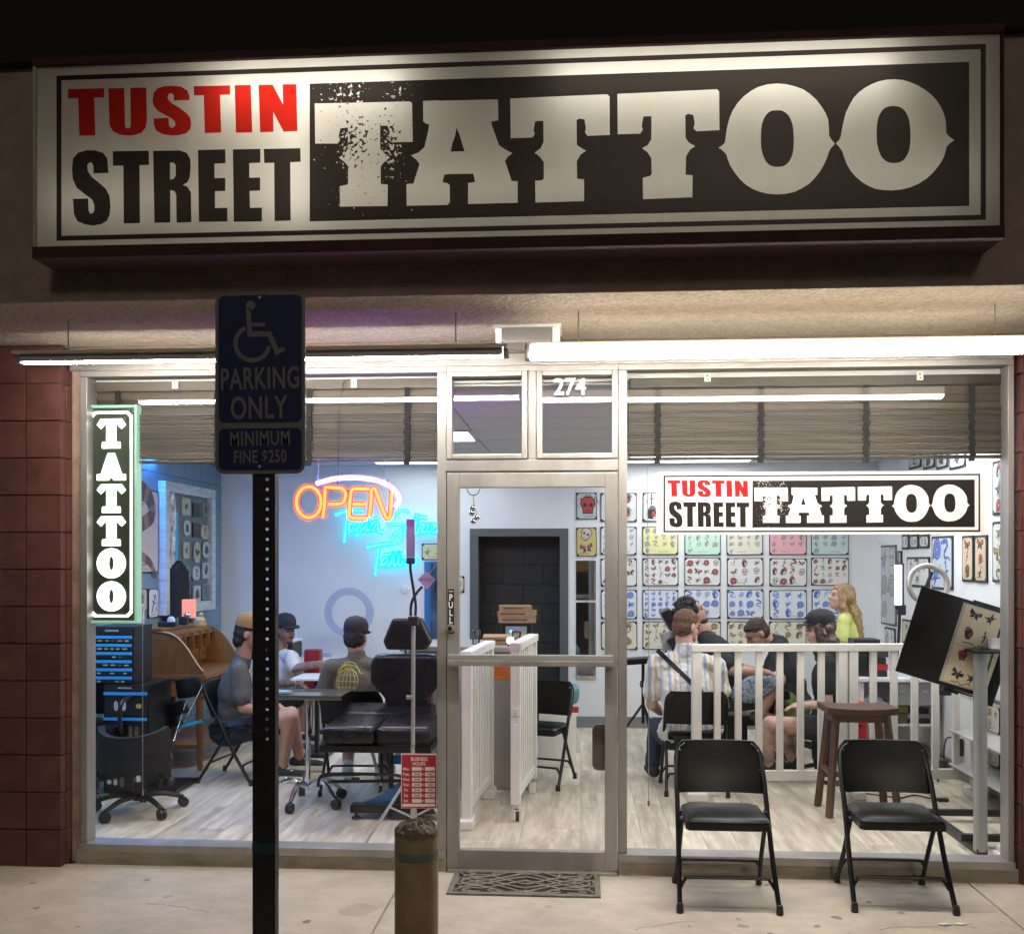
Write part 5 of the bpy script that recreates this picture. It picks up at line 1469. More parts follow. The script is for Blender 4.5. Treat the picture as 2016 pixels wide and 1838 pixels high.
# steel tray table on five chrome casters
c = fl(606, 1582)
ty = c.y
tt = thing('tray_table', 'steel instrument tray table on a chrome five arm caster base', 'tray table', c)
star_base(tt, c, .26, .12, CHROME, a0=.75, caster=.034, arch=.05)
zt = at(606, 1364, ty).z
xa, xb = at(540, 1364, ty).x, at(682, 1364, ty).x
MB().cyl(c + Vector((0, 0, .1)), c + Vector((0, 0, zt - .03)), .018, None, 16).build('column', CHROME, tt, True)
SST = mat('stainless', (.62, .61, .58), .22, 1)
MB().bx(xa, xb, ty - .17, ty + .17, zt - .018, zt - .006, .003).build('tray', SST, tt)
for q in ((xa, xb, ty - .178, ty - .1705), (xa, xb, ty + .1705, ty + .178), (xa - .008, xa - .0005, ty - .178, ty + .178), (xb + .0005, xb + .008, ty - .178, ty + .178)):
    MB().bx(*q, zt - .02, zt + .008, .003).build('rim', SST, tt)
MB().bx(c.x - .02, c.x + .02, ty - .02, ty + .02, zt - .05, zt - .0185).build('bracket', STEEL, tt)
smalls('ointment_tube', 'small pale blue packet lying on the steel tray', 'packet', (xa + .06, ty, zt - .0055), [('body', 'b', (0, 0, .012), (.09, .05, .02), mat('packet_blue', (.35, .6, .75), .4)), ('cap', 'c', (.055, 0, .003), (.012, .02, .8), WPLAS)])

# client chair
YC = 1.42
cc_ = thing('client_chair', 'black reclining tattoo client chair with headrest and split leg pads', 'chair', (at(795, 1500, YC).x, YC, 0))
def soft(name, P, depth, m, par, bev=.03):
    """outline P (x,z pairs in the photo at depth y) puffed into a cushion"""
    y = P[0]
    pts = [at(px, py, y) for px, py in P[1]]
    bm_ = MB().prism(pts, (0, depth, 0)).mesh('cushion')
    b = bmesh.new(); b.from_mesh(bm_)
    bmesh.ops.bevel(b, geom=b.edges[:], offset=bev, segments=3, profile=.6, affect='EDGES')
    b.to_mesh(bm_); b.free()
    o = link(name, bm_, m, par, True, True)
    return o
LEA = mat('black_leather', (.012, .012, .0135), .3, 0, .15, 10, .0006, 80)
soft('headrest', (YC + .02, [(772, 1216), (828, 1216), (849, 1262), (838, 1279), (760, 1279), (753, 1262)]), .10, LEA, cc_, .022)
MB().cyl(at(800, 1275, YC + .07), at(800, 1300, YC + .07), .02, None, 10).build('headrest_post', CHROME, cc_, True)
soft('backrest', (YC, [(738, 1288), (858, 1288), (868, 1305), (868, 1345), (846, 1370), (838, 1424), (764, 1424), (757, 1375), (728, 1342), (728, 1305)]), .13, LEA, cc_, .03)
soft('side_wing', (YC + .05, [(757, 1378), (763, 1372), (766, 1422), (756, 1422)]), .1, mat('rust_leather', (.30, .075, .03), .4), cc_, .008)
soft('side_wing', (YC + .05, [(840, 1372), (848, 1368), (850, 1422), (838, 1422)]), .1, MATS['rust_leather'], cc_, .008)
def pad(name, px0, px1, zt_, y0, y1, th, m, dx=0.0):
    a, b = at(px0, 1450, y0).x, at(px1, 1450, y0).x
    v = [(a, y0, zt_ - th), (b, y0, zt_ - th), (b + dx, y1, zt_ + .03 - th), (a + dx, y1, zt_ + .03 - th), (a, y0, zt_), (b, y0, zt_), (b + dx, y1, zt_ + .05), (a + dx, y1, zt_ + .05)]
    me = MB().add(v, [(0, 3, 2, 1), (4, 5, 6, 7), (0, 1, 5, 4), (1, 2, 6, 5), (2, 3, 7, 6), (3, 0, 4, 7)]).mesh('pad')
    b_ = bmesh.new(); b_.from_mesh(me)
    bmesh.ops.bevel(b_, geom=b_.edges[:], offset=.034, segments=3, profile=.6, affect='EDGES')
    b_.to_mesh(me); b_.free()
    return link(name, me, m, cc_, True, True)
zf = at(700, 1432, .98).z
pad('leg_pad', 632, 736, zf, .98, 1.30, .11, LEA, .06)
pad('leg_pad', 739, 846, zf, .98, 1.30, .11, LEA, .03)
pad('seat', 668, 850, zf + .045, 1.27, 1.5, .11, LEA)
za = zf - .13
xa, xb = at(628, 1480, 1.0).x, at(848, 1480, 1.0).x
MB().bx(xa, xb, 1.0, 1.45, za - .035, za + .01, .008).build('seat_frame', BLACKM, cc_)
xm = at(825, 1560, 1.25).x
MB().bx(xm - .09, xm + .09, 1.1, 1.4, .12, za - .036, .01).build('lift_column', STEEL, cc_)
MB().bx(xm - .16, xm + .12, 1.06, 1.45, .06, .16, .01).build('base', BLACKM, cc_)
MB().prism([(at(712, 1575, 1.0).x, 1.02, .09), (xm, 1.08, .26), (xm, 1.08, .10)], (0, .1, 0)).build('base_fairing', mat('blue_sheen', (.02, .10, .3), .2, .4), cc_)  # blue reflection on the base put into the colour
MB().bx(at(690, 1600, .98).x, at(862, 1600, .98).x, .96, 1.06, .045, .095, .01).build('foot_bar', BLACKM, cc_)
MB().lathe((at(700, 1612, .98).x, 1.0, 0), [(.03, 0), (.03, .012), (.01, .02), (.01, .046)], 14).build('levelling_foot', BLACKP, cc_, True)
z = at(640, 1535, 1.0).z
MB().tube(smooth_path([at(626, 1548, 1.0), at(630, 1530, 1.0), at(650, 1525, 1.0), at(780, 1525, 1.0), at(800, 1545, 1.0)], 4), .01, 8).build('foot_rail', BLACKM, cc_, True)
MB().tube([at(650, 1538, 1.05), at(790, 1536, 1.05)], .011, 8).build('foot_rail', BLACKM, cc_, True)
MB().box(at(700, 1534, .99), (.05, .03, .03), None, .004).build('rail_clamp', BLACKP, cc_)
MB().cyl(at(732, 1478, 1.1), at(750, 1545, 1.1), .012, None, 8).build('strut', STEEL, cc_, True)
MB().cyl(at(770, 1480, 1.15), at(770, 1605, 1.15), .016, None, 8).build('strut', BLACKM, cc_, True)
MB().bx(at(780, 1480, 1.3).x, at(812, 1480, 1.3).x, 1.2, 1.4, at(780, 1498, 1.3).z, at(780, 1480, 1.3).z, .004).build('blue_tray', mat('blue_plastic', (.02, .25, .7), .3), cc_)

# tripod lamp with two gooseneck wands, one showing
LY = .6
lp = thing('tripod_lamp', 'silver tripod stand with an unlit wand lamp on a black gooseneck', 'lamp', fl(812, 1640))
base = at(812, 1600, LY)
top = at(814, 1232, LY)
SIL = mat('silver_tube', (.52, .50, .45), .35, .6)
MB().cyl(Vector((base.x, LY, .05)), Vector((top.x, LY, top.z)), .0125, None, 12).build('pole', SIL, lp, True)
hub = Vector((base.x, LY, .40))
for an in (R(215), R(335), R(95)):
    d = Vector((math.cos(an), math.sin(an), 0))
    f = Vector((base.x, LY, 0)) + d * .30
    MB().cyl(hub, f + Vector((0, 0, .008)), .009, None, 8).build('leg', SIL, lp, True)
    MB().cyl(Vector((base.x, LY, .12)), hub.lerp(f, .5), .006, None, 8).build('brace', SIL, lp, True)
MB().box(at(814, 1222, LY - .01), (.06, .05, .055), None, .006).build('switch_box', BLACKP, lp)
MB().box(at(806, 1372, LY - .012), (.035, .03, .022), None, .004).build('clamp', STEEL, lp)
wq = lambda x, y: at((850 + x * .16324) / 1.2698, (1260 + y * .16324) / 1.2698, LY)
MB().tube(smooth_path([wq(1155, 1710), wq(1160, 1550), wq(1140, 1400), wq(1100, 1150), wq(1078, 1000), wq(1078, 905)], 5), .0085, 8).build('gooseneck', BLACKP, lp, True)
MB().tube(smooth_path([wq(1085, 1710), wq(1085, 1580), wq(1110, 1470), wq(1180, 1350), wq(1260, 1260)], 5), .0085, 8).build('gooseneck', BLACKP, lp, True)
MB().bx(wq(1018, 0).x, wq(1145, 0).x, LY - .012, LY + .012, wq(0, 812).z, wq(0, 230).z, .008).build('wand', mat('wand_grey', (.16, .15, .16), .4), lp)
MB().bx(wq(1016, 0).x, wq(1147, 0).x, LY - .014, LY + .014, wq(0, 915).z, wq(0, 8135 / 10).z - .0005, .005).build('wand_grip', BLACKP, lp)
ds = thing('diamond_plaque', 'small silver diamond plaque reading TATTOO hung on a string', 'plaque', wq(1335, 1290))
P = [wq(1335, 1025), wq(1470, 1155), wq(1345, 1300), wq(1200, 1155)]
MB().prism([p + Vector((0, -.03, 0)) for p in P], (0, .004, 0)).build('plate', mat('pewter', (.36, .36, .34), .5), ds)
cP = wq(1335, 1155)
text('lettering', 'TATTOO', .014, Matrix.Translation((cP.x, LY - .031, cP.z)) @ FRONT, mat('pewter_dark', (.1, .09, .09), .5), ds, 1.0, .01)
text('lettering', 'SHOP', .009, Matrix.Translation((cP.x, LY - .031, cP.z - .022)) @ FRONT, MATS['pewter_dark'], ds, 1.0, .01) if 0 else None
MB().tube([wq(1385, 1060) + Vector((0, -.028, 0)), wq(1490, 900) + Vector((0, -.028, 0))], .0015, 5).build('string', STEEL, ds)

# ring light on a stand at the back
YR = 3.95
c = at(687, 1205, YR)
rl = thing('ring_light', 'unlit lavender ring light with phone clip in front of the back wall', 'ring light', (c.x, YR, 0))
n = 40
rO, rI = (at(735, 1205, YR).x - c.x), (at(723, 1205, YR).x - c.x)
me = fill2d([circ(rO, n), circ(rI - .01, n)], Matrix.Translation((c.x, YR, c.z)) @ FRONT, .014)
link('ring', me, mat('ring_lavender', (.40, .46, .58), .4), rl)
MB().cyl((c.x, YR + .02, .0), (c.x, YR + .02, c.z - rO + .02), .011, None, 10).build('stand', BLACKM, rl, True)
MB().box(at(690, 1238, YR - .03), (.075, .015, .04), Euler((0, R(20), 0)), .004).build('phone_clip', BLACKP, rl)
for an in (.3, 2.4, 4.5):
    MB().cyl((c.x, YR + .02, .25), (c.x + .28 * math.cos(an), YR + .02 + .28 * math.sin(an), .01), .008, None, 8).build('leg', BLACKM, rl, True)

# white work table, red cushion, back counter
wt = thing('work_table', 'white work table on a black leg between the two seated people', 'table', at(625, 1335, 3.0) * Vector((1, 1, 0)) if 0 else (at(625, 1335, 3.0).x, 3.0, 0))
zt = at(620, 1331, 3.0).z
MB().bx(at(582, 1331, 3.0).x, at(668, 1331, 3.0).x, 2.85, 3.25, zt - .02, zt, .004).build('table_top', WPLAS, wt)
MB().bx(at(619, 1331, 3.0).x, at(627, 1331, 3.0).x, 3.0, 3.04, .03, zt - .0205).build('leg', BLACKM, wt)
MB().bx(at(600, 1331, 3.0).x, at(650, 1331, 3.0).x, 2.9, 3.2, 0, .03, .005).build('foot', BLACKM, wt)
rcx = thing('red_arm_pad', 'glossy red padded arm support standing beside the white work table', 'arm rest', (at(615, 1340, 3.45).x, 3.45, 0))
a, b = at(601, 1370, 3.45), at(633, 1277, 3.45)
MB().box(((a.x + b.x) / 2, 3.45, (a.z + b.z) / 2), (b.x - a.x, .12, b.z - a.z), None, .03).build('pad', mat('red_vinyl', (.26, .02, .025), .25), rcx, True)
MB().cyl(((a.x + b.x) / 2, 3.45, 0), ((a.x + b.x) / 2, 3.45, a.z + .02), .015, None, 10).build('post', CHROME, rcx, True)
MB().lathe(((a.x + b.x) / 2, 3.45, 0), [(.16, 0), (.15, .02), (.03, .03)], 20).build('foot', BLACKM, rcx, True)
bc = thing('back_cabinet', 'low white cabinet against the back wall under the ring light', 'cabinet', (at(640, 1400, 4.3).x, 4.35, 0))
a, b = at(578, 1322, 4.2), at(652, 1322, 4.2)
MB().bx(a.x, b.x, 4.2, 4.58, 0, a.z, .006).build('body', WHITEP, bc)
for i in range(2):
    q = MB().bx(a.x + .02 + i * (b.x - a.x) / 2, a.x + (i + 1) * (b.x - a.x) / 2 - .01, 4.185, 4.1995, .1, a.z - .04, .004).build('cabinet_door', WPLAS, bc)
    MB().bx(a.x + (b.x - a.x) / 2 - .03 + i * .05, a.x + (b.x - a.x) / 2 - .02 + i * .05, 4.17, 4.1845, .4, .5).build('handle', STEEL, q)
smalls('label_printer', 'white printer with open lid on the low white cabinet', 'printer', ((a.x + b.x) / 2, 4.38, a.z), [('body', 'b', (0, 0, .055), (.3, .25, .11), WPLAS), ('lid', 'b', (0, .05, .14), (.26, .03, .06), mat('grey_lid', (.45, .5, .55), .4)), ('slot', 'b', (0, -.1, .115), (.2, .03, .008), BLACKP)])
# ------------------------------------------------------------ centre: gate panels, counter, boxes
def picket_panel(par, a, b, h, n, zb, m, pw=.05, post=.06, pick=.045, rail=.06, only=None):
    """posts at a and b (floor points), rails between, n pickets"""
    d = (b - a)
    L = d.length
    an = math.atan2(d.y, d.x)
    Rm = Matrix.Rotation(an, 3, 'Z')
    for p in (a, b):
        MB().box(p + Vector((0, 0, (h - .03) / 2 + .03)), (post, post, h - .06), Rm, .004).build('post', m, par)
    c = (a + b) / 2
    MB().box(c + Vector((0, 0, h - .0)), (L + post + .02, .075, .05), Rm, .006).build('top_rail', m, par)
    MB().box(c + Vector((0, 0, zb)), (L - post - .001, .04, rail), Rm, .004).build('bottom_rail', m, par)
    for i in range(n):
        p = a + d * ((i + 1) / (n + 1))
        MB().box(p + Vector((0, 0, (h - .026 + zb + rail / 2) / 2)), (pick, .03, h - .026 - zb - rail / 2 - .001), Rm, .003).build('picket', m, par)
def foot(par, p, m, w=.09, l=.2):
    MB().box(p + Vector((0, 0, .028)), (w, l, .055), None, .012).build('foot', m, par)
a, b = fl(917, 1628), fl(968, 1562)
a = Vector((-.70, .86, 0)); b = Vector((-.635, 1.66, 0))
g1 = thing('gate_panel', 'white picket gate panel just behind the door lock stile', 'gate', (a + b) / 2, 0, 'white picket panels')
picket_panel(g1, a, b, 1.07, 7, .13, WHITEP)
foot(g1, a, WHITEP); foot(g1, b, WHITEP)
a = Vector((-.405, 1.02, .06)); b = Vector((-.335, 1.78, .06))
g2 = thing('gate_panel', 'white picket gate panel with a caster behind the door glass middle', 'gate', (a + b) / 2 * Vector((1, 1, 0)) if 0 else ((a.x + b.x) / 2, (a.y + b.y) / 2, 0), 0, 'white picket panels')
picket_panel(g2, a, b, 1.05, 7, .11, WHITEP)
MB().box((b.x, b.y, .04), (.05, .05, .08), None, .01).build('foot', WHITEP, g2)
MB().cyl((a.x + .0, a.y - .012, .032), (a.x + .022, a.y - .012, .032), .032, None, 16).build('caster', BLACKP, g2, True)
MB().box((a.x + .005, a.y, .06), (.03, .03, .03), None, .004).build('caster_fork', CHROME, g2)
MB().box((a.x, a.y - .036, .70), (.04, .012, .05), None, .004).build('latch_plate', WPLAS, g2)
MB().box((a.x, a.y - .034, .55), (.03, .008, .14), None, .004).build('latch_plate', WPLAS, g2)
MB().ell((a.x, a.y - .043, .706), (.005, .004, .005)).build('screw', STEEL, g2)
MB().ell((a.x, a.y - .043, .69), (.005, .004, .005)).build('screw', STEEL, g2)
ct = thing('reception_counter', 'beige fronted reception counter between the white gate panels', 'counter', (-.75, 2.1, 0))
MB().bx(-1.25, -.36, 1.86, 2.4, 0, 1.0, .004).build('body', mat('beige_laminate', (.34, .31, .26), .6, 0, .05, 6), ct)
MB().bx(-1.3, -.33, 1.80, 2.46, 1.001, 1.04, .008).build('counter_top', mat('counter_grey', (.30, .28, .26), .35), ct)
p = at(980, 1320, 1.855)
ntc = thing('orange_notice', 'orange paper notice taped to the beige counter front', 'notice', p)
x0, x1 = at(957, 1320, 1.85).x, at(1004, 1320, 1.85).x
MB().bx(x0, x1, 1.853, 1.8545, at(980, 1336, 1.85).z, at(980, 1296, 1.85).z).build('paper', mat('orange_paper', (.72, .20, .04), .6), ntc)
for i in range(5):
    MB().bx(x0 + .03, x1 - .03 - .012 * (i % 3), 1.8515, 1.8528, at(980, 1310 + 4.4 * i, 1.85).z - .002, at(980, 1310 + 4.4 * i, 1.85).z + .002).build('text_line', mat('orange_ink', (.25, .06, .01), .6), ntc)
def pizza_box(label, c, s, rz, h=.045, open_=False):
    t = thing('pizza_box', label, 'box', c, rz, 'cardboard pizza boxes')
    MB().box((0, 0, h / 2), (s, s, h), None, .004).build('tray', CARD, t, False, False)
    MB().box((0, 0, h + .0035), (s + .006, s + .006, .006), None, .002).build('lid', CARD, t, False, False)
    MB().bx(-s / 2 + .03, s / 2 - .08, -s / 2 - .004, -s / 2 - .0005, h * .55, h * .75).build('lid_slot', mat('card_dark', (.05, .03, .02), .9), t, False, False)
    return t
pizza_box('cardboard pizza box on the counter next to the clear cup', (at(992, 1262, 2.1).x, 2.12, 1.041), .31, .06, .05)
def cup(label, c, r=.036, h=.105):
    t = thing('plastic_cup', label, 'cup', c, 0, 'clear plastic cups')
    MB().lathe(c, [(r * .75, 0), (r, h), (r * .97, h), (r * .73, .003)], 20).build('wall', CLEAR, t, True)
    MB().lathe(c, [(r * 1.02, h - .006), (r * 1.05, h), (r * 1.0, h + .002)], 20).build('rim', CLEAR, t, True)
cup('clear plastic cup on the counter near the door stile', Vector((at(937, 1262, 2.0).x, 2.0, 1.041)))
cup('clear plastic cup at the counter edge before the pizza box', Vector((at(1017, 1278, 1.9).x, 1.88, 1.041)))
gl = thing('globe_lamp', 'small bright round lamp on the counter beside the cup', 'lamp', (at(1004, 1275, 1.86).x, 1.86, 1.041))
MB().lathe(gl.location, [(.02, 0), (.018, .012), (.01, .016)], 14).build('base', BLACKP, gl, True)
MB().ell(gl.location + Vector((0, 0, .04)), (.026, .026, .026)).build('globe', emit('globe_glow', (1, .93, .78), 5), gl, True)
wc = thing('water_cooler', 'black water cooler with a blue indicator light by the dark doorway', 'water cooler', (at(1012, 1300, 3.7).x, 3.8, 0))
x0, x1 = at(987, 1300, 3.65).x, at(1046, 1300, 3.65).x
zt = at(1010, 1226, 3.65).z
MB().bx(x0, x1, 3.65, 3.98, 0, zt, .012).build('cabinet', BLACKM, wc)
MB().bx(x0 + .04, x1 - .04, 3.636, 3.6495, zt - .13, zt - .03, .004).build('display', STEEL, wc)
MB().ell((x0 + .09, 3.632, zt - .075), (.012, .006, .012)).build('indicator', emit('blue_led', (.05, .3, 1), 9), wc)
for i, (dx, rz, s, h) in enumerate(((0, .05, .34, .045), (.0, -.04, .33, .045), (-.02, .12, .29, .04))):
    z = zt + .0005 + (0, .0525, .105)[i]
    pizza_box(('lowest', 'middle', 'topmost')[i] + ' cardboard pizza box stacked on the black water cooler', ((x0 + x1) / 2 + dx, 3.815, z), s, rz, h)
bgx = at(1098, 1400, 2.75).x
bg = thing('shopping_bag', 'crumpled red and teal bag on a white crate behind the empty folding chair', 'bag', (bgx, 2.75, 0))
q = MB()
for i in range(6):
    q.ell((bgx - .12 + .05 * i, 2.75 + .02 * (i % 2), .56 + .01 * (i % 3)), (.05, .06, .1 - .01 * (i % 2)))
link('body', blob(q, .012, 3), mat('teal_plastic', (.10, .30, .34), .35), bg)
MB().bx(bgx - .16, bgx + .17, 2.66, 2.69, .44, .49, .01).build('red_band', mat('red_plastic', (.42, .02, .02), .35), bg)
MB().bx(bgx - .15, bgx + .15, 2.66, 2.86, 0, .45, .02).build('crate', WHITEP, bg)

# jingle bells on the door top
jb = thing('door_bells', 'string of four silver jingle bells hanging at the top of the glass door', 'bells', at(930, 970, .06))
bp_ = lambda x, y: at((1080 + x * .3264) / 1.2698, (1150 + y * .3264) / 1.2698, .06)
MB().tube(smooth_path([bp_(265, 215), bp_(285, 255), bp_(318, 268), bp_(350, 255), bp_(368, 215)], 4), .003, 6).build('wire_loop', STEEL, jb)
MB().tube([bp_(318, 268), bp_(322, 345)], .002, 6).build('cord', STEEL, jb)
MB().tube([bp_(322, 330), bp_(345, 430)], .002, 6).build('cord', STEEL, jb)
for x, y in ((312, 365), (306, 403), (346, 437), (318, 467)):
    p = bp_(x, y)
    q = MB().ell(p, (.0165, .0165, .0165), None, 16, 12).build('bell', CHROME, jb, True)
    MB().box(p + Vector((0, -.0145, -.005)), (.02, .005, .003)).build('bell_slot', BLACKP, q)

# ------------------------------------------------------------ right half: railing and work places
RW = mat('rail_white', (.70, .68, .62), .5, 0, .05, 5)
def fence(label, pa, pb_, n, h=1.05):
    t = thing('picket_railing', label, 'railing', (pa + pb_) / 2, 0, 'white picket panels')
    picket_panel(t, pa, pb_, h, n, .155, RW, post=.062, pick=.045, rail=.07)
    return t
A_, B_, B2, C_ = Vector((.815, 1.70, 0)), Vector((1.84, 1.81, 0)), Vector((1.915, 1.818, 0)), Vector((2.80, 1.92, 0))
f1 = fence('white picket railing panel in front of the striped shirt and reclining people', A_, B_, 6)
f2 = fence('white picket railing panel between the wooden bar stool and the side wall', B2, C_, 5)
foot(f1, A_ + Vector((0, -.02, 0)), RW, .14, .2); foot(f1, B_ + Vector((-.01, -.02, 0)), RW, .06, .2); foot(f2, B2 + Vector((.02, -.02, 0)), RW, .09, .2); foot(f2, C_ + Vector((-.02, -.02, 0)), RW, .1, .2)

# walnut bar stool
sx, sy = at(1690, 1390, 1.35).x, 1.38
bs = thing('bar_stool', 'dark walnut saddle seat bar stool in front of the white railing', 'stool', (sx, sy, 0))
zs = at(1690, 1388, 1.35).z
n = 12
top = []
w2, d2 = (at(1758, 1388, 1.35).x - at(1621, 1388, 1.35).x) / 2, .15
vv = []
for j in range(2):
    for k in range(2):
        for i in range(n + 1):
            u = 2 * i / n - 1
            zz = zs + .012 * u * u - .012 + (0 if k else -.042)
            vv.append((sx + w2 * u, sy + (d2 if j else -d2), zz))
idx = lambda j, k, i: (j * 2 + k) * (n + 1) + i
ff = []
for i in range(n):
    ff += [(idx(0, 1, i), idx(0, 1, i + 1), idx(1, 1, i + 1), idx(1, 1, i)), (idx(0, 0, i), idx(1, 0, i), idx(1, 0, i + 1), idx(0, 0, i + 1)), (idx(0, 0, i), idx(0, 0, i + 1), idx(0, 1, i + 1), idx(0, 1, i)), (idx(1, 0, i), idx(1, 1, i), idx(1, 1, i + 1), idx(1, 0, i + 1))]
ff += [(idx(0, 0, 0), idx(0, 1, 0), idx(1, 1, 0), idx(1, 0, 0)), (idx(0, 0, n), idx(1, 0, n), idx(1, 1, n), idx(0, 1, n))]
MB().add(vv, ff).build('seat', STOOLW, bs)
for s in (-1, 1):
    for q in (-1, 1):
        a, b = Vector((sx + s * w2 * .72, sy + q * .10, zs - .055)), Vector((sx + s * w2 * .98, sy + q * .155, 0))
        d = (b - a)
        rot = d.to_track_quat('Z', 'Y').to_matrix()
        MB().box((a + b) / 2, (.04, .036, d.length), rot, .004).build('leg', STOOLW, bs)
    MB().bx(sx + s * w2 * .74 - .018, sx + s * w2 * .74 + .018, sy - .085, sy + .085, zs - .1, zs - .0555, .003).build('apron', STOOLW, bs)
    MB().box((sx + s * w2 * .88, sy, .28), (.03, .25, .03), None, .003).build('stretcher', STOOLW, bs)
for q, z in ((-1, .22), (1, .22)):
    MB().box((sx, sy + q * .138, z), (w2 * 1.72, .028, .035), None, .003).build('stretcher', STOOLW, bs)
MB().bx(sx - w2 * .7, sx + w2 * .7, sy - .118, sy - .088, zs - .1, zs - .0555, .003).bx(sx - w2 * .7, sx + w2 * .7, sy + .088, sy + .118, zs - .1, zs - .0555, .003).build('apron', STOOLW, bs)

# flip-through display boards on a grey pole by the window
PYp = .48
pp = fl(1930, 1683)
px_ = at(1930, 1500, PYp).x
fd = thing('flip_display', 'tilted black flip display boards with flash pages on a grey pole', 'display stand', (px_, PYp, 0))
zp = at(1930, 1283, PYp).z
MB().cyl((px_, PYp, .02), (px_, PYp, zp), .037, None, 20).build('pole', STEEL, fd, True)
MB().bx(at(1890, 1640, .62).x, XR - .2, .60, .64, .035, .075, .006).build('foot_bar', BLACKM, fd)
MB().bx(at(1800, 1595, 1.2).x, XR - .1, 1.18, 1.22, .035, .075, .006).build('foot_bar', BLACKM, fd)
MB().bx(px_ - .03, px_ + .03, PYp - .03, 1.2, .0, .034, .006).build('foot_bar', BLACKM, fd)
MB().bx(at(1908, 1278, PYp).x, 2.62, PYp - .12, PYp + .12, zp + .001, zp + .016, .003).build('shelf', BLACKM, fd)
def board(u0, v0, wpx, hpx, rot, Y, pages, nm='board', yaw=0.0, mid=None):
    c = at(u0, v0, Y)
    k = (Y + DIST) / FPX
    w, h = wpx * k, hpx * k
    M = Matrix.Translation(c) @ Matrix.Rotation(yaw, 4, 'Z') @ Matrix.Rotation(R(rot), 4, 'Y')
    me = MB().box((0, 0, 0), (w, .008, h), None, .003).mesh('board'); me.transform(M)
    o = link(nm, me, mat('flip_board', (.014, .014, .013), .35, 0, .3, 6), fd)
    if pages:
        x0, x1 = pages
        m2 = MB().bx(x0 * w, x1 * w, -.0075, -.0045, -h * .455, h * .46, .001).mesh('pocket'); m2.transform(M)
        link('pocket', m2, mat('pocket_film', (.5, .47, .40), .15, coat=.5), o)
        m3 = MB().bx((x0 + .035) * w, (x1 + .0) * w, -.0092, -.0078, .0 * h, h * .45).bx((x0 + .035) * w, (x1 + .0) * w, -.0092, -.0078, -h * .44, -.012 * h).mesh('page'); m3.transform(M)
        link('page', m3, mat('tan_page', (.74, .62, .40), .25, 0, .06, 4, coat=.4), o)
        m4 = MB()
        rnd = random.Random(int(u0))
        kk = (8, 2, 7, 1, 3, 5)
        j = 0
        for zz in (.36, .14, -.12, -.33):
            for xx in ((x0 + x1) / 2 - .07, (x0 + x1) / 2 + .11):
                for i, (q_, poly) in enumerate(motif(kk[j % 6])):
                    m4.k = q_
                    m4.poly([(a_ * 1, -.0095 - .0001 * i, b_) for a_, b_ in rot2(poly, rnd.uniform(-.5, .5), .062, xx * w, zz * h)])
                j += 1
        random.seed(5)
        for zz in (.02, -.42):
            m4.k = 0
            for q_, poly in motif(9):
                m4.poly([(a_, -.0096, b_) for a_, b_ in rot2(poly, 0, .1, (x0 + x1) / 2 * w, zz * h)])
        m4 = m4.mesh('drawing'); m4.transform(M)
        link('drawing', m4, [ink(c_, 'dark%d' % i) for i, c_ in enumerate(SETS['dark'])], o)
    return o
board(1872, 1262, 166, 171, 17, .56, (.0, .47))
board(1935, 1285, 90, 185, 17, .70, (-.3, .3), yaw=-.5)
for i in range(22):
    pass
cmb = MB()
for i in range(9):
    p = at(1888 + 4.2 * i, 1368 + 1.25 * i, .57)
    cmb.box(p, (.006, .01, .022), Euler((0, R(17), 0)), .001)
for i in range(6):
    p = at(1946 + 4 * i, 1384 + 1.3 * i, .72)
    cmb.box(p, (.006, .01, .022), Euler((0, R(17), 0)), .001)
cmb.build('hinge_teeth', WPLAS, fd)
wb = Vector((at(1965, 1270, PYp).x, PYp, zp + .0165))
smalls('white_bowl', 'small white bowl on the black shelf over the grey pole', 'bowl', wb, [('bowl', 'c', (0, 0, 0), (.05, .055, 1.05), WPLAS), ('rim', 'c', (0, 0, .054), (.054, .006, 1.0), WPLAS)])
smalls('book_pile', 'white books lying on the floor in the window corner by the pole', 'books', (2.45, .33, .0), [('book', 'b', (0, 0, .02), (.28, .2, .04), WPLAS), ('book', 'b', (.01, .01, .055), (.26, .19, .028), PAPER)])

# lit wand lamp and silver ring lamp
YW = 2.5
a, b = at(1768, 1190, YW), at(1768, 1112, YW)
wl_ = thing('wand_lamp', 'bright white wand lamp on a black arm beside the side wall', 'lamp', (a.x, YW, 0))
MB().box((a + b) / 2 + Vector((-.005, -.02, 0)), (.05, .02, (b - a).length), None, .01).build('light_panel', emit('wand_glow', (.95, 1, 1), 9), wl_)
MB().box((a + b) / 2 + Vector((.012, .005, -.01)), (.066, .024, (b - a).length + .05), None, .01).build('wand_back', BLACKP, wl_)
MB().tube(smooth_path([a + Vector((.01, 0, 0)), at(1771, 1215, YW), at(1769, 1260, YW), at(1764, 1330, YW), Vector((at(1764, 1330, YW).x, YW, .02))], 4), .012, 8).build('arm', BLACKP, wl_, True)
MB().box(at(1774, 1200, YW), (.06, .06, .08), None, .01).build('joint', BLACKP, wl_)
for an in (.4, 2.5, 4.6):
    MB().cyl((at(1764, 1330, YW).x, YW, .2), (at(1764, 1330, YW).x + .22 * math.cos(an), YW + .22 * math.sin(an), .01), .009, None, 8).build('leg', BLACKM, wl_, True)
YQ = 2.25
c = at(1827, 1150, YQ)
rr_ = (at(1869, 1150, YQ).x - at(1785, 1150, YQ).x) / 2
rs = thing('ring_light', 'silver rimmed ring lamp above the tilted black display boards', 'ring light', (c.x, YQ, 0))
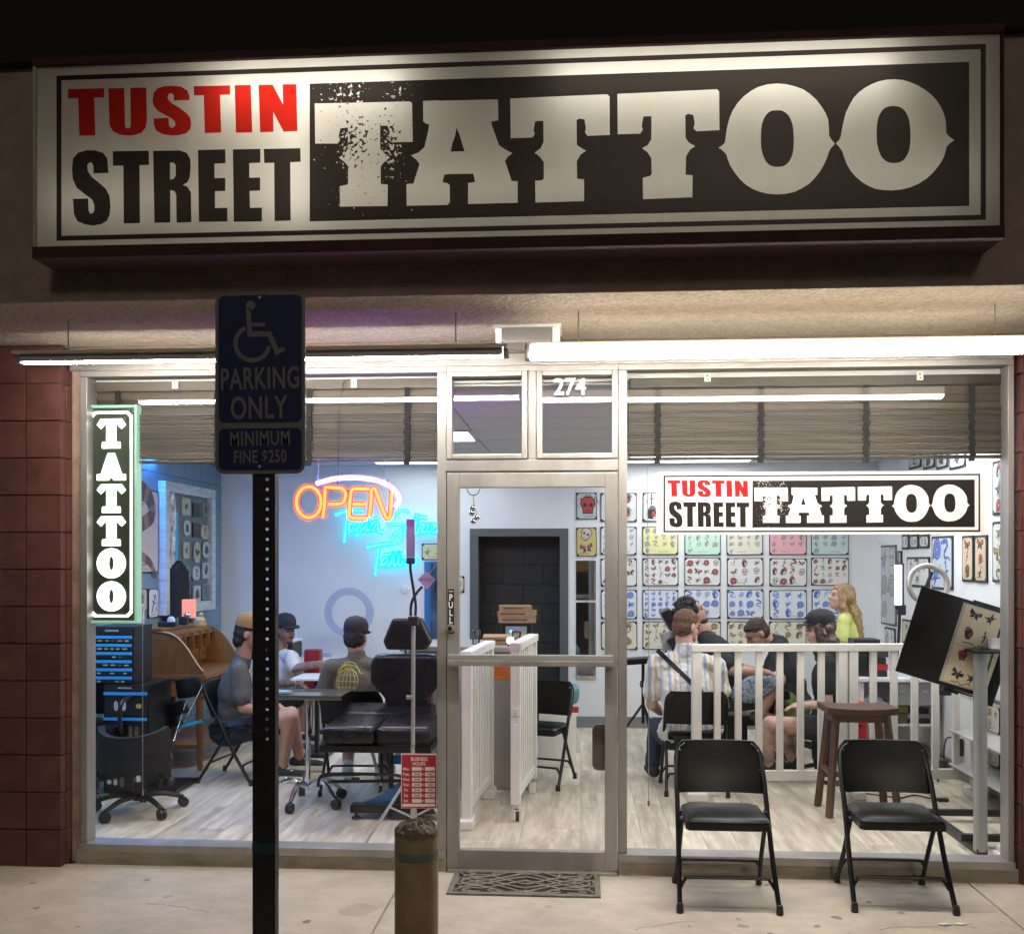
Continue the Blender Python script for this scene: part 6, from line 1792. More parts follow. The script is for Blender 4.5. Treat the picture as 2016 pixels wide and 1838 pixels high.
MB().tube([(c.x + (rr_ - .015) * math.cos(2 * PI * i / 40), YQ + .03 * math.sin(2 * PI * i / 40), c.z + (rr_ - .015) * math.sin(2 * PI * i / 40)) for i in range(40)], .021, 10, True).build('ring', mat('ring_silver', (.45, .42, .38), .35, .7), rs, True)
MB().tube([c + Vector((.03, 0, rr_ * .6)), c + Vector((-.06, 0, -rr_ * .9)), Vector((c.x - .08, YQ, .9)), Vector((c.x - .08, YQ, .02))], .014, 8).build('stand', BLACKP, rs, True)
for an in (.4, 2.5, 4.6):
    MB().cyl((c.x - .08, YQ, .2), (c.x - .08 + .2 * math.cos(an), YQ + .2 * math.sin(an), .01), .009, None, 8).build('leg', BLACKM, rs, True)

# work desk with clutter
YD = 2.75
dz = at(1780, 1336, YD).z
wd_ = thing('work_desk', 'white work desk with grey drawers behind the white railing', 'desk', (2.25, YD + .3, 0))
x0, x1 = at(1690, 1340, YD).x, XR - .04
MB().bx(x0, x1, YD, YD + .6, dz - .025, dz, .004).build('desk_top', WPLAS, wd_)
q0, q1 = at(1755, 1360, YD + .02).x, at(1842, 1360, YD + .02).x
for i in range(2):
    a = q0 + (q1 - q0) * i / 2 + .004
    d = MB().bx(a, q0 + (q1 - q0) * (i + 1) / 2 - .004, YD + .02, YD + .5, dz - .21, dz - .026, .004).build('drawer', mat('drawer_grey', (.25, .25, .25), .5), wd_)
    MB().bx(a + .06, a + .1, YD + .006, YD + .0195, dz - .11, dz - .095).build('handle', STEEL, d)
MB().bx(x0 + .02, x1 - .02, YD + .1, YD + .55, .33, .35, .003).build('lower_shelf', WPLAS, wd_)
for x in (x0 + .03, x1 - .03):
    for y in (YD + .04, YD + .56):
        MB().bx(x - .018, x + .018, y - .018, y + .018, 0, dz - .0255, .002).build('leg', WPLAS, wd_)
MB().bx(x0 + .02, x1 - .02, YD + .585, YD + .6, .12, dz - .03).build('back_panel', WPLAS, wd_)
rt = thing('red_tool_box', 'tall red tool box standing under the white work desk', 'tool box', (at(1694, 1430, YD - .1).x, YD - .1, 0))
x0, x1 = at(1684, 1430, YD - .1).x, at(1702, 1430, YD - .1).x
z0, z1 = 0, at(1694, 1383, YD - .1).z
MB().bx(x0 - .02, x1 + .02, YD - .1, YD + .15, z0, z1 - .08, .006).build('body', mat('red_metal', (.5, .02, .02), .35), rt)
MB().bx(x0 - .02, x1 + .02, YD - .1, YD + .15, z1 - .0795, z1, .01).build('lid', mat('red_metal', (.5, .02, .02), .35), rt)
for i in range(3):
    MB().bx(x0 + .02, x1 - .02, YD - .112, YD - .1005, .12 + .12 * i, .135 + .12 * i).build('handle', BLACKP, rt)
def clutter(name, label, u, v, Y, w, d, h, cols, cat, z=None):
    p = at(u, v, Y)
    zz = p.z if z is None else z
    t = thing(name, label, cat, (p.x, Y, zz))
    k = len(cols)
    for i, c_ in enumerate(cols):
        MB().box((p.x + (i % 2) * .01, Y, zz + h * (i + .5) / k), (w * (1 - .06 * (i % 3)), d, h / k - .002), None, .006).build('layer' if i else 'case', mat('clutter_%.2f_%.2f_%.2f' % c_, c_, .4), t)
clutter('equipment_case', 'black and red equipment case stack on the work desk', 1722, 1330, YD + .2, .16, .14, .26, [(.02, .02, .02), (.4, .02, .02), (.02, .02, .02), (.05, .05, .05), (.3, .3, .3)], 'case', dz)
clutter('black_bag', 'black bag standing at the end of the work desk by the blonde person', 1698, 1330, YD + .25, .22, .2, .3, [(.012, .012, .013), (.018, .018, .02)], 'bag', dz)
clutter('paper_bin', 'clear pale bin on the work desk under the display boards', 1777, 1330, YD + .25, .16, .15, .2, [(.62, .72, .74), (.7, .76, .76)], 'bin', dz)
clutter('roll_stack', 'pale green paper rolls on the work desk under the display boards', 1805, 1330, YD + .3, .12, .12, .14, [(.62, .72, .55), (.7, .74, .62)], 'rolls', dz)
clutter('glove_box', 'blue glove boxes on the lower desk shelf beside the red tool box', 1713, 1440, YD + .2, .14, .15, .2, [(.12, .22, .3), (.03, .3, .42), (.02, .03, .05), (.35, .5, .55)], 'box', .351)
clutter('olive_bin', 'olive bin on the lower desk shelf', 1755, 1440, YD + .2, .2, .18, .17, [(.14, .14, .07), (.3, .25, .08)], 'bin', .351)
clutter('power_supply', 'black power supply on the lower desk shelf beside the olive bin', 1800, 1440, YD + .2, .2, .15, .12, [(.02, .02, .02), (.4, .4, .42), (.02, .02, .02)], 'machine', .351)
clutter('power_box', 'black power box on the floor by the desk leg', 1846, 1540, 2.62, .1, .12, .12, [(.03, .03, .03), (.06, .06, .06)], 'box', .0)
clutter('dark_tray', 'low dark tray on the floor under the work desk', 1790, 1540, 2.72, .4, .25, .08, [(.05, .05, .05), (.09, .09, .09)], 'tray', .0)
clutter('wall_caddy', 'black caddy with four pots clipped under the display boards', 1858, 1368, 2.0, .09, .06, .08, [(.02, .02, .02), (.05, .05, .05)], 'caddy', None)
pa = onx(1896, 1470, XR - .002)
pc_ = thing('power_adapter', 'black power adapter plugged into the side wall with looping cable', 'adapter', pa)
MB().box(pa + Vector((-.035, 0, .0)), (.06, .05, .13), None, .006).build('brick', BLACKP, pc_)
MB().tube(smooth_path([pa + Vector((-.05, 0, .07)), pa + Vector((-.08, .1, .05)), pa + Vector((-.06, .22, -.05)), pa + Vector((-.05, .26, -.2)), pa + Vector((-.06, .3, -.3))], 5), .006, 6).build('cable', BLACKP, pc_, True)
MB().tube(smooth_path([pa + Vector((-.04, 0, -.06)), pa + Vector((-.04, .01, -.25)), pa + Vector((-.06, .04, -.45)), pa + Vector((-.1, .1, -pa.z + .01))], 5), .004, 6).build('cable', BLACKP, pc_, True)
cb = thing('floor_cable', 'black cable trailing over the floor in front of the railing', 'cable', (2.2, 1.62, 0))
MB().tube(smooth_path([(fl(x, y) + Vector((0, 0, .006))) for x, y in ((1700, 1562), (1745, 1568), (1770, 1572), (1800, 1566), (1830, 1572), (1850, 1575))], 5), .005, 6).build('cord', BLACKP, cb, True)
MB().box(fl(1856, 1577) + Vector((0, 0, .012)), (.07, .04, .022), None, .005).build('connector', BLACKP, cb)
# low display rack of prints along the side wall
dr_ = thing('print_rack', 'low white rack of small prints along the side wall by the window', 'rack', (2.8, 1.3, 0))
for (va, vb_, uu) in ((1447, 1495, 0), (1512, 1568, 0)):
    pass
GLS = mat('rack_grey', (.5, .5, .49), .3)
for z in (.21, .45):
    MB().bx(2.62, XR - .002, .7, 1.95, z, z + .012, .003).build('shelf', GLS, dr_)
MB().bx(XR - .03, XR - .002, .7, 1.95, .66, .69, .003).build('top_strip', GF, dr_)
MB().bx(XR - .03, XR - .002, .7, 1.95, .15, .18, .003).build('top_strip', GF, dr_)
for i in range(5):
    for j, z in enumerate((.555, .325)):
        y = .85 + .24 * i
        M = Matrix.Translation((XR - .016, y, z)) @ Matrix(((0, 0, -1, 0), (-1, 0, 0, 0), (0, 1, 0, 0), (0, 0, 0, 1)))
        sheet('rack_print', 'small cream print in the low white rack, %s from the window in its %s row' % (ordn[i], ('upper', 'lower')[j]), M, .21, .19, (.68, .62, .5), 'sepia', 3, seed=200 + i * 2 + j, group='prints in the low rack')
# small tripod arm table by the window cord
YT = 3.35
ta = thing('tripod_table', 'small black arm table on a tripod beside the striped shirt person', 'table', (at(1262, 1480, YT).x, YT, 0))
c = at(1266, 1300, YT)
MB().box(c + Vector((-.05, 0, 0)), (.42, .2, .05), Euler((0, R(-4), 0)), .015).build('pad', VINYL, ta, True)
MB().cyl((c.x, YT, .25), (c.x, YT, c.z - .02), .014, None, 10).build('pole', BLACKM, ta, True)
MB().tube([(c.x + .025 * math.cos(t), YT - .02, at(0, 1335, YT).z + .035 * math.sin(t)) for t in [2 * PI * i / 14 for i in range(14)]], .006, 6, True).build('clamp_ring', BLACKP, ta, True)
for an in (3.5, 5.2, 1.2):
    MB().cyl((c.x, YT, .42), (c.x + .32 * math.cos(an), YT + .2 * math.sin(an), .01), .011, None, 8).build('leg', BLACKM, ta, True)
# recliner under the client
YRc = 2.95
rc_ = thing('recliner', 'black reclining tattoo bed under the person in patterned shorts', 'bed', (at(1430, 1450, YRc).x, YRc, 0))
def slabpad(nm, pa, pb2, th, w, m=LEA):
    a, b = at(*pa, YRc), at(*pb2, YRc)
    d = b - a
    an = math.atan2(d.z, d.x)
    MB().box((a + b) / 2 + Vector((0, .05, 0)), (d.length, w, th), Euler((0, -an, 0)), .03).build(nm, m, rc_, True)
slabpad('headrest', (1308, 1200), (1328, 1238), .09, .26)
slabpad('backrest', (1318, 1250), (1412, 1378), .11, .5)
slabpad('seat', (1405, 1385), (1490, 1378), .1, .5)
slabpad('leg_rest', (1488, 1368), (1548, 1362), .08, .45)
MB().bx(at(1405, 1400, YRc).x, at(1545, 1400, YRc).x, 2.85, 3.15, .32, .40, .01).build('frame', BLACKM, rc_)
MB().bx(at(1430, 1500, YRc).x, at(1470, 1500, YRc).x, 2.9, 3.1, .06, .32, .01).build('column', BLACKM, rc_)
MB().bx(at(1390, 1500, YRc).x, at(1510, 1500, YRc).x, 2.8, 3.2, 0, .06, .015).build('base', BLACKM, rc_)
MB().cyl(at(1300, 1245, YRc - .1), at(1310, 1285, YRc - .1), .012, None, 8).build('head_bracket', CHROME, rc_, True)
MB().box(at(1312, 1262, YRc - .12), (.06, .02, .14), None, .006).build('bracket_plate', STEEL, rc_)
def roll_stool(label, c, zs_):
    t = thing('rolling_stool', label, 'stool', c, 0, 'rolling stools')
    star_base(t, c, .27, .09, BLACKP, a0=.5)
    MB().cyl(c + Vector((0, 0, .07)), c + Vector((0, 0, zs_ - .06)), .022, None, 12).build('gas_lift', BLACKM, t, True)
    MB().lathe(c, [(.1, zs_ - .075), (.18, zs_ - .06), (.19, zs_ - .03), (.17, zs_), (0, zs_ + .004)], 24).build('seat', VINYL, t, True)
    return t
S6 = at(1560, 1400, 3.35); S6 = Vector((S6.x, 3.35, 0))
S7 = Vector((at(1640, 1450, 2.45).x, 2.45, 0))
S2 = Vector((at(552, 1400, 3.62).x, 3.62, 0))
roll_stool('black rolling stool under the artist in the black shirt', S6, .47)
roll_stool('black rolling stool under the person in the black cap behind the railing', S7, .45)
roll_stool('black rolling stool under the smiling person in the white shirt', S2, .46)

ls_ = thing('added_led_strip', 'added unseen blue light strip along the ceiling edge of the blue block wall', 'light strip', (XL + .03, 2.7, 2.55))  # added lamp, hidden by the blind, for the blue glow on this wall
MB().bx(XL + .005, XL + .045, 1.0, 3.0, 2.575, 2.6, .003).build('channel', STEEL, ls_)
MB().bx(XL + .012, XL + .038, 1.02, 2.98, 2.56, 2.5745, .003).build('diffuser', emit('added_blue_glow', (.03, .30, 1), 210), ls_)
# ------------------------------------------------------------ people
SKIN = mat('skin', (.42, .235, .165), .5, 0, .08, 8)
SKIN2 = mat('skin_tan', (.33, .175, .115), .5, 0, .1, 8)
SKINP = mat('skin_pale', (.56, .34, .26), .5, 0, .06, 8)
TATS = mat('tattooed_skin', (.22, .145, .115), .55, 0, .35, 22, col2=(.33, .20, .15))
def head_frame(c, yaw, pitch=0.0, roll=0.0):
    """local x forward, y left, z up"""
    return Matrix.Translation(c) @ Matrix.Rotation(yaw, 4, 'Z') @ Matrix.Rotation(-pitch, 4, 'Y') @ Matrix.Rotation(roll, 4, 'X')
def head_prims(mb, F):
    E = lambda c, r: mb.ell(F @ Vector(c), r, F.to_3x3(), 16, 12)
    E((-.012, 0, .03), (.098, .077, .092)); E((.022, 0, -.03), (.07, .064, .08)); E((.05, 0, -.085), (.036, .04, .03))
    E((.066, 0, .028), (.028, .055, .018)); E((.055, .036, -.03), (.03, .022, .026)); E((.055, -.036, -.03), (.03, .022, .026))
    mb.cap(F @ Vector((.088, 0, .012)), F @ Vector((.106, 0, -.028)), .010, .015)
    E((.08, 0, -.066), (.016, .026, .014))
    for s in (1, -1): E((-.012, s * .079, -.008), (.02, .010, .032))
def hand(mb, w, d, up, s=1):
    """palm from the wrist w along d, five fingers, thumb leaving the side"""
    d = d.normalized()
    side = d.cross(up).normalized() * s
    up = side.cross(d).normalized() * s
    mb.cap(w, w + d * .05, .024, .027)
    for i, (o, L) in enumerate(((-.027, .062), (-.009, .072), (.009, .068), (.026, .052))):
        a = w + d * .06 + side * o
        b = a + d * L * .55 - up * .008
        mb.cap(a, b, .0095, .009)
        mb.cap(b, b + d * L * .4 - up * .02, .009, .008)
    a = w + d * .02 - side * .028
    mb.cap(a, a + d * .035 - side * .022, .012, .010)
    mb.cap(a + d * .035 - side * .022, a + d * .06 - side * .024, .010, .009)
def limb(mb, P, rs):
    for i in range(len(P) - 1):
        mb.cap(P[i], P[i + 1], rs[i], rs[i + 1])
def shoe(par, an, toe, m, sole=None, name='shoe'):
    d = (toe - an); d.z = 0
    if d.length < .01: d = Vector((1, 0, 0))
    d.normalize()
    z0 = min(an.z, toe.z) - .0
    q = MB()
    a = Vector((an.x, an.y, 0)) - d * .045
    zb = an.z - .075
    q.cap(a + Vector((0, 0, zb + .05)), a + d * .10 + Vector((0, 0, zb + .045)), .045, .042)
    q.cap(a + d * .10 + Vector((0, 0, zb + .04)), a + d * .215 + Vector((0, 0, zb + .035)), .042, .034)
    q.cap(a + d * .03 + Vector((0, 0, zb + .06)), Vector((an.x, an.y, an.z + .02)), .045, .042)
    o = link(name, blob(q, .009, 4), m, par)
    if sole:
        nrm = Vector((-d.y, d.x, 0))
        P = []
        for t, w in ((-.05, .025), (-.04, .036), (.04, .036), (.14, .042), (.21, .038), (.245, .022), (.252, 0)):
            P.append(a + d * t + nrm * w + Vector((0, 0, zb)))
        for t, w in ((.245, .022), (.21, .038), (.14, .042), (.04, .036), (-.04, .036), (-.05, .025)):
            P.append(a + d * t - nrm * w + Vector((0, 0, zb)))
        MB().prism(P, (0, 0, .03)).build('sole', sole, o)
        for i in range(3):
            MB().box(a + d * (.07 + .03 * i) + Vector((0, 0, zb + .092 - .010 * i)), (.02, .05, .006), Matrix.Rotation(math.atan2(d.y, d.x), 3, 'Z'), .002).build('lace', sole, o)
    return o
def torso(mb, J, k=1.0, dep=1.0):
    """J: neck, shl, shr, chest, hips, hl, hr"""
    sl, sr, n, p = J['shl'], J['shr'], J['neck'], J['hips']
    mid = (sl + sr) / 2
    ax = (mid - p)
    lat = (sr - sl).normalized()
    z = ax.normalized()
    y = z.cross(lat).normalized()
    lat = y.cross(z).normalized()
    M = Matrix((lat, y, z)).transposed()
    hw = (sr - sl).length / 2
    L = ax.length
    ch = p + ax * .66
    mb.ell(ch, (hw * .86 * k, .118 * k * dep, L * .42), M, 20, 14)
    mb.ell(p + ax * .36, (hw * .78 * k, .112 * k * dep, L * .36), M, 20, 14)
    mb.ell(p + ax * .06, (hw * .84 * k, .125 * k * dep, L * .28), M, 20, 14)
    mb.cap(sl, mid + (n - mid) * .25, .058 * k, .07 * k); mb.cap(sr, mid + (n - mid) * .25, .058 * k, .07 * k)
    return M
def eyes_mouth(par, F, iris=(.03, .02, .015), smile=False, lip=(.26, .09, .07)):
    for s in (1, -1):
        MB().ell(F @ Vector((.085, s * .031, .004)), (.008, .013, .007), F.to_3x3(), 10, 8).build('eye', mat('eye_dark', iris, .3), par)
        MB().ell(F @ Vector((.09, s * .032, .025)), (.006, .02, .004), F.to_3x3(), 8, 6).build('eyebrow', mat('brow', (.03, .02, .015), .8), par)
    MB().ell(F @ Vector((.092, 0, -.064)), (.006, .024, .0045 if not smile else .007), F.to_3x3(), 10, 6).build('mouth', mat('lips', lip, .5), par)
def cap_hat(par, F, m, back=False, brim_m=None, dz=0.0):
    t = MB()
    pr = [(.100, -.012), (.101, .012), (.098, .045), (.085, .075), (.055, .096), (.02, .104), (.001, .105)]
    D = Matrix.Diagonal((1.08, .90, 1.0))
    t.lathe(F @ Vector((-.012, 0, .045 + dz)), pr, 24, F.to_3x3() @ D)
    c = t.build('cap', m, par, True)
    n = 12
    sgn = -1 if back else 1
    P = [F @ Vector((-.012 + sgn * (.078 + .105 * math.sin(PI * i / n)), .080 * math.cos(PI * i / n), .038 + dz - .012 * math.sin(PI * i / n))) for i in range(n + 1)]
    MB().prism(P, F.to_3x3() @ Vector((0, 0, .007))).build('brim', brim_m or m, c)
    MB().ell(F @ Vector((-.012, 0, .15 + dz)), (.008, .008, .005)).build('button', m, c)
    return c
def hair_cap(par, F, m, extra=(), vox=.009):
    q = MB()
    q.ell(F @ Vector((-.022, 0, .052)), (.098, .084, .083), F.to_3x3(), 16, 12)
    q.ell(F @ Vector((-.048, 0, .0)), (.072, .080, .09), F.to_3x3(), 16, 12)
    for c, r in extra:
        q.ell(F @ Vector(c), r, F.to_3x3(), 12, 10)
    return link('hair', blob(q, vox, 2, .02, .018), m, par)
V = Vector

# --- tan cap, grey shirt, in profile on the folding chair
Y = 2.12
t = thing('person', 'person in tan cap, grey shirt and shorts seated sideways behind the sign post', 'person', (at(460, 1500, Y).x, Y, 0))
J = dict(neck=at(480, 1290, Y), shl=at(466, 1318, Y + .17), shr=at(470, 1320, Y - .17), hips=at(452, 1440, Y))
F = head_frame(at(491, 1248, Y), R(12), R(-12))
b = MB(); head_prims(b, F); b.cap(F @ V((-.03, 0, -.06)), J['neck'], .055, .06)
torso(b, J, .9)
kn1, kn2 = at(571, 1412, Y - .1), at(573, 1405, Y + .14)
an1, an2 = V((kn1.x - .06, Y - .1, .095)), V((kn2.x + .03, Y + .28, .095))
hp1, hp2 = at(462, 1440, Y - .1), at(462, 1440, Y + .1)
limb(b, [hp1, kn1, an1], [.085, .062, .04]); limb(b, [hp2, kn2, an2], [.085, .062, .04])
el1, wr1 = at(478, 1392, Y - .22), at(516, 1400, Y - .16)
limb(b, [J['shr'], el1, wr1], [.05, .042, .03]); hand(b, wr1, V((1, .1, -.1)), V((0, 0, 1)))
el2, wr2 = at(480, 1390, Y + .2), at(530, 1385, Y + .14)
limb(b, [J['shl'], el2, wr2], [.05, .042, .03]); hand(b, wr2, V((1, 0, -.1)), V((0, 0, 1)))
link('body', blob(b, .009, 5), SKIN, t)
q = MB(); torso(q, J, 1.02, 1.06); limb(q, [J['shr'], J['shr'].lerp(el1, .75)], [.068, .075]); limb(q, [J['shl'], J['shl'].lerp(el2, .75)], [.068, .075])
q.cap(J['neck'] + V((-.01, 0, -.02)), J['neck'] + V((-.02, 0, -.06)), .066, .075)
link('shirt', blob(q, .012, 6, .022, .07), mat('grey_shirt', (.075, .073, .067), .85, 0, .12, 9, .004, 14), t)
q = MB(); limb(q, [hp1, hp1.lerp(kn1, .68)], [.105, .09]); limb(q, [hp2, hp2.lerp(kn2, .68)], [.105, .09]); q.ell(J['hips'], (.15, .19, .11))
link('shorts', blob(q, .012, 5, .016, .06), mat('navy_cloth', (.02, .028, .05), .9), t)
hair_cap(t, F, mat('black_hair', (.012, .010, .010), .6, 0, .3, 60, .004, 60), [((-.06, 0, -.06), (.055, .075, .06))])
cap_hat(t, F, mat('tan_cap', (.30, .165, .06), .85), False, None, .02)
eyes_mouth(t, F)
BKS, WSL = mat('black_canvas', (.02, .02, .02), .8), mat('white_rubber', (.72, .69, .6), .6)
shoe(t, an1, an1 + V((.2, -.03, 0)), BKS, WSL); shoe(t, an2, an2 + V((.2, -.02, 0)), BKS, WSL)

# --- smiling, white shirt, black cap, arm out over the table
Y = 3.55
t = thing('person', 'smiling person in black cap and white shirt reaching over the white table', 'person', (at(550, 1400, Y).x, Y, 0))
J = dict(neck=at(552, 1276, Y), shl=at(574, 1293, Y - .10), shr=at(535, 1293, Y + .12), hips=at(546, 1378, Y + .03))
F = head_frame(at(563, 1241, Y - .02), R(-42), R(-4))
b = MB(); head_prims(b, F); b.cap(F @ V((-.03, 0, -.06)), J['neck'], .055, .06)
torso(b, J, .9)
kn1, kn2 = at(604, 1368, Y - .12), at(600, 1372, Y + .14)
an1, an2 = V((at(592, 1430, Y - .1).x, Y - .06, .10)), V((kn2.x, Y + .2, .1))
hp1, hp2 = J['hips'] + V((.05, -.09, -.01)), J['hips'] + V((.05, .09, -.01))
limb(b, [hp1, kn1, an1], [.08, .058, .04]); limb(b, [hp2, kn2, an2], [.08, .058, .04])
link('body', blob(b, .009, 5), SKIN2, t)
q = MB()
el1, wr1 = at(580, 1315, Y - .2), at(628, 1306, Y - .3)
limb(q, [J['shl'], el1, wr1], [.05, .043, .03]); hand(q, wr1, V((1, -.2, .15)), V((0, 0, 1)))
el2, wr2 = at(540, 1345, Y - .05), at(585, 1344, Y - .18)
limb(q, [J['shr'], el2, wr2], [.05, .042, .03]); hand(q, wr2, V((1, -.3, -.25)), V((0, 0, 1)))
link('arms', blob(q, .008, 4), TATS, t)
q = MB(); torso(q, J, 1.0, 1.05); limb(q, [J['shl'], J['shl'].lerp(el1, .8)], [.066, .07]); limb(q, [J['shr'], J['shr'].lerp(el2, .7)], [.066, .07])
link('shirt', blob(q, .011, 6, .022, .07), mat('white_shirt', (.66, .65, .62), .85, 0, .06, 9, .003, 14), t)
q = MB(); limb(q, [hp1, hp1.lerp(kn1, .8)], [.1, .085]); limb(q, [hp2, hp2.lerp(kn2, .8)], [.1, .085]); q.ell(J['hips'], (.15, .17, .1))
link('shorts', blob(q, .011, 5, .016, .06), mat('black_cloth', (.016, .017, .018), .9), t)
cap_hat(t, F, mat('black_cap', (.018, .019, .021), .8), dz=.012)
hair_cap(t, F, mat('dark_hair', (.02, .015, .012), .7), [])
eyes_mouth(t, F, smile=True)
q = MB(); q.ell(F @ V((.068, 0, -.098)), (.03, .032, .02), F.to_3x3()); q.ell(F @ V((.098, 0, -.05)), (.01, .03, .008), F.to_3x3())
link('beard', blob(q, .006, 2), mat('stubble', (.05, .03, .025), .8), t)
q = MB(); q.cap(an1 + V((0, 0, .0)), an1 + V((0, 0, .11)), .046, .048)
link('sock', blob(q, .008, 3), WPLAS, t)
shoe(t, an1, an1 + V((.2, -.1, 0)), BKS, WSL); shoe(t, an2, an2 + V((.2, 0, 0)), BKS, WSL)
MB().tube([wr2 + V((0, .034 * math.cos(a), .034 * math.sin(a))) for a in [2 * PI * i / 12 for i in range(12)]], .008, 6, True).build('watch', CHROME, t, True)

# --- back to us, globe print shirt
Y = 1.88
t = thing('person', 'person seen from behind in olive grey shirt with yellow globe print and black cap', 'person', (at(702, 1500, Y).x, Y, 0))
J = dict(neck=at(703, 1285, Y + .02), shl=at(654, 1314, Y), shr=at(754, 1314, Y), hips=at(703, 1432, Y - .02))
F = head_frame(at(701, 1255, Y + .04), R(84), R(-8))
b = MB(); head_prims(b, F); b.cap(F @ V((-.03, 0, -.06)), J['neck'], .056, .06)
torso(b, J, .9)
for s in (-1, 1):
    hp = J['hips'] + V((s * .09, .02, -.02)); kn = J['hips'] + V((s * .15, .42, -.03)); an = V((J['hips'].x + s * .135, Y + .26, .10))
    limb(b, [hp, kn, an], [.085, .06, .042])
    sh = J['shr'] if s > 0 else J['shl']
    el = sh + V((s * .09, .08, -.26)); wr = el + V((-s * .06, .22, .03))
    limb(b, [sh, el, wr], [.05, .042, .03]); hand(b, wr, V((-s * .1, 1, 0)), V((0, 0, 1)), s)
link('body', blob(b, .009, 5), SKIN, t)
q = MB(); torso(q, J, 1.03, 1.06)
for s in (-1, 1):
    sh = J['shr'] if s > 0 else J['shl']
    limb(q, [sh, sh + V((s * .075, .06, -.2))], [.07, .078])
q.cap(J['neck'] + V((0, -.01, -.015)), J['neck'] + V((0, -.01, -.05)), .068, .075)
shm = blob(q, .011, 6, .018, .08)
bv = BVHTree.FromPolygons([v.co.copy() for v in shm.vertices], [tuple(p.vertices) for p in shm.polygons])
link('shirt', shm, mat('olive_shirt', (.105, .095, .07), .88, 0, .12, 9, .004, 14), t)
q = MB()
for s in (-1, 1):
    hp = J['hips'] + V((s * .09, .02, -.02)); kn = J['hips'] + V((s * .15, .42, -.03))
    limb(q, [hp, hp.lerp(kn, .85)], [.108, .085])
q.ell(J['hips'] + V((0, 0, -.02)), (.19, .14, .1))
link('shorts', blob(q, .012, 5, .016, .06), mat('grey_cloth', (.07, .068, .06), .9), t)
def on_shirt(x, z):
    h = bv.ray_cast(V((x, -1, z)), V((0, 1, 0)))
    return (h[0] if h[0] else V((x, Y - .12, z))) + V((0, -.003, 0))
gc = at(682, 1341, Y - .12)
gr = (at(705, 1341, Y - .12).x - at(659, 1341, Y - .12).x) / 2
YEL = mat('yellow_print', (.45, .40, .10), .8)
pr_ = None
def pline(P, r=.0028):
    MB().tube([on_shirt(gc.x + x * gr, gc.z + z * gr) for x, z in P], r, 5).build('globe_print', YEL, t)
pline([(math.cos(a), math.sin(a)) for a in [2 * PI * i / 32 for i in range(33)]])
for k in (.35, .75):
    for s in (-1, 1): pline([(s * k * math.cos(a), math.sin(a)) for a in [PI * (i / 14 - .5) for i in range(15)]])
pline([(0, -1 + i / 7) for i in range(15)])
for z in (-.5, 0, .5):
    w = math.sqrt(1 - z * z)
    pline([(-w + 2 * w * i / 12, z) for i in range(13)])
pline([(-.9, .75), (-.5, 1.15), (0, 1.3), (.5, 1.25), (.9, 1.05), (1.1, .7), (1.35, .6)], .006)
pline([(-.75, .95), (-.3, 1.45), (.1, 1.6), (.6, 1.45), (1.0, .95)], .005)
pline([(-.6, .7), (-.2, 1.05), (.3, 1.1), (.7, .8), (.9, .45)], .005)
pline([(-.95, .6), (-.6, .95), (-.35, 1.3), (.2, 1.4)], .005)
hair_cap(t, F, MATS['black_hair'])
c = cap_hat(t, F, MATS['black_cap'], dz=.012)
MB().ell(F @ V((-.112, -.0, .07)), (.006, .02, .012), F.to_3x3(), 10, 8).build('red_logo', mat('red_thread', (.6, .03, .03), .6), c)
gm = MB().tube([F @ V((.03, .087, .0)), F @ V((-.02, .09, .005))], .004, 6).build('glasses_arm', mat('red_frame', (.3, .03, .03), .4), t)
WSH = mat('white_sneaker', (.5, .48, .45), .7)
for s in (-1, 1):
    an = V((J['hips'].x + s * .135, Y + .26, .10))
    shoe(t, an, an + V((s * .04, .2, 0)), WSH, WSL)

# --- striped shirt, back to us, looking to the side
Y = 2.05
t = thing('person', 'person with short brown hair in striped shirt and crossbody strap seen from behind', 'person', (at(1345, 1500, Y).x, Y, 0))
J = dict(neck=at(1348, 1268, Y), shl=at(1292, 1306, Y - .02), shr=at(1408, 1308, Y + .04), hips=at(1350, 1440, Y - .05))
F = head_frame(at(1352, 1234, Y + .02), R(40), R(-8))
b = MB(); head_prims(b, F); b.cap(F @ V((-.03, 0, -.06)), J['neck'], .06, .066)
torso(b, J, .9)
el1, wr1 = at(1424, 1388, Y + .1), at(1404, 1428, Y + .25)
limb(b, [J['shr'], el1, wr1], [.055, .046, .034]); hand(b, wr1, V((-.2, 1, 0)), V((0, 0, 1)))
el2, wr2 = at(1283, 1385, Y + .1), at(1300, 1400, Y + .33)
limb(b, [J['shl'], el2, wr2], [.055, .046, .034]); hand(b, wr2, V((.3, 1, 0)), V((0, 0, 1)), -1)
link('body', blob(b, .009, 5), SKINP, t)
q = MB(); torso(q, J, 1.05, 1.12); limb(q, [J['shr'], J['shr'].lerp(el1, .62)], [.074, .08]); limb(q, [J['shl'], J['shl'].lerp(el2, .7)], [.074, .08])
q.cap(J['neck'] + V((0, 0, -.01)), J['neck'] + V((0, 0, -.05)), .072, .08); q.ell(J['hips'] + V((0, 0, .0)), (.215, .15, .13))
m = bpy.data.materials.new('striped_cotton'); m.use_nodes = True
N, K = m.node_tree.nodes, m.node_tree.links
tc = N.new('ShaderNodeTexCoord'); sx_ = N.new('ShaderNodeSeparateXYZ'); K.new(tc.outputs['Object'], sx_.inputs[0])
mu = N.new('ShaderNodeMath'); mu.operation = 'MULTIPLY'; mu.inputs[1].default_value = 7.5; K.new(sx_.outputs[0], mu.inputs[0])
nzz = N.new('ShaderNodeTexNoise'); nzz.inputs['Scale'].default_value = 5
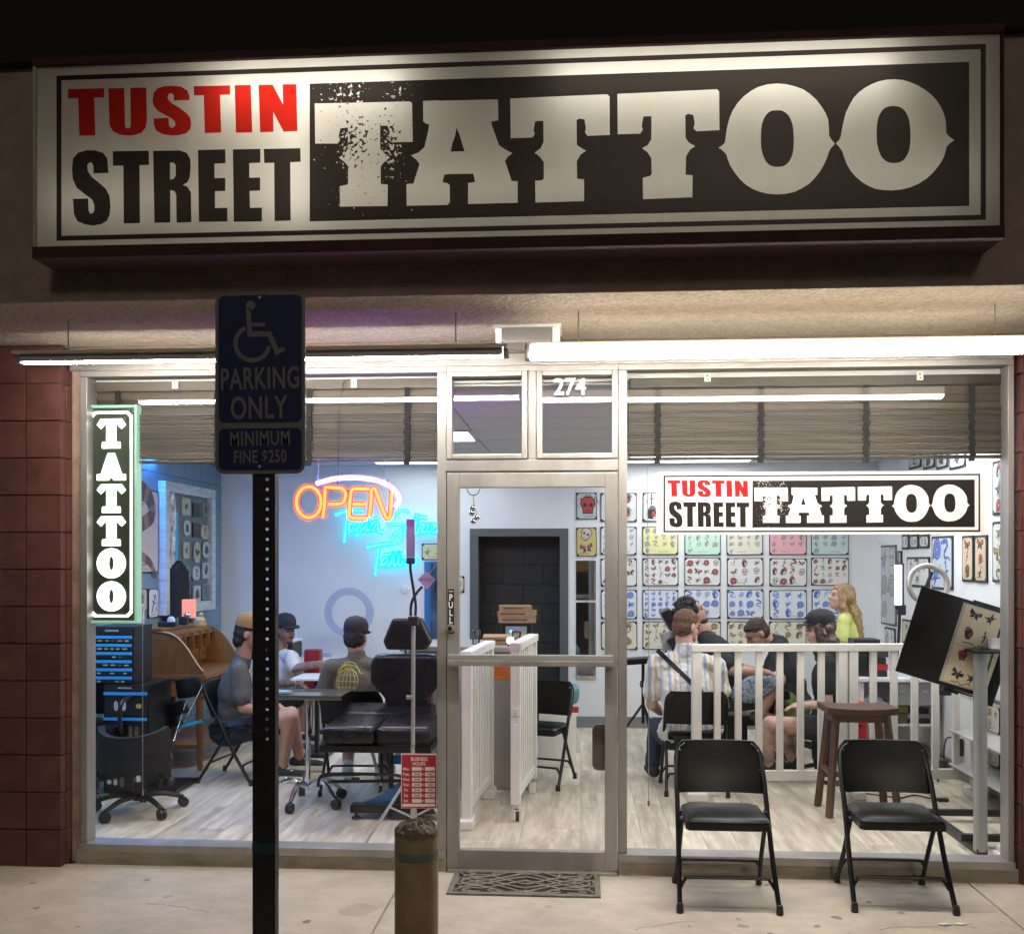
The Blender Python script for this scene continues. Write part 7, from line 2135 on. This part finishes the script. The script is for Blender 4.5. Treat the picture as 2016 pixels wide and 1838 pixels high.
ma = N.new('ShaderNodeMath'); ma.operation = 'MULTIPLY_ADD'; ma.inputs[1].default_value = .25; K.new(nzz.outputs[0], ma.inputs[0]); K.new(mu.outputs[0], ma.inputs[2])
fr_ = N.new('ShaderNodeMath'); fr_.operation = 'FRACT'; K.new(ma.outputs[0], fr_.inputs[0])
rp = N.new('ShaderNodeValToRGB'); rp.color_ramp.interpolation = 'CONSTANT'
cols_ = [(0, (.62, .60, .54)), (.22, (.34, .40, .50)), (.36, (.64, .62, .56)), (.52, (.55, .47, .30)), (.66, (.64, .62, .57)), (.82, (.42, .47, .53)), (.92, (.62, .6, .55))]
while len(rp.color_ramp.elements) < len(cols_): rp.color_ramp.elements.new(.5)
for e, (p_, c_) in zip(rp.color_ramp.elements, cols_): e.position = p_; e.color = (*c_, 1)
K.new(fr_.outputs[0], rp.inputs[0]); K.new(rp.outputs[0], N['Principled BSDF'].inputs['Base Color']); N['Principled BSDF'].inputs['Roughness'].default_value = .85
bp2 = N.new('ShaderNodeBump'); bp2.inputs['Distance'].default_value = .02; nb = N.new('ShaderNodeTexNoise'); nb.inputs['Scale'].default_value = 9; nb.inputs['Distortion'].default_value = 1.2
K.new(nb.outputs[0], bp2.inputs['Height']); K.new(bp2.outputs[0], N['Principled BSDF'].inputs['Normal'])
sh_me = blob(q, .012, 6, .026, .07)
bv2 = BVHTree.FromPolygons([v.co.copy() for v in sh_me.vertices], [tuple(p.vertices) for p in sh_me.polygons])
link('shirt', sh_me, m, t)
P = []
for i in range(13):
    u, v = 1298 + (1418 - 1298) * i / 12, 1262 + 22 + (1395 - 1280) * i / 12
    p0 = at(u, v, Y - .3)
    h = bv2.ray_cast(V((p0.x, 0, p0.z)), V((p0.x, p0.y + DIST, p0.z - EYE + .0)).normalized() * 0 + V((0, 1, 0)))
    P.append((h[0] if h[0] else V((p0.x, Y - .1, p0.z))) + V((0, -.006, 0)))
st_ = MB()
for a, c in zip(P, P[1:]):
    d = (c - a); nn = V((-d.z, 0, d.x)).normalized() * .017
    st_.prism([a + nn, a - nn, c - nn, c + nn], (0, .008, 0))
st_.build('crossbody_strap', BLACKP, t)
q = MB()
for s in (-1, 1):
    hp = J['hips'] + V((s * .1, .03, -.04)); kn = J['hips'] + V((s * .17, .43, -.04)); an = V((J['hips'].x + s * .19 - (.03 if s < 0 else 0), Y + .2, .12))
    limb(q, [hp, kn, an], [.10, .078, .058])
    shoe(t, an - V((0, 0, .02)), an + V((s * .03, .2, 0)), BKS)
q.ell(J['hips'] + V((0, 0, -.04)), (.19, .15, .1))
link('jeans', blob(q, .012, 5, .016, .06), mat('dark_denim', (.025, .035, .06), .85, 0, .2, 20), t)
hair_cap(t, F, mat('brown_hair', (.12, .065, .03), .7, 0, .4, 40, .012, 45), [((.03, 0, .075), (.06, .065, .04))])
eyes_mouth(t, F)
q = MB(); q.ell(F @ V((.03, 0, -.085)), (.055, .06, .035), F.to_3x3())
link('beard', blob(q, .007, 2), mat('brown_beard', (.2, .11, .06), .8), t)

# --- reclining client looking up, curly black hair
Y = 2.9
t = thing('person', 'person with curly black hair lying back in black shirt and blue patterned shorts', 'person', (at(1430, 1400, Y).x, Y, 0))
J = dict(neck=at(1385, 1240, Y), shl=at(1392, 1258, Y + .19), shr=at(1392, 1262, Y - .17), hips=at(1458, 1358, Y + .02))
F = head_frame(at(1364, 1208, Y), R(-8), R(28))
b = MB(); head_prims(b, F); b.cap(F @ V((-.02, 0, -.06)), J['neck'], .058, .064)
torso(b, J, .9)
hp1, hp2 = J['hips'] + V((.04, -.1, 0)), J['hips'] + V((.04, .1, 0))
kn1, an1 = at(1530, 1338, Y - .12), at(1497, 1404, Y - .1)
kn2, an2 = at(1526, 1350, Y + .14), at(1528, 1440, Y + .16)
limb(b, [hp1, kn1, an1], [.095, .072, .046]); limb(b, [hp2, kn2, an2], [.095, .07, .046])
el1, wr1 = at(1440, 1318, Y - .28), at(1500, 1322, Y - .26)
limb(b, [J['shr'], el1, wr1], [.055, .046, .034]); hand(b, wr1, V((1, .1, -.15)), V((0, 0, 1)))
el2, wr2 = at(1440, 1310, Y + .26), at(1490, 1320, Y + .2)
limb(b, [J['shl'], el2, wr2], [.055, .046, .034]); hand(b, wr2, V((1, 0, -.2)), V((0, 0, 1)))
link('body', blob(b, .009, 5), SKIN, t)
q = MB(); torso(q, J, 1.06, 1.15); limb(q, [J['shr'], J['shr'].lerp(el1, .8)], [.072, .075]); limb(q, [J['shl'], J['shl'].lerp(el2, .8)], [.072, .075])
link('shirt', blob(q, .012, 6, .022, .07), mat('black_shirt', (.02, .021, .022), .85, 0, .15, 9, .005, 12), t)
q = MB(); limb(q, [hp1, hp1.lerp(kn1, .72)], [.115, .1]); limb(q, [hp2, hp2.lerp(kn2, .72)], [.115, .1]); q.ell(J['hips'], (.14, .2, .13))
link('shorts', blob(q, .012, 5, .016, .06), mat('paisley_cloth', (.10, .14, .19), .85, 0, .35, 45, col2=(.3, .36, .42), detail=2), t)
CURL = MATS['black_hair']
q = MB()
rnd = random.Random(4)
for i in range(90):
    a, e = rnd.uniform(0, 2 * PI), rnd.uniform(-.5, 1.5)
    d = V((math.cos(a) * math.cos(e), math.sin(a) * math.cos(e), math.sin(e)))
    p = V((-.035, 0, .045)) + V((d.x * .105, d.y * .1, d.z * .1))
    if p.x > .05 and p.z < .08: continue
    q.ell(F @ p, (rnd.uniform(.018, .032),) * 3, None, 8, 6)
q.ell(F @ V((-.03, 0, .05)), (.1, .09, .09), F.to_3x3())
link('hair', blob(q, .007, 1), CURL, t)
eyes_mouth(t, F)
q = MB(); q.ell(F @ V((.04, 0, -.09)), (.05, .055, .028), F.to_3x3())
link('beard', blob(q, .007, 2), MATS['stubble'], t)
shoe(t, an2, an2 + V((.2, 0, 0)), BKS); shoe(t, an1, an1 + V((.15, -.05, -.02)), mat('brown_boot', (.1, .06, .04), .7))

# --- artist bent over the leg
Y = 3.3
t = thing('person', 'artist with dark brown hair in black shirt bent forward over the leg', 'person', (at(1550, 1400, Y).x, Y, 0))
J = dict(neck=at(1518, 1262, Y), shl=at(1534, 1278, Y - .17), shr=at(1540, 1274, Y + .17), hips=at(1562, 1392, Y))
F = head_frame(at(1490, 1247, Y - .03), R(180 + 14), R(-32))
b = MB(); head_prims(b, F); b.cap(F @ V((-.04, 0, -.05)), J['neck'], .058, .066)
torso(b, J, .92)
el1, wr1 = at(1510, 1340, Y - .22), at(1530, 1345, Y - .42)
limb(b, [J['shl'], el1, wr1], [.055, .046, .034]); hand(b, wr1, V((-.3, -.6, -.3)), V((0, 0, 1)))
el2, wr2 = at(1512, 1330, Y + .2), at(1480, 1345, Y - .1)
limb(b, [J['shr'], el2, wr2], [.055, .046, .034]); hand(b, wr2, V((-.6, -.5, -.2)), V((0, 0, 1)))
link('body', blob(b, .009, 5), SKIN, t)
q = MB(); torso(q, J, 1.1, 1.2); limb(q, [J['shl'], J['shl'].lerp(el1, .8)], [.075, .075]); limb(q, [J['shr'], J['shr'].lerp(el2, .8)], [.075, .075]); q.cap(J['neck'], J['neck'] + V((.06, 0, -.04)), .07, .1)
link('shirt', blob(q, .012, 6, .022, .07), MATS['black_shirt'], t)
q = MB()
for s in (-1, 1):
    hp = J['hips'] + V((-.02, s * .1, -.02)); kn = at(1528 if s > 0 else 1548, 1378, Y + s * .25); an = V((kn.x + .05, kn.y, .11))
    limb(q, [hp, kn, an], [.105, .08, .055])
    shoe(t, an - V((0, 0, .02)), an + V((-.2, -.05, 0)), BKS)
q.ell(J['hips'], (.15, .19, .1))
link('trousers', blob(q, .012, 5, .016, .06), mat('olive_trousers', (.12, .15, .035), .85, 0, .2, 9), t)
hair_cap(t, F, mat('short_dark_hair', (.045, .028, .018), .65, 0, .4, 40, .010, 45), [((.03, 0, .08), (.055, .068, .035))])
eyes_mouth(t, F)

# --- black cap and long dark hair, bare tattooed legs
Y = 2.42
t = thing('person', 'person in black cap with long dark hair and tattooed legs behind the railing', 'person', (at(1630, 1500, Y).x, Y, 0))
J = dict(neck=at(1628, 1278, Y), shl=at(1626, 1302, Y - .16), shr=at(1634, 1300, Y + .15), hips=at(1640, 1432, Y))
F = head_frame(at(1614, 1240, Y), R(180 + 4), R(-4))
b = MB(); head_prims(b, F); b.cap(F @ V((-.03, 0, -.06)), J['neck'], .048, .055)
torso(b, J, .85)
link('body', blob(b, .009, 5), SKINP, t)
q = MB()
el1, wr1 = at(1630, 1385, Y - .23), at(1580, 1388, Y - .24)
limb(q, [J['shl'], el1, wr1], [.045, .038, .028]); hand(q, wr1, V((-1, .1, -.1)), V((0, 0, 1)))
el2, wr2 = at(1625, 1380, Y + .2), at(1575, 1388, Y + .05)
limb(q, [J['shr'], el2, wr2], [.045, .038, .028]); hand(q, wr2, V((-1, -.2, -.1)), V((0, 0, 1)))
hp1, hp2 = J['hips'] + V((-.03, -.09, 0)), J['hips'] + V((-.03, .09, 0))
kn1, an1 = at(1516, 1424, Y - .14), V((at(1512, 1530, Y - .1).x, Y - .1, .10))
kn2, an2 = at(1540, 1430, Y + .1), V((at(1562, 1510, Y + .08).x, Y + .08, .10))
limb(q, [hp1, kn1, an1], [.09, .06, .04]); limb(q, [hp2, kn2, an2], [.09, .06, .04])
link('limbs', blob(q, .008, 4), mat('inked_skin', (.22, .16, .13), .55, 0, .3, 9, col2=(.47, .285, .215)), t)
q = MB(); torso(q, J, 1.05, 1.1); limb(q, [J['shl'], J['shl'].lerp(el1, .6)], [.07, .075]); limb(q, [J['shr'], J['shr'].lerp(el2, .6)], [.07, .075])
q.cap(J['hips'] + V((0, 0, .1)), J['hips'] + V((.03, 0, -.22)), .16, .19)
link('top', blob(q, .012, 5, .022, .07), MATS['black_cloth'], t)
q = MB(); limb(q, [hp1, hp1.lerp(kn1, .45)], [.105, .098]); limb(q, [hp2, hp2.lerp(kn2, .45)], [.105, .098])
link('shorts', blob(q, .012, 5, .016, .06), mat('faded_black', (.035, .035, .036), .9), t)
q = MB()
for s in (1, -1): q.cap(F @ V((.03, s * .07, .03)), F @ V((.015, s * .08, -.12)), .03, .034); q.cap(F @ V((.015, s * .08, -.12)), at(1618, 1300, Y) + V((0, -s * .1, 0)), .034, .03)
q.ell(F @ V((-.03, 0, .03)), (.1, .088, .1), F.to_3x3())
for i, y_ in enumerate((-.07, -.03, .03, .07)):
    q.cap(F @ V((-.04, y_, .0)), at(1632, 1262, Y) + V((0, y_ * 1.1, 0)), .05, .06)
    q.cap(at(1632, 1262, Y) + V((0, y_ * 1.1, 0)), at(1650, 1335, Y) + V((.0, y_ * 1.3, 0)), .06, .05)
link('hair', blob(q, .009, 2, .03, .03), mat('long_dark_hair', (.075, .042, .03), .5, 0, .4, 40, .004, 50, stretch=(3, 3, .4)), t)
cap_hat(t, F, mat('plain_black_cap', (.014, .014, .015), .75), dz=.015)
eyes_mouth(t, F)
MB().ell(F @ V((-.012, .098, -.004)), (.015, .007, .024), F.to_3x3()).build('ear', SKINP, t, True)
shoe(t, an1, an1 + V((-.2, -.02, 0)), BKS, WSL); shoe(t, an2, an2 + V((-.2, 0, 0)), BKS, WSL)

# --- standing, long fair hair, lime shirt
Y = 3.75
t = thing('person', 'person with long fair hair in lime yellow shirt looking up, standing at the back', 'person', (at(1668, 1400, Y).x, Y, 0))
J = dict(neck=at(1664, 1206, Y), shl=at(1662, 1222, Y - .15), shr=at(1672, 1220, Y + .13), hips=at(1670, 1318, Y))
F = head_frame(at(1656, 1176, Y), R(180 + 6), R(14))
b = MB(); head_prims(b, F); b.cap(F @ V((-.03, 0, -.06)), J['neck'], .045, .05)
torso(b, J, .82)
el1, wr1 = at(1658, 1278, Y - .2), at(1640, 1318, Y - .2)
limb(b, [J['shl'], el1, wr1], [.042, .036, .028]); hand(b, wr1, V((-.2, 0, -1)), V((-1, 0, 0)))
el2, wr2 = at(1676, 1278, Y + .18), at(1670, 1322, Y + .18)
limb(b, [J['shr'], el2, wr2], [.042, .036, .028]); hand(b, wr2, V((-.1, 0, -1)), V((-1, 0, 0)))
for s in (-1, 1):
    limb(b, [J['hips'] + V((0, s * .08, 0)), V((J['hips'].x, Y + s * .09, .36)), V((J['hips'].x + .02, Y + s * .1, .09))], [.08, .052, .038])
link('body', blob(b, .009, 5), SKINP, t)
q = MB(); torso(q, J, .98, 1.05); limb(q, [J['shl'], J['shl'].lerp(el1, .6)], [.06, .062]); limb(q, [J['shr'], J['shr'].lerp(el2, .6)], [.06, .062])
link('shirt', blob(q, .011, 5, .022, .07), mat('lime_shirt', (.62, .66, .22), .85, 0, .06, 9, .003, 14), t)
q = MB()
for s in (-1, 1):
    limb(q, [J['hips'] + V((0, s * .08, 0)), V((J['hips'].x, Y + s * .09, .36)), V((J['hips'].x + .02, Y + s * .1, .1))], [.098, .065, .05])
    an = V((J['hips'].x + .02, Y + s * .1, .08))
    shoe(t, an, an + V((-.2, 0, 0)), BKS)
link('trousers', blob(q, .012, 4, .016, .06), mat('dark_trousers', (.03, .03, .035), .9), t)
q = MB()
q.ell(F @ V((-.03, 0, .035)), (.098, .086, .098), F.to_3x3()); q.ell(F @ V((.02, 0, .075)), (.07, .076, .045), F.to_3x3())
for s in (1, -1): q.cap(F @ V((.04, s * .06, .05)), F @ V((-.01, s * .08, -.08)), .022, .03)
for i, y_ in enumerate((-.06, -.02, .02, .06)):
    m1 = at(1682, 1205, Y) + V((0, y_, 0)); m2 = at(1690, 1258 - 6 * (i % 2), Y) + V((0, y_ * 1.2, 0))
    q.cap(F @ V((-.05, y_, .02)), m1, .05, .045); q.cap(m1, m2, .045, .03)
link('hair', blob(q, .008, 2, .026, .03), mat('fair_hair', (.36, .235, .11), .5, 0, .35, 30, .004, 40, stretch=(3, 3, .35)), t)
eyes_mouth(t, F)
hbg = thing('handbag', 'black shoulder bag hanging at the back of the lime yellow shirt', 'bag', at(1692, 1290, Y))
MB().box(at(1700, 1292, Y), (.2, .1, .16), None, .03).build('body', VINYL, hbg, True)
MB().tube(smooth_path([at(1688, 1280, Y - .02), at(1684, 1255, Y - .02), at(1676, 1228, Y - .05)], 4), .012, 6).build('strap', BLACKP, hbg, True)
